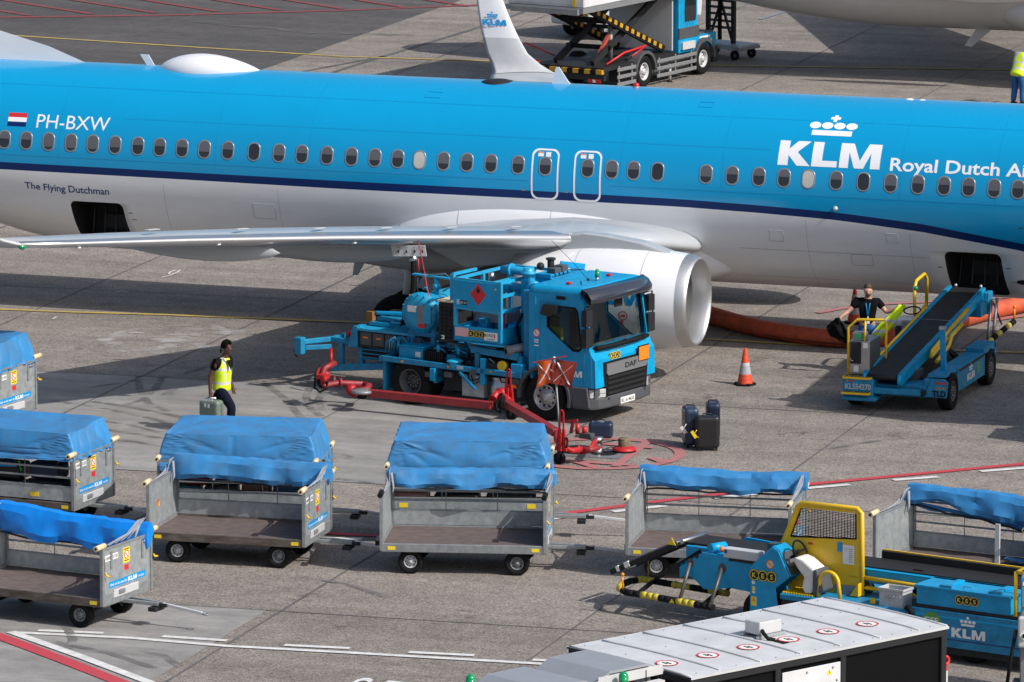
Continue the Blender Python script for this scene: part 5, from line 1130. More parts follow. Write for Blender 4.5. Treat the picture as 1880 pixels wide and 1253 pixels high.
    if bar_:
        g.bar((1.35, -.12, .40), (2.05, -.04, .38), .06, .06, GALVD); g.bar((1.35, .12, .40), (2.05, .04, .38), .06, .06, GALVD); g.box(1.95, 2.2, -.06, .06, .34, .40, DARK); g.bar((2.1, 0, .385), (2.85, 0, .30), .05, .05, LGREY)
        g.tube(arc((2.92, 0, .295), .055, 0, 360, 12, uy=(0, 1, 0))[:-1], .016, GREY, 8, closed=True); g.bar((1.9, 0, .30), (2.05, 0, .30), .3, .07, DARK); mk('drawbar', g, c, bevel=.006)
    g = G(); g.box(-1.60, -1.43, -.06, .06, .34, .44, DARK); g.box(-1.58, -1.52, -.1, .1, .44, .50, GALVD); mk('tow_hitch', g, c, bevel=.008)
    return c
def rolled_cover(c, seed, z0=1.54, sag=.06, drop=0.0, high=.34, m=TARP, y0=.72, lean=0.0):
    """cover gathered up on the back rail: a crumpled, creased sheet, not a roll"""
    random.seed(int(seed*10)); g = G(); N = 26; R = lambda a: random.uniform(-a, a)
    xs = [-1.47+2.94*(i+(.32*R(1) if 0 < i < N else 0))/N for i in range(N+1)]; rows = []
    base = [(.10, -.10), (.09, .0), (.02, .035), (-.10, .02), (-.17, -.06), (-.20, -.16), (-.23, -.26), (-.20, -.34), (-.10, -.33), (.04, -.24)]
    base = [(a, b*high/.34) for a, b in base]; ph = [R(3) for _ in range(6)]
    for i, x in enumerate(xs):
        u = (x+1.47)/2.94; e = min(1, min(u, 1-u)*12+.25); zc = z0-sag*math.sin(math.pi*u)+.02*math.sin(5*u+ph[0])-lean*u
        big = 1+drop*max(0, u-.15)**1.2; ring = []
        pk = [abs(((u*q_+ph[k]) % 1)-.5)*2 for k, q_ in enumerate((2.1, 2.9, 1.6))]
        for k, (a, b) in enumerate(base):
            low = max(0, (k-3)/4) if k < 8 else .6
            sk = abs((((u*2.3+ph[3]+.16*math.sin(7*u+ph[5]))+(.13*k)) % 1)-.5)*2; sk2 = abs((((u*3.4+ph[4]+.2*math.sin(5*u+ph[1]))-(.10*k)) % 1)-.5)*2
            dy = (-.085*(sk-.5)-.06*(sk2-.5))*(low+.30)+R(.010)
            dz = (-.055*(pk[1]-.5)-.05*(pk[2]-.5))*low*(.5+.5*e)+R(.010)+(.02*(pk[0]-.5) if k < 4 else 0)
            ring.append((x+R(.02), y0+(a+dy)*(.55+.45*e), zc+(b*big)*(.8+.2*e)+dz))
        rows.append(ring)
    n = len(base); vs = [p for r in rows for p in r]
    g.add(vs, [(i*n+k, i*n+(k+1) % n, (i+1)*n+(k+1) % n, (i+1)*n+k) for i in range(N) for k in range(n)], m, True)
    g.f.append(list(range(n))[::-1]); g.m.append(m); g.s.append(True); g.f.append([N*n+k for k in range(n)]); g.m.append(m); g.s.append(True)
    tc_ = mk('rolled_cover', g, c); b = tc_.modifiers.new('sub', 'SUBSURF'); b.subdivision_type = 'SIMPLE'; b.levels = b.render_levels = 1
    b = tc_.modifiers.new('split', 'EDGE_SPLIT'); b.split_angle = rad(17)
    g = G()
    def f2(u, v):
        x = -1.42+2.84*u; return (x, y0-.10+.05*nz(x*3, v*2, seed), z0-sag*math.sin(math.pi*u)-.22-.14*v*(.5+.6*abs(nz(x*1.5, seed, 4)))-drop*.3*u)
    put(g, f2, 40, 4, TARPI if drop == 0 else m); mk('cover_lining', g, tc_)
    g = G()
    for s in (-1, 1):
        for k in range(5):
            y = .55-.06*k; g.tube([(s*1.40, y+.1, z0), (s*(1.44-.02*k), y-.2, z0-.10-.02*k), (s*1.40, y-.5-.14*k, 1.40)], .009, TARPI, 5)
        g.tube([(s*1.38, .5, z0-.05), (s*1.33, .42, z0-.3), (s*1.34, .38, z0-.38)], [.03, .02, .01], TARPI, 6)
    g.tube([(-1.38+.23*i, y0-.16+R(.03), z0-high-.02-sag*math.sin(math.pi*i/12)+R(.02)-drop*.3*i/12) for i in range(13)], .018, DARK, 6)
    mk('tie_strap', g, tc_)
    return tc_
def full_cover(c, seed, zt=2.06, z0=1.14, lx=1.42, m=TARP):
    bm = bmesh.new(); bmesh.ops.create_cube(bm, size=2); bmesh.ops.subdivide_edges(bm, edges=bm.edges[:], cuts=44, use_grid_fill=True)
    bmesh.ops.delete(bm, geom=[f for f in bm.faces if f.normal.z < -.9], context='FACES')
    def ridge(t, w): return max(0.0, 1-abs(t)/w)**1.5
    for v in bm.verts:
        x, y, z = v.co; h = (z+1)/2
        nf = abs(x) > .9999; sf = abs(y) > .9999; tf = z > .9999
        kx = 1-.10*h**1.4; k = 1-.12*h
        px = x*lx*kx; py = y*(.76*(1-.04*h) if y > 0 else .80*k); pz = z0+(zt-z0)*h
        if tf: pz += .05*y-.035*max(0, -y-.55)-.018*(1-x*x)*(1-y*y)+.010*nz(px*1.4+seed, py*1.8)
        d = 0.0
        if sf:      # front and back sheets: tension folds fanning out of the top corners, sag in the middle
            for s_ in (-1, 1):
                dx = (1-s_*x)*lx; dz = (1-h)*(zt-z0); r_ = math.hypot(dx, dz)+1e-4; an = math.degrees(math.atan2(dz, dx))
                for a0, w_, L_ in ((16+6*nz(seed, s_), 4.5, 1.3), (34+8*nz(seed, s_+3), 5.5, 1.0), (58, 6, .75), (76, 5, .6)):
                    d += .034*ridge(an-a0, w_)*min(1, r_/.25)*max(0, 1-r_/L_)
            d += .022*ridge(h-.13-.05*nz(px*.9+seed, 1.0), .07)+.022*ridge(h-.34-.10*nz(px*.8+seed, 5), .05)*abs(nz(px*1.2, seed))*2
            for q in range(3): d += .012*ridge(px-(-1.0+.9*q+.25*nz(seed, q)), .035)
            d += -.025*math.sin(math.pi*h)*(1-x*x)+.012*nz(px*2.2+seed, pz*3)
            if h < .10: d += .045*abs(nz(px*1.5+seed, 7.0))+.02
            py += math.copysign(d*1.7, y)
        if nf:
            d = 0
            for a0 in (-.55, -.1, .35, .7): d += .035*ridge(py/.8-a0-.25*(1-h)*a0+.12*nz(seed, a0), .10)*(1-h*.6)
            d += .015*nz(py*3+seed, pz*3)-.02*math.sin(math.pi*h)
            px += math.copysign(d*1.5, x)
        if tf:
            for s_ in (-1, 1): pz += .014*ridge((px-s_*1.32)-.55*(py+.8)*-s_, .05)
            pz += .006*nz(px*5, py*5+seed)
        if tf: pz += .02*nz(px*1.1+seed, py*1.3)-.05*max(0, abs(x)-.8)
        if h < .001: pz += .05*nz(px*1.1+seed, py*1.1)+.018*nz(px*4, py*4)-(.03*ridge(x-.86, .08) if sf else 0)
        v.co = (px, py, pz)
    bm.normal_update(); me = bpy.data.meshes.new('tarpaulin_cover'); bm.to_mesh(me); bm.free(); me.materials.append(m)
    for p in me.polygons: p.use_smooth = True
    o = bpy.data.objects.new('tarpaulin_cover', me); COL.objects.link(o); o.parent = c
    b = o.modifiers.new('sub', 'SUBSURF'); b.levels = 1; b.render_levels = 1
    g = G()
    for s in (-1, 1):
        g.bar((s*1.44, -.2, zt-.52), (s*1.47, -.22, z0+.02), .05, .01, DARK)
    g.tube([(1.2, -.86, z0+.02), (1.1, -.85, z0-.08)], .01, DARK, 5); mk('cover_strap', g, o)
    return o
def where(px, py, z, dx, dy, rz):
    """centre of a cart from the picture position of a point on it (local dx, dy, height z)"""
    p = at_z(px, py, z); a = rad(rz); return (p.x-dx*math.cos(a)+dy*math.sin(a), p.y-dx*math.sin(a)-dy*math.cos(a), 0)
c3 = cart_base('empty grey cart with black roller grips and rolled cover, in front of the truck', where(699, 1003, .5, -1.42, -.8, 14), 14, handle=BLACK, beam=GALVD); rolled_cover(c3, 3.1, z0=1.58, sag=.02, high=.29)
c2 = cart_base('empty cart with orange sticker inside its left end, second in the open row', where(271, 981, .5, -1.42, -.8, 4), 4); rolled_cover(c2, 8.7, z0=1.60, sag=.0, high=.36)
c1 = cart_base('nearest open cart at the lower left, its white drawbar pointing right', where(188, 1106, .5, 1.42, -.8, -8), -8); rolled_cover(c1, 15.2, z0=1.66, sag=.08, high=.46, lean=.10, m=mat('bright_tarpaulin', (.004, .24, .80), .33, var=.2, scale=2, bump=.12, bscale=12))
c4 = cart_base('open empty cart just beyond the yellow belt loader, faded rolled cover', where(1150, 1010, .5, -1.42, -.8, 7), 7, beam=GALVD); FADED = mat('faded_tarpaulin', (.035, .22, .50), .45, var=.2, scale=2, bump=.12, bscale=12); rolled_cover(c4, 21.4, z0=1.66, sag=.02, high=.32, m=FADED)
c5 = cart_base('open cart at the right edge, slack faded cover sagging over its back', where(1604, 1040, .5, -1.42, -.8, -9), -9); rolled_cover(c5, 33.3, z0=1.62, sag=-.03, drop=1.3, high=.26, lean=.04, m=FADED)
g = G(); g.box(.82, .90, -.84, -.80, .5, 1.45, LGREY); mk('side_post', g, c5)
g = G(); put(g, lambda u, v: (.55+.6*u, .15+.25*v, .60+.05*abs(nz(u*4, v*3))+.04*(2*u-1)**2), 12, 5, TARP); b_l = mk('plastic_sheet', g); b_l.matrix_world = M.Translation(c5.location) @ M.Rotation(rad(-9), 4, 'Z'); tag(b_l, 'crumpled blue plastic sheet lying on the deck of the rightmost cart', 'sheet')
r1 = cart_base('loaded cart at the left edge, blue tarpaulin and yellow tag on its side', where(135, 930, .5, 1.42, -.8, -4), -4, near=True)
r2 = cart_base('loaded cart under a blue tarpaulin, behind the second open cart', where(436, 938, .5, 0, -.8, 11), 11, near=True)
r3 = cart_base('loaded cart under a smooth blue tarpaulin, beside the red hydrant boom', where(858, 950, .5, 0, -.8, 16), 16, near=True)
r0 = cart_base('partly visible covered cart at the far left, metal end panel with yellow sign', where(66, 742, .5, 1.42, .78, -8), -8, near=True); full_cover(r0, 4.4, zt=1.86, z0=1.33)
for c, s_, zt, z0 in ((r1, 11.3, 1.80, 1.30), (r2, 5.9, 1.87, 1.22), (r3, 2.2, 1.87, 1.14)): full_cover(c, s_, zt, z0)
g = G(); g.box(.55, .72, -.782, -.776, .62, .70, YDEC); mk('reflector', g, r1); g = G(); g.box(-1.2, -1.05, -.782, -.776, .66, .74, YDEC); g.box(1.05, 1.2, -.782, -.776, .66, .74, YDEC); mk('reflector', g, r3)

# ------------------------------------------------------------------ suitcases
def suitcase(label, loc, rz, w, d, h, m, ribs=True, hand=0.0, lie=False, group=None, z=0.0, tagc=None, wheels=True):
    t = thing('suitcase', label, 'suitcase', (loc[0], loc[1], z), rz, group)
    k = .045 if wheels else 0
    g = G(); g.box(-w/2, w/2, -d/2, d/2, k, k+h, m); sh_ = mk('shell', g, t, bevel=min(.07, d*.28), seg=4)
    g = G()
    if ribs:
        for i in range(7):
            x = -w/2+w*(i+1)/8
            g.bar((x, -d/2-.002, k+.09), (x, -d/2-.002, k+h-.09), .018, .012, m); g.bar((x, d/2+.002, k+.09), (x, d/2+.002, k+h-.09), .018, .012, m)
    g.box(-w/2-.003, w/2+.003, -.008, .008, k+.06, k+h-.06, DARK); mk('seam', g, sh_, bevel=.004)
    g = G(); g.tube([(-.09, 0, k+h-.01), (-.08, 0, k+h+.035+hand), (.08, 0, k+h+.035+hand), (.09, 0, k+h-.01)], .012, DARK, 8); mk('handle', g, t)
    g = G()
    if wheels:
        for x in (-w/2+.06, w/2-.06):
            for y in (-d/2+.05, d/2-.05): g.cyl((x-.015, y, .024), (x+.015, y, .024), .024, BLACK, 12); g.box(x-.018, x+.018, y-.02, y+.02, .03, .06, DARK)
        mk('caster_wheels', g, t)
    if tagc:
        g = G(); g.tube([(-w/2+.02, -d/2-.01, k+h*.6), (-w/2-.03, -d/2-.03, k+h*.5), (-w/2+.05, -d/2-.03, k+h*.36)], .008, tagc, 4); g.prism([(0, 0), (.06, 0), (.06, .16), (0, .16)], (-w/2-.02, -d/2-.02, k+h*.33), V((.8, -.1, .6)), V((-.5, -.1, .8)), .004, tagc); mk('luggage_tag', g, t)
    return t
NAVS = mat('navy_shell', (.012, .022, .055), .32, coat=.3, var=.2, scale=6); BLKS = mat('black_shell', (.012, .012, .014), .38, var=.25, scale=6); BLUS = mat('blue_grey_shell', (.022, .045, .085), .35, coat=.3, var=.2, scale=8)
GRNS = mat('sage_green_shell', (.15, .19, .16), .4, coat=.2, var=.12, scale=6)
p = at_z(1264, 821); suitcase('tall ribbed blue-grey suitcase, left of the group of three on the apron', (p.x, p.y+.1), 26, .27, .50, .72, BLUS, tagc=LABELW)
p = at_z(1296, 828); suitcase('glossy black hard suitcase with yellow tag, nearest of the three', (p.x, p.y+.08), 22, .46, .28, .62, BLKS, ribs=False, tagc=YDEC)
p = at_z(1294, 812); suitcase('navy suitcase half hidden behind the black hard suitcase', (p.x+.05, p.y+.35), 20, .27, .42, .68, NAVS)
p = at_z(1100, 806); suitcase('navy blue suitcase standing on its side by the hydrant coupler', (p.x, p.y+.1), 14, .47, .30, .32, NAVS, ribs=False, wheels=False)
LUG = {'red': (.22, .015, .02), 'grey': (.11, .115, .12), 'black': (.013, .013, .015), 'navy': (.014, .025, .07), 'brown': (.12, .06, .035), 'teal': (.02, .10, .12), 'pink': (.42, .19, .16), 'dark blue': (.02, .05, .13), 'white': (.5, .5, .48), 'charcoal': (.03, .032, .036)}
lm = {k: mat(k.replace(' ', '_')+'_luggage', v, .45, var=.2, scale=6) for k, v in LUG.items()}
def load(c, nm, rows):
    Mx = M.Translation(c.location) @ M.Rotation(c.rotation_euler.z, 4, 'Z')
    for (x, y, z, w, d, h, col, txt) in rows:
        p = Mx @ V((-x, -y, 0)); suitcase(txt, (p.x, p.y), math.degrees(c.rotation_euler.z)+180+(x*37 % 7-3), w, d, h, lm[col], z=z, wheels=False, group='luggage stacked inside the covered carts', ribs=col in ('pink', 'teal', 'grey'))
load(r1, 'left', [(.95, .40, .54, .70, .5, .32, 'black', 'black bag at the bottom left inside the leftmost loaded cart'), (.15, .42, .54, .75, .45, .28, 'charcoal', 'charcoal case on the deck of the leftmost loaded cart'), (-.75, .40, .54, .80, .5, .34, 'black', 'black case with a hanging strap, right end of the leftmost loaded cart'), (.9, .35, .87, .62, .5, .28, 'grey', 'pale grey case on top of a black bag, leftmost loaded cart'), (.1, .36, .83, .7, .5, .3, 'black', 'black case showing small white emblem in leftmost loaded cart'), (-.72, .36, .89, .6, .45, .3, 'navy', 'navy bag below the green strap in the leftmost loaded cart')])
load(r2, 'mid', [(1.0, .40, .54, .55, .5, .34, 'teal', 'teal case at the left end of the middle loaded cart'), (.35, .42, .54, .6, .5, .36, 'charcoal', 'charcoal case low in the middle loaded cart'), (-.28, .40, .54, .5, .45, .42, 'brown', 'brown leather bag between cases in the middle loaded cart'), (-.95, .40, .54, .72, .5, .46, 'dark blue', 'dark blue case with grey strap, right end of the middle loaded cart'), (.8, .36, .89, .5, .5, .26, 'red', 'red bag under the tarpaulin hem of the middle loaded cart'), (.1, .36, .92, .7, .5, .25, 'black', 'black holdall lying on top in the middle loaded cart')])
load(r3, 'right', [(1.0, .40, .54, .62, .5, .36, 'pink', 'ribbed salmon pink case at the left of the cart nearest the hydrant'), (.2, .42, .54, .8, .5, .34, 'black', 'long black bag in the cart nearest the hydrant'), (-.75, .40, .54, .85, .5, .36, 'charcoal', 'charcoal case with paper tags in the cart nearest the hydrant'), (-.05, .36, .89, .7, .5, .25, 'black', 'black bag on top under the smooth tarpaulin'), (-1.05, .36, .91, .5, .45, .24, 'red', 'dark red bag at the right end of the cart nearest the hydrant')])
# chocks of colour on that luggage
g = G(); Mx = M.Translation(r1.location) @ M.Rotation(r1.rotation_euler.z, 4, 'Z'); st = thing('luggage_strap', 'bright green luggage strap hanging in the leftmost loaded cart', 'strap', Mx @ V((.30, -.70, 1.02)), -4)
g.bar((0, 0, .2), (.03, .01, .02), .06, .012, mat('green_strap', (.05, .5, .06), .6)); g.bar((-.05, 0, .12), (-.45, .0, .10), .05, .05, DBLUE); mk('webbing', g, st)
# ------------------------------------------------------------------ belt loader at the forward hold
LA = thing('belt_loader', 'blue belt loader raised to the forward cargo hold beside the man in black', 'belt loader', (10.35, -6.39, 0), 90)
for x in (0, 2.92):
    for s in (-1, 1): wheel(LA, (x, s*.93, .37), .37, .25, (0, s, 0), DGREY, .55, 8)
g = G(); g.box(-.5, 3.35, -.62, .62, .30, .52, TBLUE2); g.box(-.62, .35, -.62, .60, .34, .46, DARK); g.box(.2, 2.8, -.55, .55, .52, .58, DARK); g.cyl((0, -.7, .34), (0, .7, .34), .06, DARK); g.cyl((2.92, -.7, .34), (2.92, .7, .34), .06, DARK)
g.bar((-.66, -.55, .42), (-.66, .4, .42), .1, .12, TBLUE2); ch = mk('chassis', g, LA, bevel=.012)
g = G(); g.prism([(-.55, .28), (-.40, .28), (-.38, .44), (-.30, .58), (-.12, .70), (.35, .72), (3.30, .84), (3.38, .60), (3.36, .40), (3.27, .46), (3.18, .66), (2.95, .74), (2.72, .72), (2.55, .55), (2.48, .30), (.42, .26), (.36, .48), (.18, .66), (-.05, .68), (-.26, .56), (-.34, .28)], (0, -.98, 0), X, Z, .03, TBLUE2)
g = G(); g.box(.40, 2.50, -1.02, -.64, .28, .74, TBLUE2); g.box(2.4, 3.36, -1.02, -.64, .70, .82, TBLUE2); g.box(-.42, .42, -1.0, -.64, .70, .76, TBLUE2); g.box(3.26, 3.40, -1.02, -.64, .40, .80, TBLUE2); g.box(.5, 2.45, -1.024, -1.02, .66, .72, DARK)
logo(g, (1.12, -1.026, .38), X, Z, .14, DECAL); g.box(1.9, 2.1, -1.025, -1.02, .42, .62, mat('green_sticker', (.16, .33, .03), .5)); mk('side_panel', g, LA, bevel=.02)
g = G(); g.prism([(.55, .30), (1.03, .30), (1.06, .62), (.98, .68), (.72, .68)], (-.42, 0, 0), -Y, Z, .05, TBLUE2); g.box(-.42, -.10, -.80, -.55, .30, .66, TBLUE2); rb = mk('rear_block', g, LA, bevel=.015)
g = G()
for i in range(3): g.disc((-.475, -.84-.075*i, .60), -Y, Z, .028, REDD if i == 0 else RBEAC); g.disc((-.475, -.84-.075*i, .50), -Y, Z, .028, DARK); g.disc((-.478, -.84-.075*i, .50), -Y, Z, .026, YDEC, r0=.017)
g.text('TLD', (-.478, -.74, .335), -Y, Z, .115, DARK, bold=.06, width=.28); mk('lamp_cluster', g, rb)
g = G(); g.box(-.78, -.30, .38, 1.0, .24, .66, TBLUE2); g.box(-.86, -.40, .30, 1.0, .22, .30, TBLUE2); lb = mk('step_block', g, LA, bevel=.02)
g = G(); g.text('KL554270', (-.784, .94, .44), -Y, Z, .11, LGREY, bold=.02, width=.52); mk('fleet_number', g, lb)
for z, x0 in ((.665, -.82), (.375, -.92)):
    g = G(); g.box(x0, x0+.2, .42, .99, z-.02, z+.02, YELL)
    for i in range(14): g.box(x0+.02, x0+.18, .45+.038*i, .465+.038*i, z+.02, z+.028, DARK)
    mk('step', g, lb)
g = G()
for i in range(3): g.disc((-.784, .90-.055*i, .60), -Y, Z, .018, RBEAC if i else ORNG)
mk('tail_lamps', g, lb)
ba, bb = V((-.65, .22, .72)), V((4.72, -.04, 1.62)); bd = (bb-ba).normalized(); bs = bd.cross(Z).normalized(); bu = bs.cross(bd)
g = G(); g.bar(ba, bb, .60, .05, BELT, up=bu)
g.cyl(ba-bs*.3-bu*.03, ba+bs*.3-bu*.03, .055, BELT, 14); g.cyl(bb-bs*.29-bu*.03, bb+bs*.29-bu*.03, .05, BELT, 14); bl = mk('belt', g, LA)
g = G(); p = ba.lerp(bb, .62)+bu*.027; g.bar(p-bs*.29, p+bs*.29, .02, .004, GREY, up=bu); mk('belt_seam', g, bl)
for s in (-1, 1):
    g = G(); o = bs*(s*.36)-bu*.07; g.bar(ba+o-bd*.05, bb+o, .085, .22, TBLUE, up=bu); g.bar(ba+o+bu*.12, bb+o+bu*.12, .09, .015, TBLUE2, up=bu)
    g.ball(ba+o-bd*.02, .13, TBLUE, 12, (1, .4, .9)); bm_ = mk('side_beam', g, LA, bevel=.012)
    if s < 0:
        g = G(); g.tube([ba+o+bu*.16+bd*.9, ba+o+bu*.17+bd*3.9], .028, YELL, 8); mk('hand_rail', g, bm_)
g = G()
for q in (0.12, .2): 
    pass
o = bs*.50; pts = [ba+bd*1.5+o-bu*.10, ba+bd*1.62+o+bu*.0, ba+bd*3.9+o+bu*.10]; g.tube(pts, .04, YELL, 10); g.tube([ba+bd*1.5+o+bs*.12-bu*.18, ba+bd*2.3+o+bs*.12-bu*.12, ba+bd*2.5+o+bs*.12+bu*.02, ba+bd*3.2+o+bs*.12+bu*.04], .04, YELL, 10); g.tube([ba+bd*1.4+o+bs*.05-bu*.05, ba+bd*2.4+o+bs*.05+bu*.0], .035, YELL, 8); mk('folding_rail', g, LA)
g = G(); g.bar((.1, -.82, .70), (-.05, -.82, 1.62), .10, .09, TBLUE); g.box(-.10, .02, -.88, -.76, 1.60, 1.66, STEEL); g.box(-.005, .0, -.86, -.78, 1.15, 1.28, CREAM); mk('lamp_post', g, LA, bevel=.008)
g = G()
for y in (-.35, .45): g.bar((.9, y, .5), (3.0, y-.05, 1.15), .07, .12, DGREY); g.bar((2.9, y, .5), (1.6, y-.05, 1.0), .07, .10, DARK)
g.cyl((1.0, .05, .5), (2.4, .0, 1.0), .05, STEEL); g.box(.1, .5, -.3, .5, .5, .72, DGREY); mk('lift_arm', g, LA)
g = G(); g.box(4.1, 4.6, -.52, .42, 1.15, 1.45, TBLUE2); g.box(4.55, 4.85, -.56, -.44, 1.15, 1.60, TBLUE2); hd = mk('boom_head', g, LA, bevel=.02)
g = G(); g.cyl((4.6, -.60, 1.45), (4.2, -.62, .62), .035, STEEL); g.cyl((4.8, -.66, 1.45), (4.4, -.68, .66), .035, STEEL); g.bar((4.85, -.5, 1.5), (4.85, -.75, .9), .03, .03, DARK); mk('support_strut', g, hd)
g = G(); P_ = [V((4.2, -.62, .62)), V((4.5, -.75, .80)), V((4.9, -1.0, .98))]
for i in range(6): g.tube([P_[0].lerp(P_[2], i/6), P_[0].lerp(P_[2], (i+1)/6)], .06, mat('hazard_foam', (.45, .40, .08), .6) if i % 2 == 0 else BLACK, 10)
g.tube([(4.9, -1.0, .98), (4.9, -1.0, 1.25)], .02, AMBER, 6); g.ball((4.9, -1.0, 1.27), .035, AMBER, 8); mk('soft_bumper', g, hd)
g = G()
for x, y in ((4.75, .2), (4.78, -.32)): g.ball((x, y, 1.68), .035, LENS, 8)
mk('end_roller', g, hd)
g = G(); g.tube([(-.5, .96, .66), (-.5, .97, 1.62), (-.5, .78, 1.78), (-.5, .24, 1.80), (-.5, .20, 1.76), (-.5, .20, 1.05)], .027, YELL, 10); g.tube([(-.5, .62, 1.785), (-.5, .64, 1.35)], .024, YELL, 8); mk('guard_hoop', g, LA)
g = G(); g.box(-.52, .25, .52, .94, .68, 1.36, STEEL); g.box(-.54, -.52, .70, .92, .90, 1.34, DARK); cb = mk('control_box', g, LA, bevel=.015)
g = G(); g.box(-.50, -.30, .62, .88, 1.37, 1.52, GREY); g.box(-.506, -.50, .66, .84, 1.40, 1.49, mat('display_green', (.03, .25, .10), .3)); g.box(-.526, -.52, .56, .66, 1.22, 1.33, LABELW); g.box(-.546, -.54, .74, .84, .74, .87, LABELW); g.tube([(-.56, .9, 1.02), (-.58, .9, .98), (-.58, .84, .96)], .01, STEEL, 6); mk('display', g, cb)
g = G(); g.box(.3, 1.3, .50, 1.0, .42, .86, TBLUE2); g.box(1.3, 3.3, .55, 1.0, .40, .62, TBLUE2); g.box(.45, .9, .55, .95, .86, 1.0, GREY); g.box(.95, 1.25, .6, .9, .86, .92, DARK); mk('left_deck', g, LA, bevel=.015)
g = G(); g.box(2.5, 3.0, .42, .86, .62, 1.16, DARK); g.box(2.5, 2.96, .44, .84, 1.16, 1.32, LGREY); g.box(2.42, 2.5, .55, .70, .9, 1.3, GREY); ds = mk('driver_console', g, LA, bevel=.06, seg=3)
g = G(); g.tube(arc((2.95, .62, 1.42), .17, 0, 360, 18, ux=(.95, 0, .3), uy=(0, 1, 0))[:-1], .016, BLACK, 6, closed=True); mk('steering_wheel', g, ds)
g = G(); yl = .72; g.prism([(3.45, .95), (4.35, .95), (4.35, 1.38), (4.05, 1.32), (3.95, 1.27), (3.45, 1.22)], (0, yl, 0), X, Z, .03, YELL); g.tube([(3.45, yl-.015, .95), (3.42, yl-.015, 1.82), (3.55, yl-.015, 1.93), (4.15, yl-.015, 1.98), (4.35, yl-.015, 1.86), (4.36, yl-.015, .95)], .035, YELL, 10); g.ball((3.42, yl-.04, 1.80), .05, GBEAC, 10); mk('side_guard', g, LA)
# ------------------------------------------------------------------ belt loader in the foreground
LB = thing('belt_loader', 'foreground belt loader with yellow mesh driver guard, beyond the white container', 'belt loader', (15.6, -26.6, 0), -14.8)
BM = (M.Translation((15.6, -26.6, 0)) @ M.Rotation(rad(-14.8), 4, 'Z')).inverted()
def BL_(px, py, z): return BM @ at_z(px, py, z)
for x, s in ((-1.75, -1), (-1.75, 1), (2.25, -1), (2.25, 1)): wheel(LB, (x, s*.78, .36), .36, .24, (0, s, 0), LGREY, .55, 8)
g = G(); g.box(-2.1, 3.6, -.55, .95, .38, .66, TBLUE2); g.box(-2.0, 3.5, -.7, -.5, .40, .6, DARK); mk('chassis', g, LB, bevel=.015)
g = G(); g.box(-1.3, 1.22, -1.05, -.15, .66, .76, TBLUE2); g.box(-1.3, 1.2, -1.0, -.9, .32, .66, DARK); g.box(.35, .45, -.95, -.9, .76, .86, YELL); mk('driver_deck', g, LB, bevel=.015)
g = G()
for i in range(12): g.box(-1.28+.05*i, -1.255+.05*i, -1.0, -.45, .765, .785, YELL)
mk('foot_grating', g, LB)
g = G(); g.box(1.20, 3.5, -1.06, -.4, .26, .84, TBLUE2); g.box(1.26, 3.45, -1.066, -1.06, .72, .75, TBLUE); g.box(1.24, 3.48, -1.064, -1.06, .38, .40, DNAVY); g.box(1.2, 3.5, -1.02, -.5, .14, .26, DARK); g.box(1.20, 3.46, -1.03, -.42, .84, .90, DARK); sp_ = mk('side_tank', g, LB, bevel=.012)
g = G(); logo(g, (1.95, -1.068, .44), X, Z, .155, DECAL); g.disc((1.58, -1.067, .60), X, Z, .20, mat('green_disc', (.10, .32, .05), .5)); g.text('GSE', (1.44, -1.069, .63), X, Z, .085, DECAL, bold=.02, width=.27); g.text('fuel', (1.46, -1.069, .48), X, Z, .085, DECAL, bold=.02, width=.24); mk('tank_markings', g, sp_)
g = G(); g.box(1.27, 2.98, -1.02, -.36, .90, 1.18, TBLUE); g.box(1.24, 3.01, -1.05, -.34, 1.18, 1.215, TBLUE)
for x in (1.72, 2.62): g.box(x, x+.12, -1.0, -.45, 1.215, 1.25, TBLUE); g.box(x-.02, x+.2, -1.03, -.9, 1.20, 1.26, TBLUE2)
g.tube([(2.1, -.95, 1.215), (2.1, -.95, 1.26), (2.26, -.95, 1.26), (2.26, -.95, 1.215)], .01, TURQ, 6); lk = mk('locker', g, LB, bevel=.008)
g = G(); kes(g, (2.06, -1.022, 1.05), X, Z, .075); mk('roundel_badges', g, lk)
g = G(); cw = [(-1.93, .34), (-1.93, 1.10), (-1.86, 1.18), (-1.50, 1.50), (-1.38, 1.44), (-1.17, 1.02), (-1.44, .80), (-1.36, .34)]
g.prism(cw, (0, -.93, 0), X, Z, .03, TBLUE); g.prism(cw, (0, -.56, 0), X, Z, .03, TBLUE); g.box(-1.93, -1.90, -.92, -.58, .4, 1.12, TBLUE)
for a, b_ in zip(cw[1:5], cw[2:6]): g.bar((a[0], -.745, a[1]), (b_[0], -.745, b_[1]), .36, .025, TBLUE)
cwl = mk('cowl', g, LB, bevel=.012)
g = G(); g.bar((-1.36, -.745, 1.40), (-1.18, -.745, 1.05), .32, .05, DGREY); g.box(-1.30, -1.22, -.85, -.7, 1.15, 1.3, GREY); g.cyl((-1.36, -.6, 1.34), (-1.20, -.6, 1.40), .03, DARK); g.box(-1.66, -1.50, -.86, -.66, 1.42, 1.52, GLASS); mk('instrument_panel', g, cwl)
g = G(); g.tube(arc((-1.10, -.74, 1.44), .18, 0, 360, 20, ux=(-.45, .0, .89), uy=(0, 1, 0))[:-1], .017, BLACK, 8, closed=True); g.bar((-1.10, -.92, 1.44), (-1.10, -.56, 1.44), .03, .02, BLACK); g.cyl((-1.28, -.74, 1.3), (-1.10, -.74, 1.44), .025, BLACK, 8); mk('steering_wheel', g, cwl)
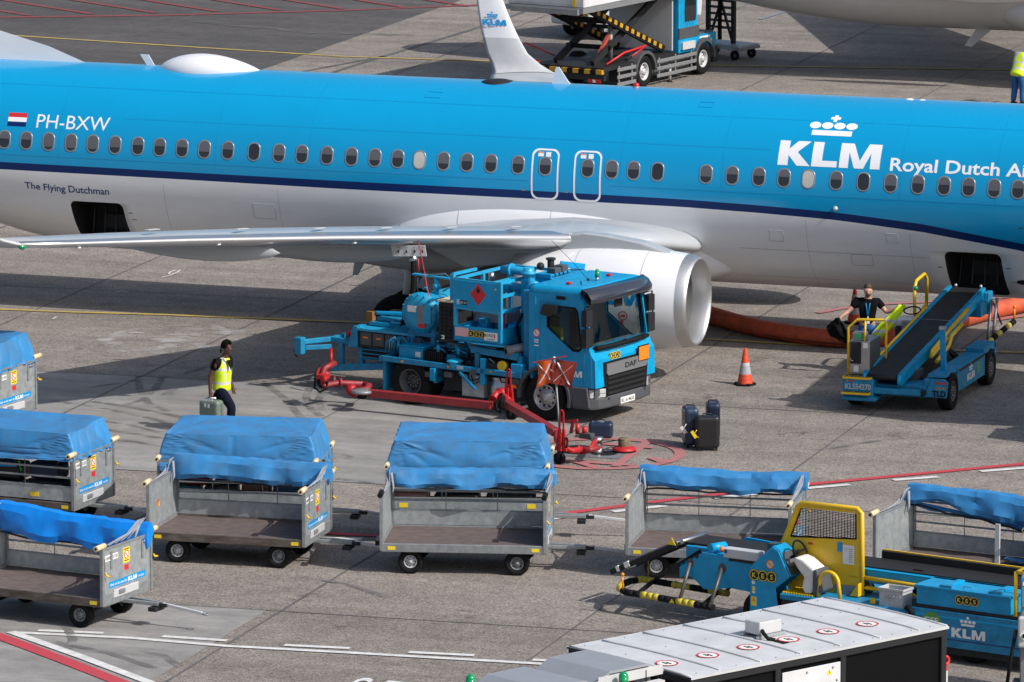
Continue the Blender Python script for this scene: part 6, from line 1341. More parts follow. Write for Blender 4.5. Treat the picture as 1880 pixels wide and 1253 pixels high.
g = G(); kes(g, (-1.84, -.964, .99), X, Z, .088); g.disc((-1.54, -.962, 1.20), X, Z, .075, CREAM); g.disc((-1.54, -.964, 1.20), X, Z, .075, REDD, r0=.066); g.bar((-1.59, -.965, 1.24), (-1.49, -.965, 1.16), .003, .008, REDD); g.disc((-1.86, -.962, .86), X, Z, .032, LABELW); g.box(-1.88, -1.83, -.963, -.96, .72, .79, YDEC); g.box(-1.88, -1.83, -.963, -.96, .68, .715, LABELW); g.box(-1.90, -1.80, -.963, -.96, .47, .62, YDEC); g.prism([(-1.89, .55), (-1.81, .55), (-1.85, .61)], (0, -.965, 0), X, Z, 0, ORNG); mk('cowl_stickers', g, cwl)
g = G(); SEATW = mat('seat_white', (.72, .71, .67), .5, var=.12, scale=5)
g.prism([(-.80, 1.36), (-.66, 1.36), (-.70, .86), (-.82, .78), (-1.05, .80)], (0, -.42, 0), X, Z, .0, DGREY); g = G()
g.prism([(-1.12, 1.33), (-1.06, 1.38), (-.90, 1.34), (-.68, 1.20), (-.66, 1.08), (-.74, .80), (-.88, .78), (-.94, .90), (-.90, 1.06), (-1.02, 1.18)], (0, -.60, 0), X, Z, .36, SEATW); st_ = mk('seat', g, LB, bevel=.045, seg=3)
g = G(); g.prism([(-.72, 1.20), (-.64, 1.22), (-.54, .86), (-.64, .78), (-.72, .82)], (0, -.58, 0), X, Z, .40, DGREY); mk('seat_back', g, st_, bevel=.03, seg=2)
g = G(); g.tube([(-.62, -.95, .76)]+[V((-.42, -.95, 1.02))+V((-.18*math.cos(rad(a)), 0, .18*math.sin(rad(a)))) for a in range(0, 181, 15)]+[(-.20, -.95, .76)], .032, YELL, 12); mk('guard_hoop', g, LB)
g = G(); gp = [(-1.62, .67), (-1.62, 1.36), (-1.29, 2.12), (-1.22, 2.19), (-.15, 2.21), (-.07, 2.15), (-.04, .78)]
hole = [(-1.42, 1.60), (-1.20, 2.11), (-.16, 2.13), (-.15, 1.70)]
panel(g, gp, [hole], (0, -.50, 0), X, Z, .03, YELL); sg = mk('driver_guard', g, LB)
g = G(); g.tube([(p_[0], -.515, p_[1]) for p_ in gp], .04, YELL, 10, closed=False); g.prism([(-.04, .78), (-.04, 1.0), (-.2, .78)], (0, -.54, 0), X, Z, .12, YELL); mk('guard_frame', g, sg)
g = G(); g.T = M.Translation((.245, -.40, .105))
for i in range(1, 22):
    x = -1.66+1.25*i/22; zt = 2.0 if x > -1.46 else 1.5+(x+1.66)/.2*.5; zb = 1.50+(x+1.66)*.08; g.bar((x, -.115, zb), (x, -.115, zt+.01), .008, .008, BLACK)
for i in range(1, 20):
    z = 1.50+.52*i/20; xa = -1.66+(z-1.5)*.4; xb = -.415; g.bar((xa, -.118, z), (xb, -.118, z), .006, .009, BLACK)
g.bar((-1.64, -.12, 1.505), (-.41, -.12, 1.60), .02, .03, BLACK); g.bar((-.415, -.12, 1.6), (-.42, -.12, 2.02), .02, .025, BLACK); g.bar((-1.66, -.12, 1.5), (-1.46, -.12, 2.0), .02, .02, BLACK); mk('wire_mesh', g, sg)
g = G(); g.T = M.Translation((.25, -.405, .05)); g.box(-.66, -.44, -.135, -.13, 1.22, 1.54, LABELW); g.box(-.76, -.67, -.135, -.13, 1.41, 1.57, DBLUE); g.box(-1.32, -1.23, -.135, -.13, 1.47, 1.50, REDD)
for i in range(7): g.box(-.54, -.47, -.138, -.135, 1.26+.035*i, 1.27+.035*i, GREY)
g.disc((-.60, -.137, 1.46), X, Z, .025, GREY, r0=.02); mk('instruction_sheet', g, sg)
g = G(); g.box(-3.55, 3.7, -.34, .34, 1.20, 1.235, BELT); g.cyl((-3.55, -.34, 1.19), (-3.55, .34, 1.19), .045, BELT, 14); mk('belt', g, LB)
for s in (-1, 1):
    g = G(); g.box(-3.5, 3.7, s*.40-.04, s*.40+.04, .98, 1.20, TBLUE); g.box(-.2, 3.7, s*.40-.05, s*.40+.05, 1.20, 1.36 if s > 0 else 1.215, BELT if s > 0 else TBLUE); sb = mk('side_beam', g, LB, bevel=.01)
    g = G()
    if s > 0: g.bar((-.2, .40, 1.37), (3.7, .40, 1.37), .04, .02, YELL)
    else: g.tube([(-.28, -.50, 1.08), (1.0, -.50, 1.06), (2.2, -.5, 1.04)], .035, YELL, 8); g.tube([(-.28, -.50, .92), (.9, -.50, .90), (1.1, -.5, .82), (1.3, -.5, .82)], .035, YELL, 8)
    mk('hand_rail', g, sb)
g = G(); ap = [(-3.42, .72), (-3.42, .95), (-3.02, 1.20), (-1.75, 1.14), (-1.75, .62), (-2.45, .66), (-2.72, .60), (-2.95, .58), (-3.1, .70), (-3.25, .78)]
g.prism(ap, (0, -.72, 0), X, Z, .04, TBLUE); g.prism(ap, (0, .72, 0), X, Z, .04, TBLUE); g.box(-3.2, -3.0, -.72, .72, .8, 1.0, TBLUE2); g.box(-2.0, -1.8, -.72, .72, .7, 1.0, TBLUE2); g.box(-3.0, -1.3, -.70, -.42, 1.02, 1.18, TBLUE); fa = mk('front_arm', g, LB, bevel=.012)
g = G(); g.bar((-3.45, -.745, .92), (-3.0, -.745, 1.22), .03, .07, BLACK); g.cyl((-3.20, -.77, 1.0), (-3.20, -.72, 1.0), .07, DGREY, 14); g.cyl((-2.58, -.77, .98), (-2.58, -.72, .98), .08, DGREY, 14); g.cyl((-3.08, -.765, 1.12), (-3.08, -.72, 1.12), .035, DARK); g.box(-2.4, -2.12, -.727, -.72, .98, 1.07, DNAVY); g.text('stuwer', (-2.38, -.73, 1.0), X, Z, .05, CREAM, width=.2, shear=.2); g.box(-3.36, -3.26, -.728, -.72, .80, .84, ORNG); g.box(-3.14, -2.96, -.728, -.72, .80, .84, ORNG); g.prism([(-3.12, .86), (-2.98, .86), (-3.05, .98)], (0, -.727, 0), X, Z, 0, YDEC); g.box(-2.2, -2.0, -.727, -.72, .69, .72, DARK); g.box(-1.95, -1.8, -.727, -.72, .69, .72, DARK); mk('arm_fittings', g, fa)
g = G(); g.box(-2.55, -1.85, -.80, -.62, 1.17, 1.33, LGREY); eb = mk('junction_box', g, LB, bevel=.012)
g = G(); g.box(-2.52, -2.47, -.806, -.80, 1.25, 1.30, DNAVY); g.box(-2.45, -1.9, -.78, -.64, 1.12, 1.17, DARK); mk('plate', g, eb)
g = G(); g.cyl((-2.85, -.72, 1.27), (-2.75, -.42, 1.27), .08, TBLUE, 14); g.ball((-2.65, -.66, 1.27), .05, ORNG, 8); mk('drive_motor', g, LB)
g = G(); ta, tb = V((-3.60, 0, 1.20)), V((-4.75, 0, .62))
for y0, y1 in ((-.38, -.02), (.02, .36)): pass
g.bar((-3.75, -.05, 1.22), (-4.62, -.05, .80), .74, .03, mat('chute_plate', (.20, .18, .165), .4, metal=.5, var=.2, scale=4)); g.bar((-3.7, -.43, 1.18), (-5.0, -.43, .56), .03, .09, DARK); g.bar((-3.7, .34, 1.18), (-5.0, .34, .56), .03, .09, DARK)
for x, z in ((-3.60, 1.25), (-3.72, 1.20)): g.cyl((x, -.42, z), (x, .36, z), .045, STEEL, 12)
g.bar((-4.62, -.43, .76), (-4.72, -.43, .71), .04, .10, LABELW); g.bar((-4.82, -.43, .66), (-4.88, -.43, .63), .04, .10, LABELW); g.cyl((-5.0, -.44, .56), (-5.0, .35, .56), .03, GREY, 10); g.prism([(-3.85, 1.18), (-3.68, 1.18), (-3.76, 1.31)], (0, -.46, 0), X, Z, .012, YDEC); mk('front_chute', g, LB, bevel=.006)
HZY = mat('hazard_yellow', (.66, .52, .05), .5, var=.3, scale=6)
near = [BL_(*p_, .38) for p_ in ((1310, 1116), (1178, 1092), (1150, 1088), (1137, 1081), (1140, 1074), (1158, 1067), (1180, 1064), (1337, 1090))]
g = G(); P_ = []
for a, b_ in zip(near, near[1:]):
    n = max(1, int((b_-a).length/.12)); P_ += [a.lerp(b_, i/n) for i in range(n)]
P_.append(near[-1])
for i in range(0, len(P_)-1): g.tube([P_[i], P_[i+1]], .058, HZY if (i//3) % 2 else BLACK, 12)
bp_ = mk('bumper_frame', g, LB)
g = G(); q0, q1 = BL_(1170, 1091, .38), BL_(1200, 1067, .38); g.bar(q0, q1, .05, .06, BLACK); q0, q1 = BL_(1290, 1112, .38), BL_(1318, 1087, .38); g.bar(q0, q1, .05, .06, BLACK)
for a in ((1243, 1104), (1240, 1074)): q = BL_(*a, .34); g.ball(q, .07, BLACK, 8)
for a in ((1237, 1103), (1274, 1109)):
    q = BL_(*a, .38); g.prism([(-.05, 0), (.05, 0), (0, .08)], q+V((0, -.062, -.03)), X, Z, 0, YDEC)
mk('bumper_brace', g, bp_)
STRUT = mat('strut_grey', (.12, .115, .11), .45, metal=.4)
g = G()
for a, b_ in (((1247, 1105, .38), (-3.20, -.78, 1.0)), ((1303, 1116, .38), (-2.58, -.78, .98)), ((1330, 1089, .38), (-2.75, .45, .85))): g.tube([BL_(*a), b_], .03, STRUT, 8)
mk('bumper_strut', g, LB)
g = G(); q = BL_(1143, 1082, .44); g.tube([q, q+Z*.22], .014, AMBER, 8); g.ball(q+Z*.25, .032, AMBER, 10); q = BL_(1190, 1062, .44); g.tube([q, q+Z*.3], .006, HZY, 6); mk('marker_wand', g, bp_)
g = G(); g.tube([(3.08, -1.0, .84), (3.08, -1.0, 1.62), (3.22, -.75, 1.72), (3.6, -.75, 1.72)], .03, YELL, 10); g.tube([(3.08, -1.0, 1.62), (3.6, -1.0, 1.62)], .028, YELL, 10); g.tube([(3.22, -.75, 1.72), (3.22, -.75, .9)], .028, YELL, 10); mk('rear_hoop', g, LB)
g = G(); g.box(.72, .9, -.2, -.14, .8, 1.25, BLACK); g.tube([(1.1, -1.05, .82), (1.2, -1.08, .78), (1.22, -1.08, .7)], .05, BLACK, 8); g.ball((-.02, -.42, .90), .12, DARK, 10, (1.2, 1, 1)); g.box(-.55, -.1, -.55, -.35, .76, .92, GREY); mk('deck_fittings', g, LB)
g = G(); cr = thing('storage_crate', 'open grey plastic crate on the deck of the foreground belt loader', 'crate', (M.Translation((15.6, -26.6, 0)) @ M.Rotation(rad(-14.8), 4, 'Z')) @ V((.75, -.80, .76)), -14.8)
for (a, b_, c_, d_) in ((-.22, .22, -.15, -.135), (-.22, .22, .135, .15), (-.22, -.205, -.135, .135), (.205, .22, -.135, .135)): g.box(a, b_, c_, d_, 0, .30, LGREY)
g.box(-.205, .205, -.135, .135, 0, .015, GREY); g.box(-.24, .24, -.17, -.15, .27, .305, LGREY); g.box(-.24, .24, .15, .17, .27, .305, LGREY); g.box(-.24, -.22, -.15, .15, .27, .305, LGREY); g.box(.22, .24, -.15, .15, .27, .305, LGREY)
for i in range(5): g.box(-.2+.09*i, -.19+.09*i, -.158, -.15, .02, .26, LGREY)
g.box(-.20, .20, -.156, -.15, .10, .11, LGREY); mk('crate_shell', g, cr); g = G(); g.tube([(-.07, -.16, .2), (-.06, -.18, .17), (.06, -.18, .17), (.07, -.16, .2)], .012, GREY, 6); mk('handle', g, cr)
# ------------------------------------------------------------------ people
def skin_mesh(name, pts, edges, m, parent, sub=2, root=0):
    me = bpy.data.meshes.new(name); me.from_pydata([p[0] for p in pts], edges, []); o = bpy.data.objects.new(name, me); COL.objects.link(o)
    o.modifiers.new('s', 'SKIN')
    for i, p in enumerate(pts):
        d = me.skin_vertices[0].data[i]; r = p[1]; d.radius = r if isinstance(r, tuple) else (r, r); d.use_root = (i == root)
    b = o.modifiers.new('u', 'SUBSURF'); b.levels = sub; b.render_levels = sub
    dg = bpy.context.evaluated_depsgraph_get(); dg.update(); m2 = bpy.data.meshes.new_from_object(o.evaluated_get(dg)); bpy.data.objects.remove(o)
    m2.materials.clear(); m2.materials.append(m)
    for p in m2.polygons: p.use_smooth = True; p.material_index = 0
    o = bpy.data.objects.new(name, m2); COL.objects.link(o); o.parent = parent; return o
def person(label, loc, rz, J, skin, hair, top, trous, vest=None, sleeve=.55, curly=False, shoe=BLACK, hands=True):
    """J: joint name -> (x forward, y left, z up)"""
    P = thing('person', label, 'person', loc, rz); j = {k: V(v) for k, v in J.items()}
    pts = []; ed = []; ix = {}
    def add(n, p, r, par=None):
        ix[n] = len(pts); pts.append((tuple(p), r))
        if par: ed.append((ix[par], ix[n]))
    add('pel', j['pel'], (.15, .11)); add('wai', j['pel'].lerp(j['che'], .5), (.135, .10), 'pel'); add('che', j['che'], (.165, .115), 'wai'); add('nb', j['nb'], (.075, .07), 'che'); add('hb', j['hb'], (.055, .06), 'nb'); f = j['face'].normalized()
    hd = j['head']; add('jaw', hd-Z*.055+f*.025, (.062, .068), 'hb'); add('hd', hd+Z*.02, (.078, .092), 'jaw'); add('top', hd+Z*.085, (.058, .07), 'hd'); add('nose', hd+f*.115-Z*.015, .013, 'hd')
    lf = V((-f.y, f.x, 0)).normalized()
    for s in (-1, 1): add('ear%d' % s, hd+lf*(s*.088)-Z*.01, .016, 'hd')
    for s in 'LR':
        add('sh'+s, j['sh'+s], .062, 'che'); add('el'+s, j['el'+s], .049, 'sh'+s); add('fo'+s, j['el'+s].lerp(j['wr'+s], .35), .049, 'el'+s); add('wr'+s, j['wr'+s], .032, 'fo'+s)
        d = j['ha'+s].normalized(); pl = j['wr'+s]+d*.06; add('pa'+s, pl, (.038, .02), 'wr'+s)
        fo = (j['el'+s]-j['sh'+s]).normalized(); side = d.cross(V((f.x, f.y, .2))).normalized(); bend = side.cross(d).normalized()
        for q, (off, L_) in enumerate(((-.032, .062), (-.011, .075), (.011, .070), (.031, .055))):
            b0 = pl+d*.035+side*off; k = 'f%s%d' % (s, q); add(k+'a', b0, .0095, 'pa'+s); add(k+'b', b0+d*L_*.5+bend*.008, .0088, k+'a'); add(k+'c', b0+d*L_*.75+bend*L_*.45, .0075, k+'b')
        add('t%sa' % s, pl-d*.02-side*.036+bend*.012, .0105, 'pa'+s); add('t%sb' % s, pl+d*.02-side*.055+bend*.03, .009, 't%sa' % s)
        add('hi'+s, j['hi'+s], .088, 'pel'); add('kn'+s, j['kn'+s], .058, 'hi'+s); add('ca'+s, j['kn'+s].lerp(j['an'+s], .3)-V((.02, 0, 0)), .056, 'kn'+s); add('an'+s, j['an'+s], .038, 'ca'+s); add('to'+s, j['an'+s]+V(J.get('to'+s, (.16, 0, -.05))), (.036, .03), 'an'+s)
    body = skin_mesh('body', pts, ed, skin, P, 2)
    # trousers
    pts.clear(); ed.clear(); ix.clear()
    add('pel', j['pel']+Z*.02, (.168, .128)); add('w', j['pel'].lerp(j['che'], .34), (.150, .114), 'pel')
    for s in 'LR': add('hi'+s, j['hi'+s], .118, 'pel'); add('m'+s, j['hi'+s].lerp(j['kn'+s], .5), .112, 'hi'+s); add('kn'+s, j['kn'+s], .092, 'm'+s); add('ca'+s, j['kn'+s].lerp(j['an'+s], .5), .088, 'kn'+s); add('an'+s, j['an'+s]+Z*.02, .066, 'ca'+s)
    skin_mesh('trousers', pts, ed, trous, P, 2)
    pts.clear(); ed.clear(); ix.clear()
    add('pel', j['pel'].lerp(j['che'], -.08), (.182, .140)); add('wai', j['pel'].lerp(j['che'], .5), (.158, .118), 'pel'); add('che', j['che'], (.185, .132), 'wai'); add('nb', j['nb']-Z*.03, (.085, .08), 'che')
    for s in 'LR': add('sh'+s, j['sh'+s], .094, 'che'); e = j['sh'+s].lerp(j['el'+s], sleeve) if sleeve <= 1 else j['el'+s].lerp(j['wr'+s], sleeve-1); (add('el'+s, j['el'+s], .064, 'sh'+s) if sleeve > 1 else None); add('sl'+s, e, .074 if sleeve <= 1 else .048, ('el' if sleeve > 1 else 'sh')+s)
    skin_mesh('shirt', pts, ed, top, P, 2)
    for s in 'LR':
        g = G(); a = j['an'+s]; t = a+V(J.get('to'+s, (.16, 0, -.05))); d = (t-a).normalized(); g.tube([a-d*.09+Z*-.02, a-d*.02, a+d*.06-Z*.005, t, t+d*.05-Z*.005], [.035, .052, .05, .045, .02], shoe, 10); mk('shoe', g, P)
    if vest:
        pts.clear(); ed.clear(); ix.clear(); lo = j['pel'].lerp(j['che'], -.36); add('lo', lo, (.225, .19)); add('l2', j['pel'].lerp(j['che'], -.1), (.215, .18), 'lo'); add('wai', j['pel'].lerp(j['che'], .4), (.205, .165), 'l2'); add('che', j['che']+Z*.02, (.222, .165), 'wai'); add('nb', j['nb']-Z*.05, (.15, .11), 'che')
        for s in 'LR': add('sh'+s, j['sh'+s].lerp(j['nb'], .22)+Z*.005, .098, 'che')
        v = skin_mesh('safety_vest', pts, ed, HIVIS, P, 3); me = v.data; me.materials.append(REFLT); ax = (j['che']-j['pel']); L_ = ax.length; ax.normalize()
        ly = V((0, 1, 0))
        for p in me.polygons:
            c = p.center-j['pel']; t = c.dot(ax)/L_; w = abs(c.y)
            if (.10 < t < .25) or (.86 < t < .97 and vest == 1) or (vest == 2 and .52 < t < .64) or (t > .10 and .085 < w < .125): p.material_index = 1
        if vest == 1:
            g = G(); c = j['che']; n0 = V((f.x, f.y, 0)).normalized(); o = j['nb']+n0*.125-Z*.04
            g.add([o+lf*.07, o-lf*.07, o+n0*.075-Z*.22], [(0, 1, 2)], top); mk('shirt_neck', g, v)
    g = G()
    if curly:
        random.seed(3)
        for i in range(90):
            a, b = random.random()*6.283, math.acos(1-random.random()*1.25); d = V((math.cos(a)*math.sin(b), math.sin(a)*math.sin(b), math.cos(b)))
            if d.dot(f) > .62 and d.z < .55: continue
            g.ball(hd+Z*.045-f*.012+V((d.x*.088, d.y*.088, d.z*.095)), .034, hair, 8)
    else:
        g.ball(hd+Z*.055-f*.026, .095, hair, 18, (.92, .92, .86))
        g.ball(hd+Z*.005-f*.05, .082, hair, 14, (.8, .95, .9))
    mk('hair', g, P)
    for s in (-1, 1):
        g = G(); c = hd+f*.088+lf*(s*.033)+Z*.012; g.ball(c, .011, EYEW, 8); g.ball(c+f*.006, .008, BLACK, 6); mk('eye', g, P)
    g = G(); g.bar(hd+f*.092-Z*.062-lf*.022, hd+f*.092-Z*.062+lf*.022, .010, .009, mat('lips', (.16, .05, .045), .5)); 
    for s in (-1, 1): g.bar(hd+f*.098+lf*(s*.018)+Z*.034, hd+f*.088+lf*(s*.05)+Z*.034, .010, .008, hair)
    mk('mouth', g, P); return P
# man walking with a suitcase
wl_ = at_z(408, 796)
W_ = person('man in a yellow vest and navy trousers walking with a green suitcase', (wl_.x, wl_.y, 0), -12, {
    'pel': (0, 0, .95), 'che': (.03, 0, 1.32), 'nb': (.07, 0, 1.50), 'hb': (.10, 0, 1.58), 'head': (.13, 0, 1.68), 'face': (1, -.25, -.05),
    'shR': (.0, -.20, 1.42), 'elR': (-.10, -.25, 1.13), 'wrR': (-.09, -.27, .87), 'haR': (.05, 0, -1), 'shL': (.06, .20, 1.42), 'elL': (-.04, .27, 1.14), 'wrL': (.06, .28, .88), 'haL': (.2, 0, -1),
    'hiR': (-.02, -.10, .92), 'knR': (.30, -.11, .56), 'anR': (.24, -.11, .11), 'hiL': (-.02, .10, .92), 'knL': (-.24, .10, .55), 'anL': (-.50, .10, .18), 'toR': (.16, 0, -.04), 'toL': (.12, 0, -.09)}, SKIND, HAIRB, CLBLK, CLNVY, vest=1, curly=True)
g = G(); g.tube([(.03, -.075, 1.60), (.05, -.105, 1.66), (.06, -.10, 1.70)], .02, DARK, 8); g.tube([(.05, -.10, 1.66), (.17, -.09, 1.61)], .008, DARK, 6); mk('headset', g, W_)
MW = M.Translation(W_.location) @ M.Rotation(rad(-12), 4, 'Z'); q = MW @ V((-.05, -.29, 0))
gc = suitcase('sage green cabin suitcase with white tag in the walking man\'s hand', (q.x, q.y), -14, .46, .24, .36, GRNS, ribs=False, z=.30)
g = G(); g.bar((-.16, -.125, .40), (.12, -.125, .42), .008, .03, LABELW); g.prism([(0, 0), (.05, 0), (.05, .08), (0, .08)], (-.08, -.128, .27), X, Z, 0, LABELW); g.prism([(0, 0), (.05, 0), (.05, .08), (0, .08)], (.0, -.128, .26), X, Z, 0, LABELW); g.tube([(-.1, 0, .415), (.1, 0, .44)], .02, LABELW, 6); mk('luggage_tag', g, gc)
g = G(); g.bar((-.215, -.122, .16), (.215, -.122, .16), .006, .012, GRNS); mk('groove', g, gc)
# man in black beside the raised loader
mb = at_z(1592, 684); fz = 19-92
B_ = person('man in a black T-shirt holding a jacket and a yellow vest apart', (mb.x, mb.y, 0), fz, {
    'pel': (0, 0, .97), 'che': (.02, 0, 1.36), 'nb': (.03, 0, 1.54), 'hb': (.055, 0, 1.61), 'head': (.09, 0, 1.70), 'face': (1, .1, -.42),
    'shR': (.0, -.21, 1.46), 'elR': (.06, -.40, 1.26), 'wrR': (.16, -.54, 1.17), 'haR': (.2, -.5, -.45), 'shL': (.0, .21, 1.46), 'elL': (.08, .38, 1.25), 'wrL': (.16, .58, 1.36), 'haL': (.2, .8, .35),
    'hiR': (0, -.10, .94), 'knR': (.03, -.12, .52), 'anR': (0, -.13, .10), 'hiL': (0, .10, .94), 'knL': (.03, .12, .52), 'anL': (0, .13, .10)}, SKINL, HAIRN, CLBLK, JEAN, sleeve=.62)
g = G(); g.tube([(.06, -.06, 1.53), (.135, -.03, 1.38), (.165, -.005, 1.18)], .010, DBLUE, 6); g.tube([(.06, .06, 1.53), (.135, .03, 1.38), (.165, .005, 1.18)], .010, DBLUE, 6); g.box(.16, .168, -.04, .04, 1.03, 1.10, LABELW); g.tube([(.165, 0, 1.18), (.165, 0, 1.10)], .012, LABELW, 6); mk('lanyard', g, B_)
g = G(); put(g, lambda u, v: (hb_ := None) or (.055+.075*math.cos(math.pi*(u-.5)*1.5)+.0, .075*math.sin(math.pi*(u-.5)*1.5), 1.625-.03*v), 8, 2, HAIRN)
for k in range(6): pass
g = G(); f = V((1, .1, -.42)).normalized(); h_ = V((.09, 0, 1.70)); g.ball(h_+f*.055-Z*.055, .06, HAIRN, 12, (.85, .9, .75)); mk('beard', g, B_)
BMx = M.Translation(B_.location) @ M.Rotation(rad(fz), 4, 'Z')
def cloth(name, label, cat, pts, m, seed, bands=None, thick=.012):
    """garment hanging between the given left and right edge polylines"""
    c0 = sum((V(p) for p in pts[0]), V())/len(pts[0]); t = thing(name, label, cat, BMx @ c0, fz); g = G(); L0, R0 = pts; n = len(L0)-1
    def at(poly, v):
        q = v*n; i = min(n-1, int(q)); return V(poly[i]).lerp(V(poly[i+1]), q-i)
    def fn(u, v):
        p = at(L0, v).lerp(at(R0, v), u)-c0; w = nz(u*4+seed, v*5)*.05+math.sin(u*9+seed+v*2)*.022
        return (p.x+w, p.y+.02*nz(u*5, v*5+seed), p.z+.02*nz(u*6, seed+v*3))
    put(g, fn, 18, 26, m)
    if bands:
        for i in range(18):
            for jj in range(26):
                if any(a <= jj < b for a, b in bands): g.m[i*26+jj] = REFLT
    o = mk(name+'_fabric', g, t); sd = o.modifiers.new('solid', 'SOLIDIFY'); sd.thickness = thick; return t
cloth('black_jacket', 'crumpled black jacket hanging from the man in black\'s right hand', 'jacket', ([(.22, -.66, 1.15), (.20, -.84, .98), (.18, -.80, .82), (.15, -.62, .70)], [(.24, -.58, 1.16), (.30, -.46, .98), (.30, -.36, .78), (.22, -.34, .58)]), CLBLK, 2.3)
cloth('safety_vest', 'bright yellow safety vest held out from the man in black\'s left hand', 'vest', ([(.20, .64, 1.44), (.26, .36, 1.16), (.30, .10, .90), (.30, -.02, .66)], [(.22, .76, 1.42), (.28, .62, 1.12), (.32, .40, .88), (.30, .16, .60)]), HIVIS, 6.1, bands=((9, 11), (16, 18)))
# worker at the right edge beyond the airliner
fb = at_z(1868, 196); person('worker in a yellow vest and blue overalls at the top right edge', (fb.x, fb.y, 0), 70, {
    'pel': (0, 0, .92), 'che': (.20, 0, 1.26), 'nb': (.33, 0, 1.40), 'hb': (.40, 0, 1.45), 'head': (.48, 0, 1.52), 'face': (1, 0, -.35),
    'shR': (.22, -.20, 1.36), 'elR': (.36, -.24, 1.10), 'wrR': (.56, -.18, 1.05), 'haR': (1, 0, -.2), 'shL': (.22, .20, 1.36), 'elL': (.36, .24, 1.10), 'wrL': (.56, .18, 1.05), 'haL': (1, 0, -.2),
    'hiR': (0, -.10, .90), 'knR': (.05, -.13, .50), 'anR': (0, -.15, .10), 'hiL': (0, .10, .90), 'knL': (.04, .12, .50), 'anL': (0, .14, .10)}, SKINL, HAIRB, mat('grey_hood', (.35, .35, .37), .8), JEAN, vest=2, sleeve=1.7)
# ------------------------------------------------------------------ white roofed unit, hose cabinets and power pillar at the bottom edge
KX = thing('equipment_container', 'black sided equipment container with white no-step roof in the foreground', 'container', (16.80, -37.48, 0), 60)
g = G(); L2, W2, HT = 2.56, 1.31, 2.40
g.box(-L2+.04, L2-.04, -W2+.04, W2-.04, .12, 2.26, BLACKP)
fr_ = G(); 
for x in (-L2+.05, -.85, .45, L2-.05):
    for s in (-1, 1): fr_.box(x-.055, x+.055, s*(W2-.02)-.03, s*(W2-.02)+.03, .05, 2.36, DARK)
for s in (-1, 1): fr_.box(-L2, L2, s*(W2-.02)-.035, s*(W2-.02)+.035, 2.24, 2.375, DARK); fr_.box(-L2, L2, s*(W2-.02)-.035, s*(W2-.02)+.035, .05, .18, DARK)
for s in (-1, 1): fr_.box(s*(L2-.02)-.03, s*(L2-.02)+.03, -W2, W2, 2.26, 2.372, DARK); fr_.box(s*(L2-.02)-.03, s*(L2-.02)+.03, -W2, W2, .05, .18, DARK)
mk('body', g, KX); mk('frame', fr_, KX, bevel=.01)
g = G(); vs = []
for i in range(2):
    for j in range(13):
        v = -1+j/6; vs.append(((-1+2*i)*(L2+.02), v*(W2+.03), 2.385+.025*(1-v*v)))
g.add(vs, [(j, 13+j, 14+j, j+1) for j in range(12)], CONTW, True); vs2 = [(p_[0], p_[1], p_[2]-.03) for p_ in vs]; g.add(vs2, [(j+1, 14+j, 13+j, j) for j in range(12)], CONTW, True)
for s in (-1, 1): g.box(-L2-.02, L2+.02, s*(W2+.03)-.004, s*(W2+.03)+.004, 2.35, 2.387, LGREY)
rf_ = mk('roof', g, KX)
g = G()
def rz_(y): v = y/(W2+.03); return 2.385+.025*(1-v*v)
for k in range(6):
    x = -1.95+.80*k; g.tube([(x, -W2+.05+.21*i*1.0*(2*W2-.1)/2.52, rz_(-W2+.05+.21*i*(2*W2-.1)/2.52)+.008) for i in range(13)], .016, LGREY, 6)
for s in (-1, 1): g.tube([(s*(L2+.005), -W2+.2*i, rz_(-W2+.2*i)+.004) for i in range(14)], .02, LGREY, 6)
for k in range(13):
    for y in (-1.2, 1.2, .3): g.ball((-2.35+.39*k, y, rz_(y)+.003), .012, GREY, 6)
mk('roof_seam', g, rf_)
for k in range(6):
    g = G(); x = -2.30+.80*k; y = -.52; g.T = M.Translation((x, y, rz_(y)+.010)) @ M.Rotation(.015, 4, 'X') @ M.Rotation(rad(-40), 4, 'Z'); nostep(g, (0, 0, 0), X, Y, .17); mk('no_step_sign', g, rf_)
g = G(); x, y = -.05, -.05; z = rz_(y); g.box(x-.14, x+.30, y-.16, y+.16, z+.05, z+.24, LGREY); g.box(x-.2, x+.36, y-.2, y-.14, z, z+.05, GALV); g.box(x-.2, x+.36, y+.14, y+.2, z, z+.05, GALV); rb_ = mk('roof_box', g, rf_, bevel=.01)
g = G(); g.tube([(x-.1, y-.18, z+.12), (x-.15, y-.26, z+.10), (x-.12, y-.32, z+.03), (x-.05, y-.40, z+.01)], .03, BLACK, 8); g.box(x-.1, x+.02, y-.62, y-.36, z-.008, z+.004, BLACK); mk('cable', g, rb_)
g = G(); yy = -W2-.02
g.box(-.78, .38, yy, yy+.02, .25, 2.18, CONTW); dr_ = mk('door', g, KX, bevel=.006)
g = G(); g.prism([(.10, 2.02), (.20, 2.02), (.15, 2.11)], (0, yy-.003, 0), X, Z, 0, YDEC); g.bar((.15, yy-.005, 2.04), (.15, yy-.005, 2.08), .012, .003, DARK)
for x_, z_ in ((.22, 2.12), (.30, 1.92), (-.30, 2.12)): g.ball((x_, yy-.004, z_), .018, GREY, 8)
mk('door_marks', g, dr_)
g = G(); g.prism([(-.45, 1.86), (-.02, 1.90), (.02, 1.5), (-.05, .9), (-.36, .9), (-.40, 1.6)], (0, yy-.01, 0), X, Z, .01, DGREY); mk('door_flap', g, dr_)
g = G(); xx = -L2-.02
for s in (-1, 1):
    for i in range(10): g.box(xx-.02, xx+.02, s*.60-.52, s*.60+.52, .55+.16*i, .62+.16*i, LGREY)
    g.box(xx, xx+.02, s*.6-.56, s*.6+.56, .45, 2.2, GREY)
mk('louvre', g, KX)
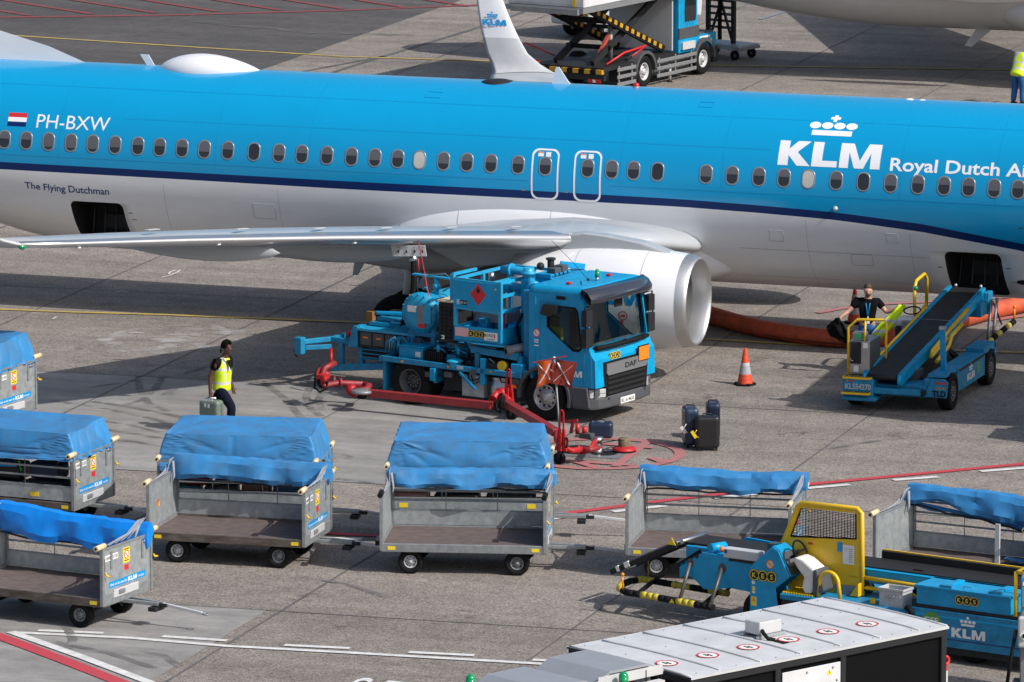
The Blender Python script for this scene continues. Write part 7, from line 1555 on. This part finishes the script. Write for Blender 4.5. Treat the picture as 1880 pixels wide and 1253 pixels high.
g = G(); g.box(L2+.0, L2+.05, -1.3, -1.18, .9, 1.7, LGREY); g.tube(arc((L2+.05, -1.25, 1.85), .06, 0, 360, 12)[:-1], .025, REDD, 8, closed=True); g.bar((L2+.05, -1.25, 1.78), (L2+.05, -1.25, 1.6), .04, .04, REDD); mk('towing_eye', g, KX)
def hood(px, py, z, rz, label, rail):
    p = at_z(px, py, z); t = thing('hose_cabinet', label, 'hose cabinet', (p.x, p.y, 0), rz, 'hooded hose cabinets in front of the container')
    g = G(); pr_ = [(-.70, z-.16), (-.36, z), (.36, z), (.70, z-.13), (.70, z-.17), (.36, z-.04), (-.36, z-.04), (-.70, z-.20)]
    g.prism(pr_, (0, .62, 0), X, Z, 1.24, HOODM); hd_ = mk('hood', g, t, bevel=.006)
    g = G(); g.box(-.72, -.70, -.62, .62, z-.21, z-.155, LGREY); g.box(-.6, .66, -.635, -.62, z-.19, z-.05, LGREY); mk('hood_rim', g, hd_)
    g = G()
    for x in (-.5, .5):
        for y in (-.5, .5): g.tube([(x, y, 0), (x, y, z-.25), (x*.9, y, z-.06)], .035, GREY, 8)
    mk('support_post', g, t)
    g = G(); g.lathe([(.30, -.42), (.46, -.42), (.46, -.40), (.34, -.38), (.34, .38), (.46, .40), (.46, .42), (.30, .42)], (0, 0, z-.62), Y, DRED, 28); g.cyl((0, -.5, z-.62), (0, .5, z-.62), .05, GREY); rl = mk('hose_drum', g, t)
    g = G(); g.lathe([(.345, -.36)]+[(.40+.03*(i % 2), -.36+.045*i) for i in range(17)]+[(.345, .38)], (0, 0, z-.62), Y, HOSE, 24); mk('coiled_hose', g, rl)
    g = G(); lx, ly = rail; g.cyl((lx, ly, z-.22), (lx, ly, z-.17), .075, GREY, 14); g.cyl((lx, ly, z-.17), (lx, ly, z-.06), .07, GBEAC, 14); g.ball((lx, ly, z-.06), .07, GBEAC, 14); mk('green_lamp', g, t)
    g = G(); g.bar((lx-.12, ly, z-.24), (lx+.75, ly, z-.24), .12, .04, LGREY); g.bar((lx, ly, z-.24), (lx, ly, .3), .06, .06, LGREY); g.bar((lx+.68, ly, z-.24), (lx+.68, ly, .3), .06, .06, LGREY)
    for k in range(4): g.bar((lx, ly, z-.5-.2*k), (lx+.68, ly, z-.5-.2*k), .05, .10, CREAM if k % 2 else LGREY)
    g.bar((lx+.38, ly-.06, z-.22), (lx+.38, ly-.06, z-.02), .012, .012, DARK); mk('guard_rail', g, t)
hood(1098, 1213, 2.75, 62, 'grey hooded hose cabinet overlapping the white container roof', (-.25, -.78))
hood(983, 1244, 2.75, 62, 'lower grey hooded hose cabinet, left of the other one', (-.55, .74))
pp = at_z(1882, 1266); PP = thing('power_pillar', 'grey power pillar with a rotary switch box at the right edge', 'power pillar', (pp.x+.06, pp.y, 0), 10)
g = G(); g.box(-.14, .14, -.12, .12, .1, 1.85, GREY); g.box(-.26, .26, -.22, .22, 0, .14, DGREY); mk('column', g, PP, bevel=.02)
g = G(); g.box(-.17, .17, -.26, -.12, .72, 1.22, LGREY); sbx = mk('switch_box', g, PP, bevel=.04, seg=3)
g = G(); g.cyl((-.07, -.26, .93), (-.07, -.285, .93), .065, LABELW, 20); g.bar((-.07, -.30, .90), (-.07, -.30, .96), .02, .03, BLACK); mk('rotary_switch', g, sbx)
g = G(); g.box(-.11, -.03, -.13, -.12, 1.70, 1.76, LABELW); g.box(-.13, -.09, -.13, -.12, 1.77, 1.83, DBLUE); g.tube(arc((-.10, -.14, 1.34), .04, 0, 180, 8), .012, STEEL, 6); mk('plate', g, PP)
g = G(); g.tube([(-.2, -.2, 1.0), (-.28, -.2, .5), (-.34, -.18, .05)], .03, BLACK, 8); mk('cable', g, PP)
# ------------------------------------------------------------------ cones and the air duct
def cone(label, p, white):
    t = thing('traffic_cone', label, 'traffic cone', p, 8)
    g = G(); g.prism([(.21*math.cos(rad(a)), .21*math.sin(rad(a))) for a in range(15, 375, 30)], (0, 0, .004), X, Y, .035, BLACK)
    for a in range(0, 360, 60): g.box(.17*math.cos(rad(a))-.05, .17*math.cos(rad(a))+.05, .17*math.sin(rad(a))-.05, .17*math.sin(rad(a))+.05, .0, .05, BLACK)
    mk('base', g, t, bevel=.01)
    g = G(); R_ = lambda z: .145*(1-(z-.04)/.80)+.012
    if white: bands = [(.04, .2, CONEO), (.2, .34, CONEW), (.34, .5, REDD), (.5, .62, CONEW), (.62, .74, REDD)]
    else: bands = [(.04, .11, CONEO), (.11, .14, REDD), (.14, .23, CONEO), (.23, .40, CONEW), (.40, .46, LGREY), (.46, .60, CONEO), (.60, .66, CONEO), (.66, .74, CONEO)]
    for a, b, m in bands: g.lathe([(R_(a)+.002, a), (R_(b)+.002, b)], (0, 0, 0), Z, m, 22)
    for z in (.12, .20, .48, .56, .63): g.lathe([(R_(z), z-.01), (R_(z)+.008, z), (R_(z), z+.01)], (0, 0, 0), Z, CONEO, 22)
    g.lathe([(R_(.74)+.002, .74), (.02, .755), (.001, .755)], (0, 0, 0), Z, CONEO, 22); mk('cone_body', g, t)
cone('weathered orange traffic cone with grey sleeves alone on the apron', at_z(1368, 707), False)
cone('red and white traffic cone standing behind the man in black', at_z(1569, 594), True)
g = G(); px = [(1215, 552), (1262, 566), (1310, 580), (1350, 592), (1400, 604), (1460, 614), (1520, 621), (1580, 624), (1640, 619), (1700, 606), (1760, 588), (1810, 573), (1870, 560), (1960, 545)]
P_ = [at_z(a, b, .19) for a, b in px]; pts = []; rs = []
for i in range(len(P_)-1):
    for k in range(12): pts.append(P_[i].lerp(P_[i+1], k/12)+V((0, 0, .008*nz(i*2+k*.3, 1)))); rs.append(.185*(1+.02*nz(i*3+k*.7, 4)))
for it in range(6): pts = [pts[0]]+[(pts[i-1]+pts[i]*2+pts[i+1])/4 for i in range(1, len(pts)-1)]+[pts[-1]]
du = thing('air_duct', 'fat orange preconditioned-air duct snaking over the apron past the engine', 'air duct', (P_[0].x, P_[0].y, 0)); w0 = V((P_[0].x, P_[0].y, 0)); pts = [p_-w0 for p_ in pts]
g = G(); g.tube(pts, rs, HOSE, 20); mk('duct', g, du)
g = G(); t_ = [(p_+V((0, -.17, -.07))) for p_ in pts[8:-6]]; g.tube(t_, .022, mat('dark_duct_seam', (.16, .03, .012), .7), 6); mk('duct_seam', g, du)
# ------------------------------------------------------------------ high-lift catering trucks
def haz(g, p, q, w, h, n, up=(0, 0, 1)):
    p, q = V(p), V(q)
    for i in range(n): g.bar(p.lerp(q, i/n), p.lerp(q, (i+1)/n), w, h, BLACK if i % 2 else mat_hz, up=up)
mat_hz = mat('hazard_amber', (.55, .30, .015), .5, var=.3, scale=6)
CT = thing('catering_truck', 'blue cabbed scissor-lift catering truck behind the airliner, body raised', 'truck', (-10.4, 37.9, 0), 78)
for x in (.18, 3.47):
    for s in (-1, 1): wheel(CT, (x, s*1.0, .44), .44, .28, (0, s, 0), LGREY, .55, 10)
g = G(); g.box(-2.0, 4.2, -.45, .45, .5, .72, DARK); g.box(-2.0, 2.2, -1.1, 1.1, .66, .76, DARK); g.box(-1.2, .0, -1.12, -.8, .3, .6, DARK); g.box(.8, 2.9, -1.0, -.75, .25, .6, DGREY); mk('chassis', g, CT)
g = G(); g.prism([(.18+.58*math.cos(rad(a)), .44+.58*math.sin(rad(a))) for a in range(0, 181, 15)]+[(.18+.50*math.cos(rad(a)), .44+.50*math.sin(rad(a))) for a in range(180, -1, -15)], (0, -.85, 0), X, Z, .35, DGREY); g.prism([(3.47+.60*math.cos(rad(a)), .44+.60*math.sin(rad(a))) for a in range(0, 181, 15)]+[(3.47+.50*math.cos(rad(a)), .44+.50*math.sin(rad(a))) for a in range(180, -1, -15)], (0, -.85, 0), X, Z, .35, DGREY); mk('mudguard', g, CT)
g = G()
for z in (.26, .46, .66): g.box(-1.45, -.45, -1.24, -1.20, z-.05, z+.05, GREY); g.box(.72, 2.9, -1.24, -1.20, z-.05, z+.05, GREY)
for x in (-1.3, -.6, .9, 1.8, 2.7): g.box(x-.03, x+.03, -1.20, -1.16, .2, .75, GREY)
mk('side_guard', g, CT, bevel=.01)
g = G(); g.box(-2.05, -1.95, -1.15, 1.15, .42, .58, DARK); haz(g, (-2.03, -1.1, .66), (-2.03, 1.1, .66), .14, .12, 12); g.box(-2.06, -2.04, -1.05, -.65, .36, .46, RBEAC); g.box(-2.07, -2.06, -.88, -.80, .37, .45, LABELW); mk('rear_bumper', g, CT)
g = G(); g.cyl((1.55, -1.15, .05), (1.55, -1.15, .5), .04, LGREY); g.cyl((1.55, -1.15, 0), (1.55, -1.15, .06), .09, DARK, 10, r2=.05); mk('stabiliser', g, CT)
g = G()
for s in (-1, 1):
    y = s*.72; g.bar((-2.1, y, 2.34), (1.9, y, .86), .10, .20, BLACK); g.bar((-1.7, y-s*.14, .82), (2.2, y-s*.14, 2.5), .10, .18, DARK)
    haz(g, (-2.1, y-.06, 2.36), (1.9, y-.06, .88), .012, .12, 26)
g.bar((-1.2, -.7, 1.95), (-1.2, .7, 1.95), .08, .16, BLACK); g.bar((-.9, -.7, 1.18), (-.9, .7, 1.18), .08, .12, BLACK); g.bar((.2, -.7, 1.6), (.2, .7, 1.6), .1, .1, DARK); g.cyl((-.6, -.5, .8), (-.6, -.5, 1.75), .07, GREY); g.cyl((.5, .3, .75), (.5, .3, 1.4), .1, DARK); g.bar((-1.5, -.5, .75), (-.7, -.5, 1.5), .08, .10, mat('faded_red_beam', (.38, .07, .05), .5)); mk('scissor_lift', g, CT)
g = G(); g.tube([(-1.9, .9, .8), (-2.3, 1.5, 1.05), (-1.6, 1.6, 1.25), (-1.2, .9, .9)], .022, REDD, 6); g.tube([(-1.5, -.9, .8), (-.7, -1.0, 1.05), (.5, -1.0, 1.12)], .03, REDD, 6); g.tube([(-.3, -1.0, .9), (.5, -1.0, 1.12)], .02, REDD, 6); mk('red_rail', g, CT)
g = G(); g.box(-3.2, 2.4, -1.2, 1.2, 2.52, 4.9, CONTW); bx_ = mk('lift_body', g, CT, bevel=.03)
g = G(); g.box(-3.3, 2.4, -1.22, 1.22, 2.38, 2.52, GREY); g.box(-3.4, -3.2, -1.1, 1.0, 2.35, 2.50, GREY); haz(g, (-2.6, -.95, 2.30), (-2.6, .9, 2.30), .06, .12, 14); g.box(-3.22, -3.20, -.9, .9, 2.6, 4.5, LGREY); g.box(-3.23, -3.22, -.95, -.85, 2.55, 4.6, YELL); mk('platform', g, bx_)
g = G(); g.box(1.95, 2.0, -1.0, 1.0, .8, 2.3, LGREY); g.box(2.1, 3.15, -1.12, 1.12, .72, 2.32, TBLUE); cb_ = mk('cab', g, CT, bevel=.06, seg=3)
g = G(); g.box(3.15, 4.25, -1.10, 1.10, .72, 1.12, TBLUE); g.box(3.2, 4.2, -1.0, 1.0, 1.12, 1.16, DGREY); g.box(2.1, 3.2, -1.14, -1.1, 1.12, 1.42, DGREY); g.box(4.0, 4.28, -1.14, 1.14, .28, .72, DARK); g.text('709', (3.72, -1.115, .86), X, Z, .12, DECAL, bold=.02); g.box(3.3, 3.9, -1.106, -1.10, 1.02, 1.07, DECAL); g.box(2.2, 2.9, -1.2, -1.05, .82, 1.02, LGREY); mk('bonnet', g, cb_, bevel=.04, seg=2)
g = G(); g.prism(rrect(.62, .62, .08), (2.72, -1.125, 1.90), X, Z, .01, TGLASS); g.prism(rrect(.68, .68, .1), (2.72, -1.118, 1.90), X, Z, .004, BLACK); mk('side_window', g, cb_)
g = G()
for i in range(5): g.box(2.2+.16*i, 2.28+.16*i, -1.125, -1.12, 1.45, 2.25, TBLUE2)
g.box(3.0, 3.04, -1.13, -1.12, 1.6, 1.64, BLACK); mk('handle', g, cb_)
LD = thing('mast_trolley', 'black lattice mast on a grey trolley beside the catering truck cab', 'mast', at_z(1318, 104), 70)
g = G()
for y in (-.55, .35): g.bar((0, y, .3), (0, y, 3.4), .10, .12, DARK)
for i in range(14): g.bar((0, -.5, .85+.19*i), (0, .3, .85+.19*i), .05, .07, DGREY)
g.bar((0, -.5, .5), (0, -.1, 1.6), .06, .06, DARK); g.bar((0, .3, .5), (0, -.1, 1.6), .06, .06, DARK); g.bar((-.05, -.1, .5), (-.05, -.1, 3.2), .08, .1, BLACK); g.ball((0, -.5, 1.9), .12, TBLUE, 8, (1, 1, 1.6)); mk('mast', g, LD)
g = G(); g.box(-.5, .5, -1.1, .5, .30, .42, GALV); g.box(-.52, .52, -1.12, -1.05, .28, .38, GREY); mk('trolley_bed', g, LD, bevel=.01)
for x, y in ((-.4, -.9), (.4, -.9), (-.4, .4), (.4, .4)): wheel(LD, (x, y, .14), .14, .08, (1, 0, 0), GREY, .5, 5)
VN = thing('white_van', 'white van partly hidden behind the scissor lift of the catering truck', 'van', at_z(1148, 62), 60)
g = G(); g.prism([(-2.2, .4), (2.3, .4), (2.35, .95), (1.5, 1.15), (.9, 1.85), (-2.2, 1.9)], (0, .85, 0), X, Z, 1.7, CONTW); vb = mk('body', g, VN, bevel=.1, seg=3)
g = G(); g.prism([(1.42, 1.16), (1.5, 1.18), (.95, 1.8), (.85, 1.8)], (0, .7, 0), X, Z, 1.4, TGLASS); g.box(.2, 1.2, -.862, -.85, 1.2, 1.7, TGLASS); mk('glass', g, vb)
for x in (-1.4, 1.5):
    for s in (-1, 1): wheel(VN, (x, s*.75, .32), .32, .2, (0, s, 0), LGREY, .55, 6)
# truck copy added out of frame; its raised body casts shade at the loader
shade_truck = dup(CT, (16.2, -6.5, 0), -86, "scissor-lift catering truck added unseen right of the frame to cast shade")
for k in kids(shade_truck):
    if k.name.startswith('lift_body'): k.location.z += 1.5
# ------------------------------------------------------------------ one object per separate piece
split_apart({'side_window', 'front_mudguard', 'mud_flap', 'mudguard', 'side_fittings', 'side_guard', 'antenna_fairing', 'upper_surface_placards', 'inlet_boom', 'red_rail', 'louvre', 'corner_panel', 'boom_arm', 'boom_hose', 'deck_fittings', 'cab_step', 'support_strut', 'instruction_sheet', 'vessel_cradle', 'folding_rail', 'bumper_strut', 'marker_wand', 'latch', 'relief_valve', 'lift_arm', 'axle', 'cowl_stickers', 'door_decals', 'reflector', 'placards', 'cabin_door', 'tank_markings', 'end_roller', 'caster_wheels', 'display', 'pipework', 'cable_loops', 'marker_fittings'})
for o in bpy.data.objects:
    if o.type == 'MESH' and o.parent is None and not o.get('label') and not o.get('kind'): print('STRAY', o.name)
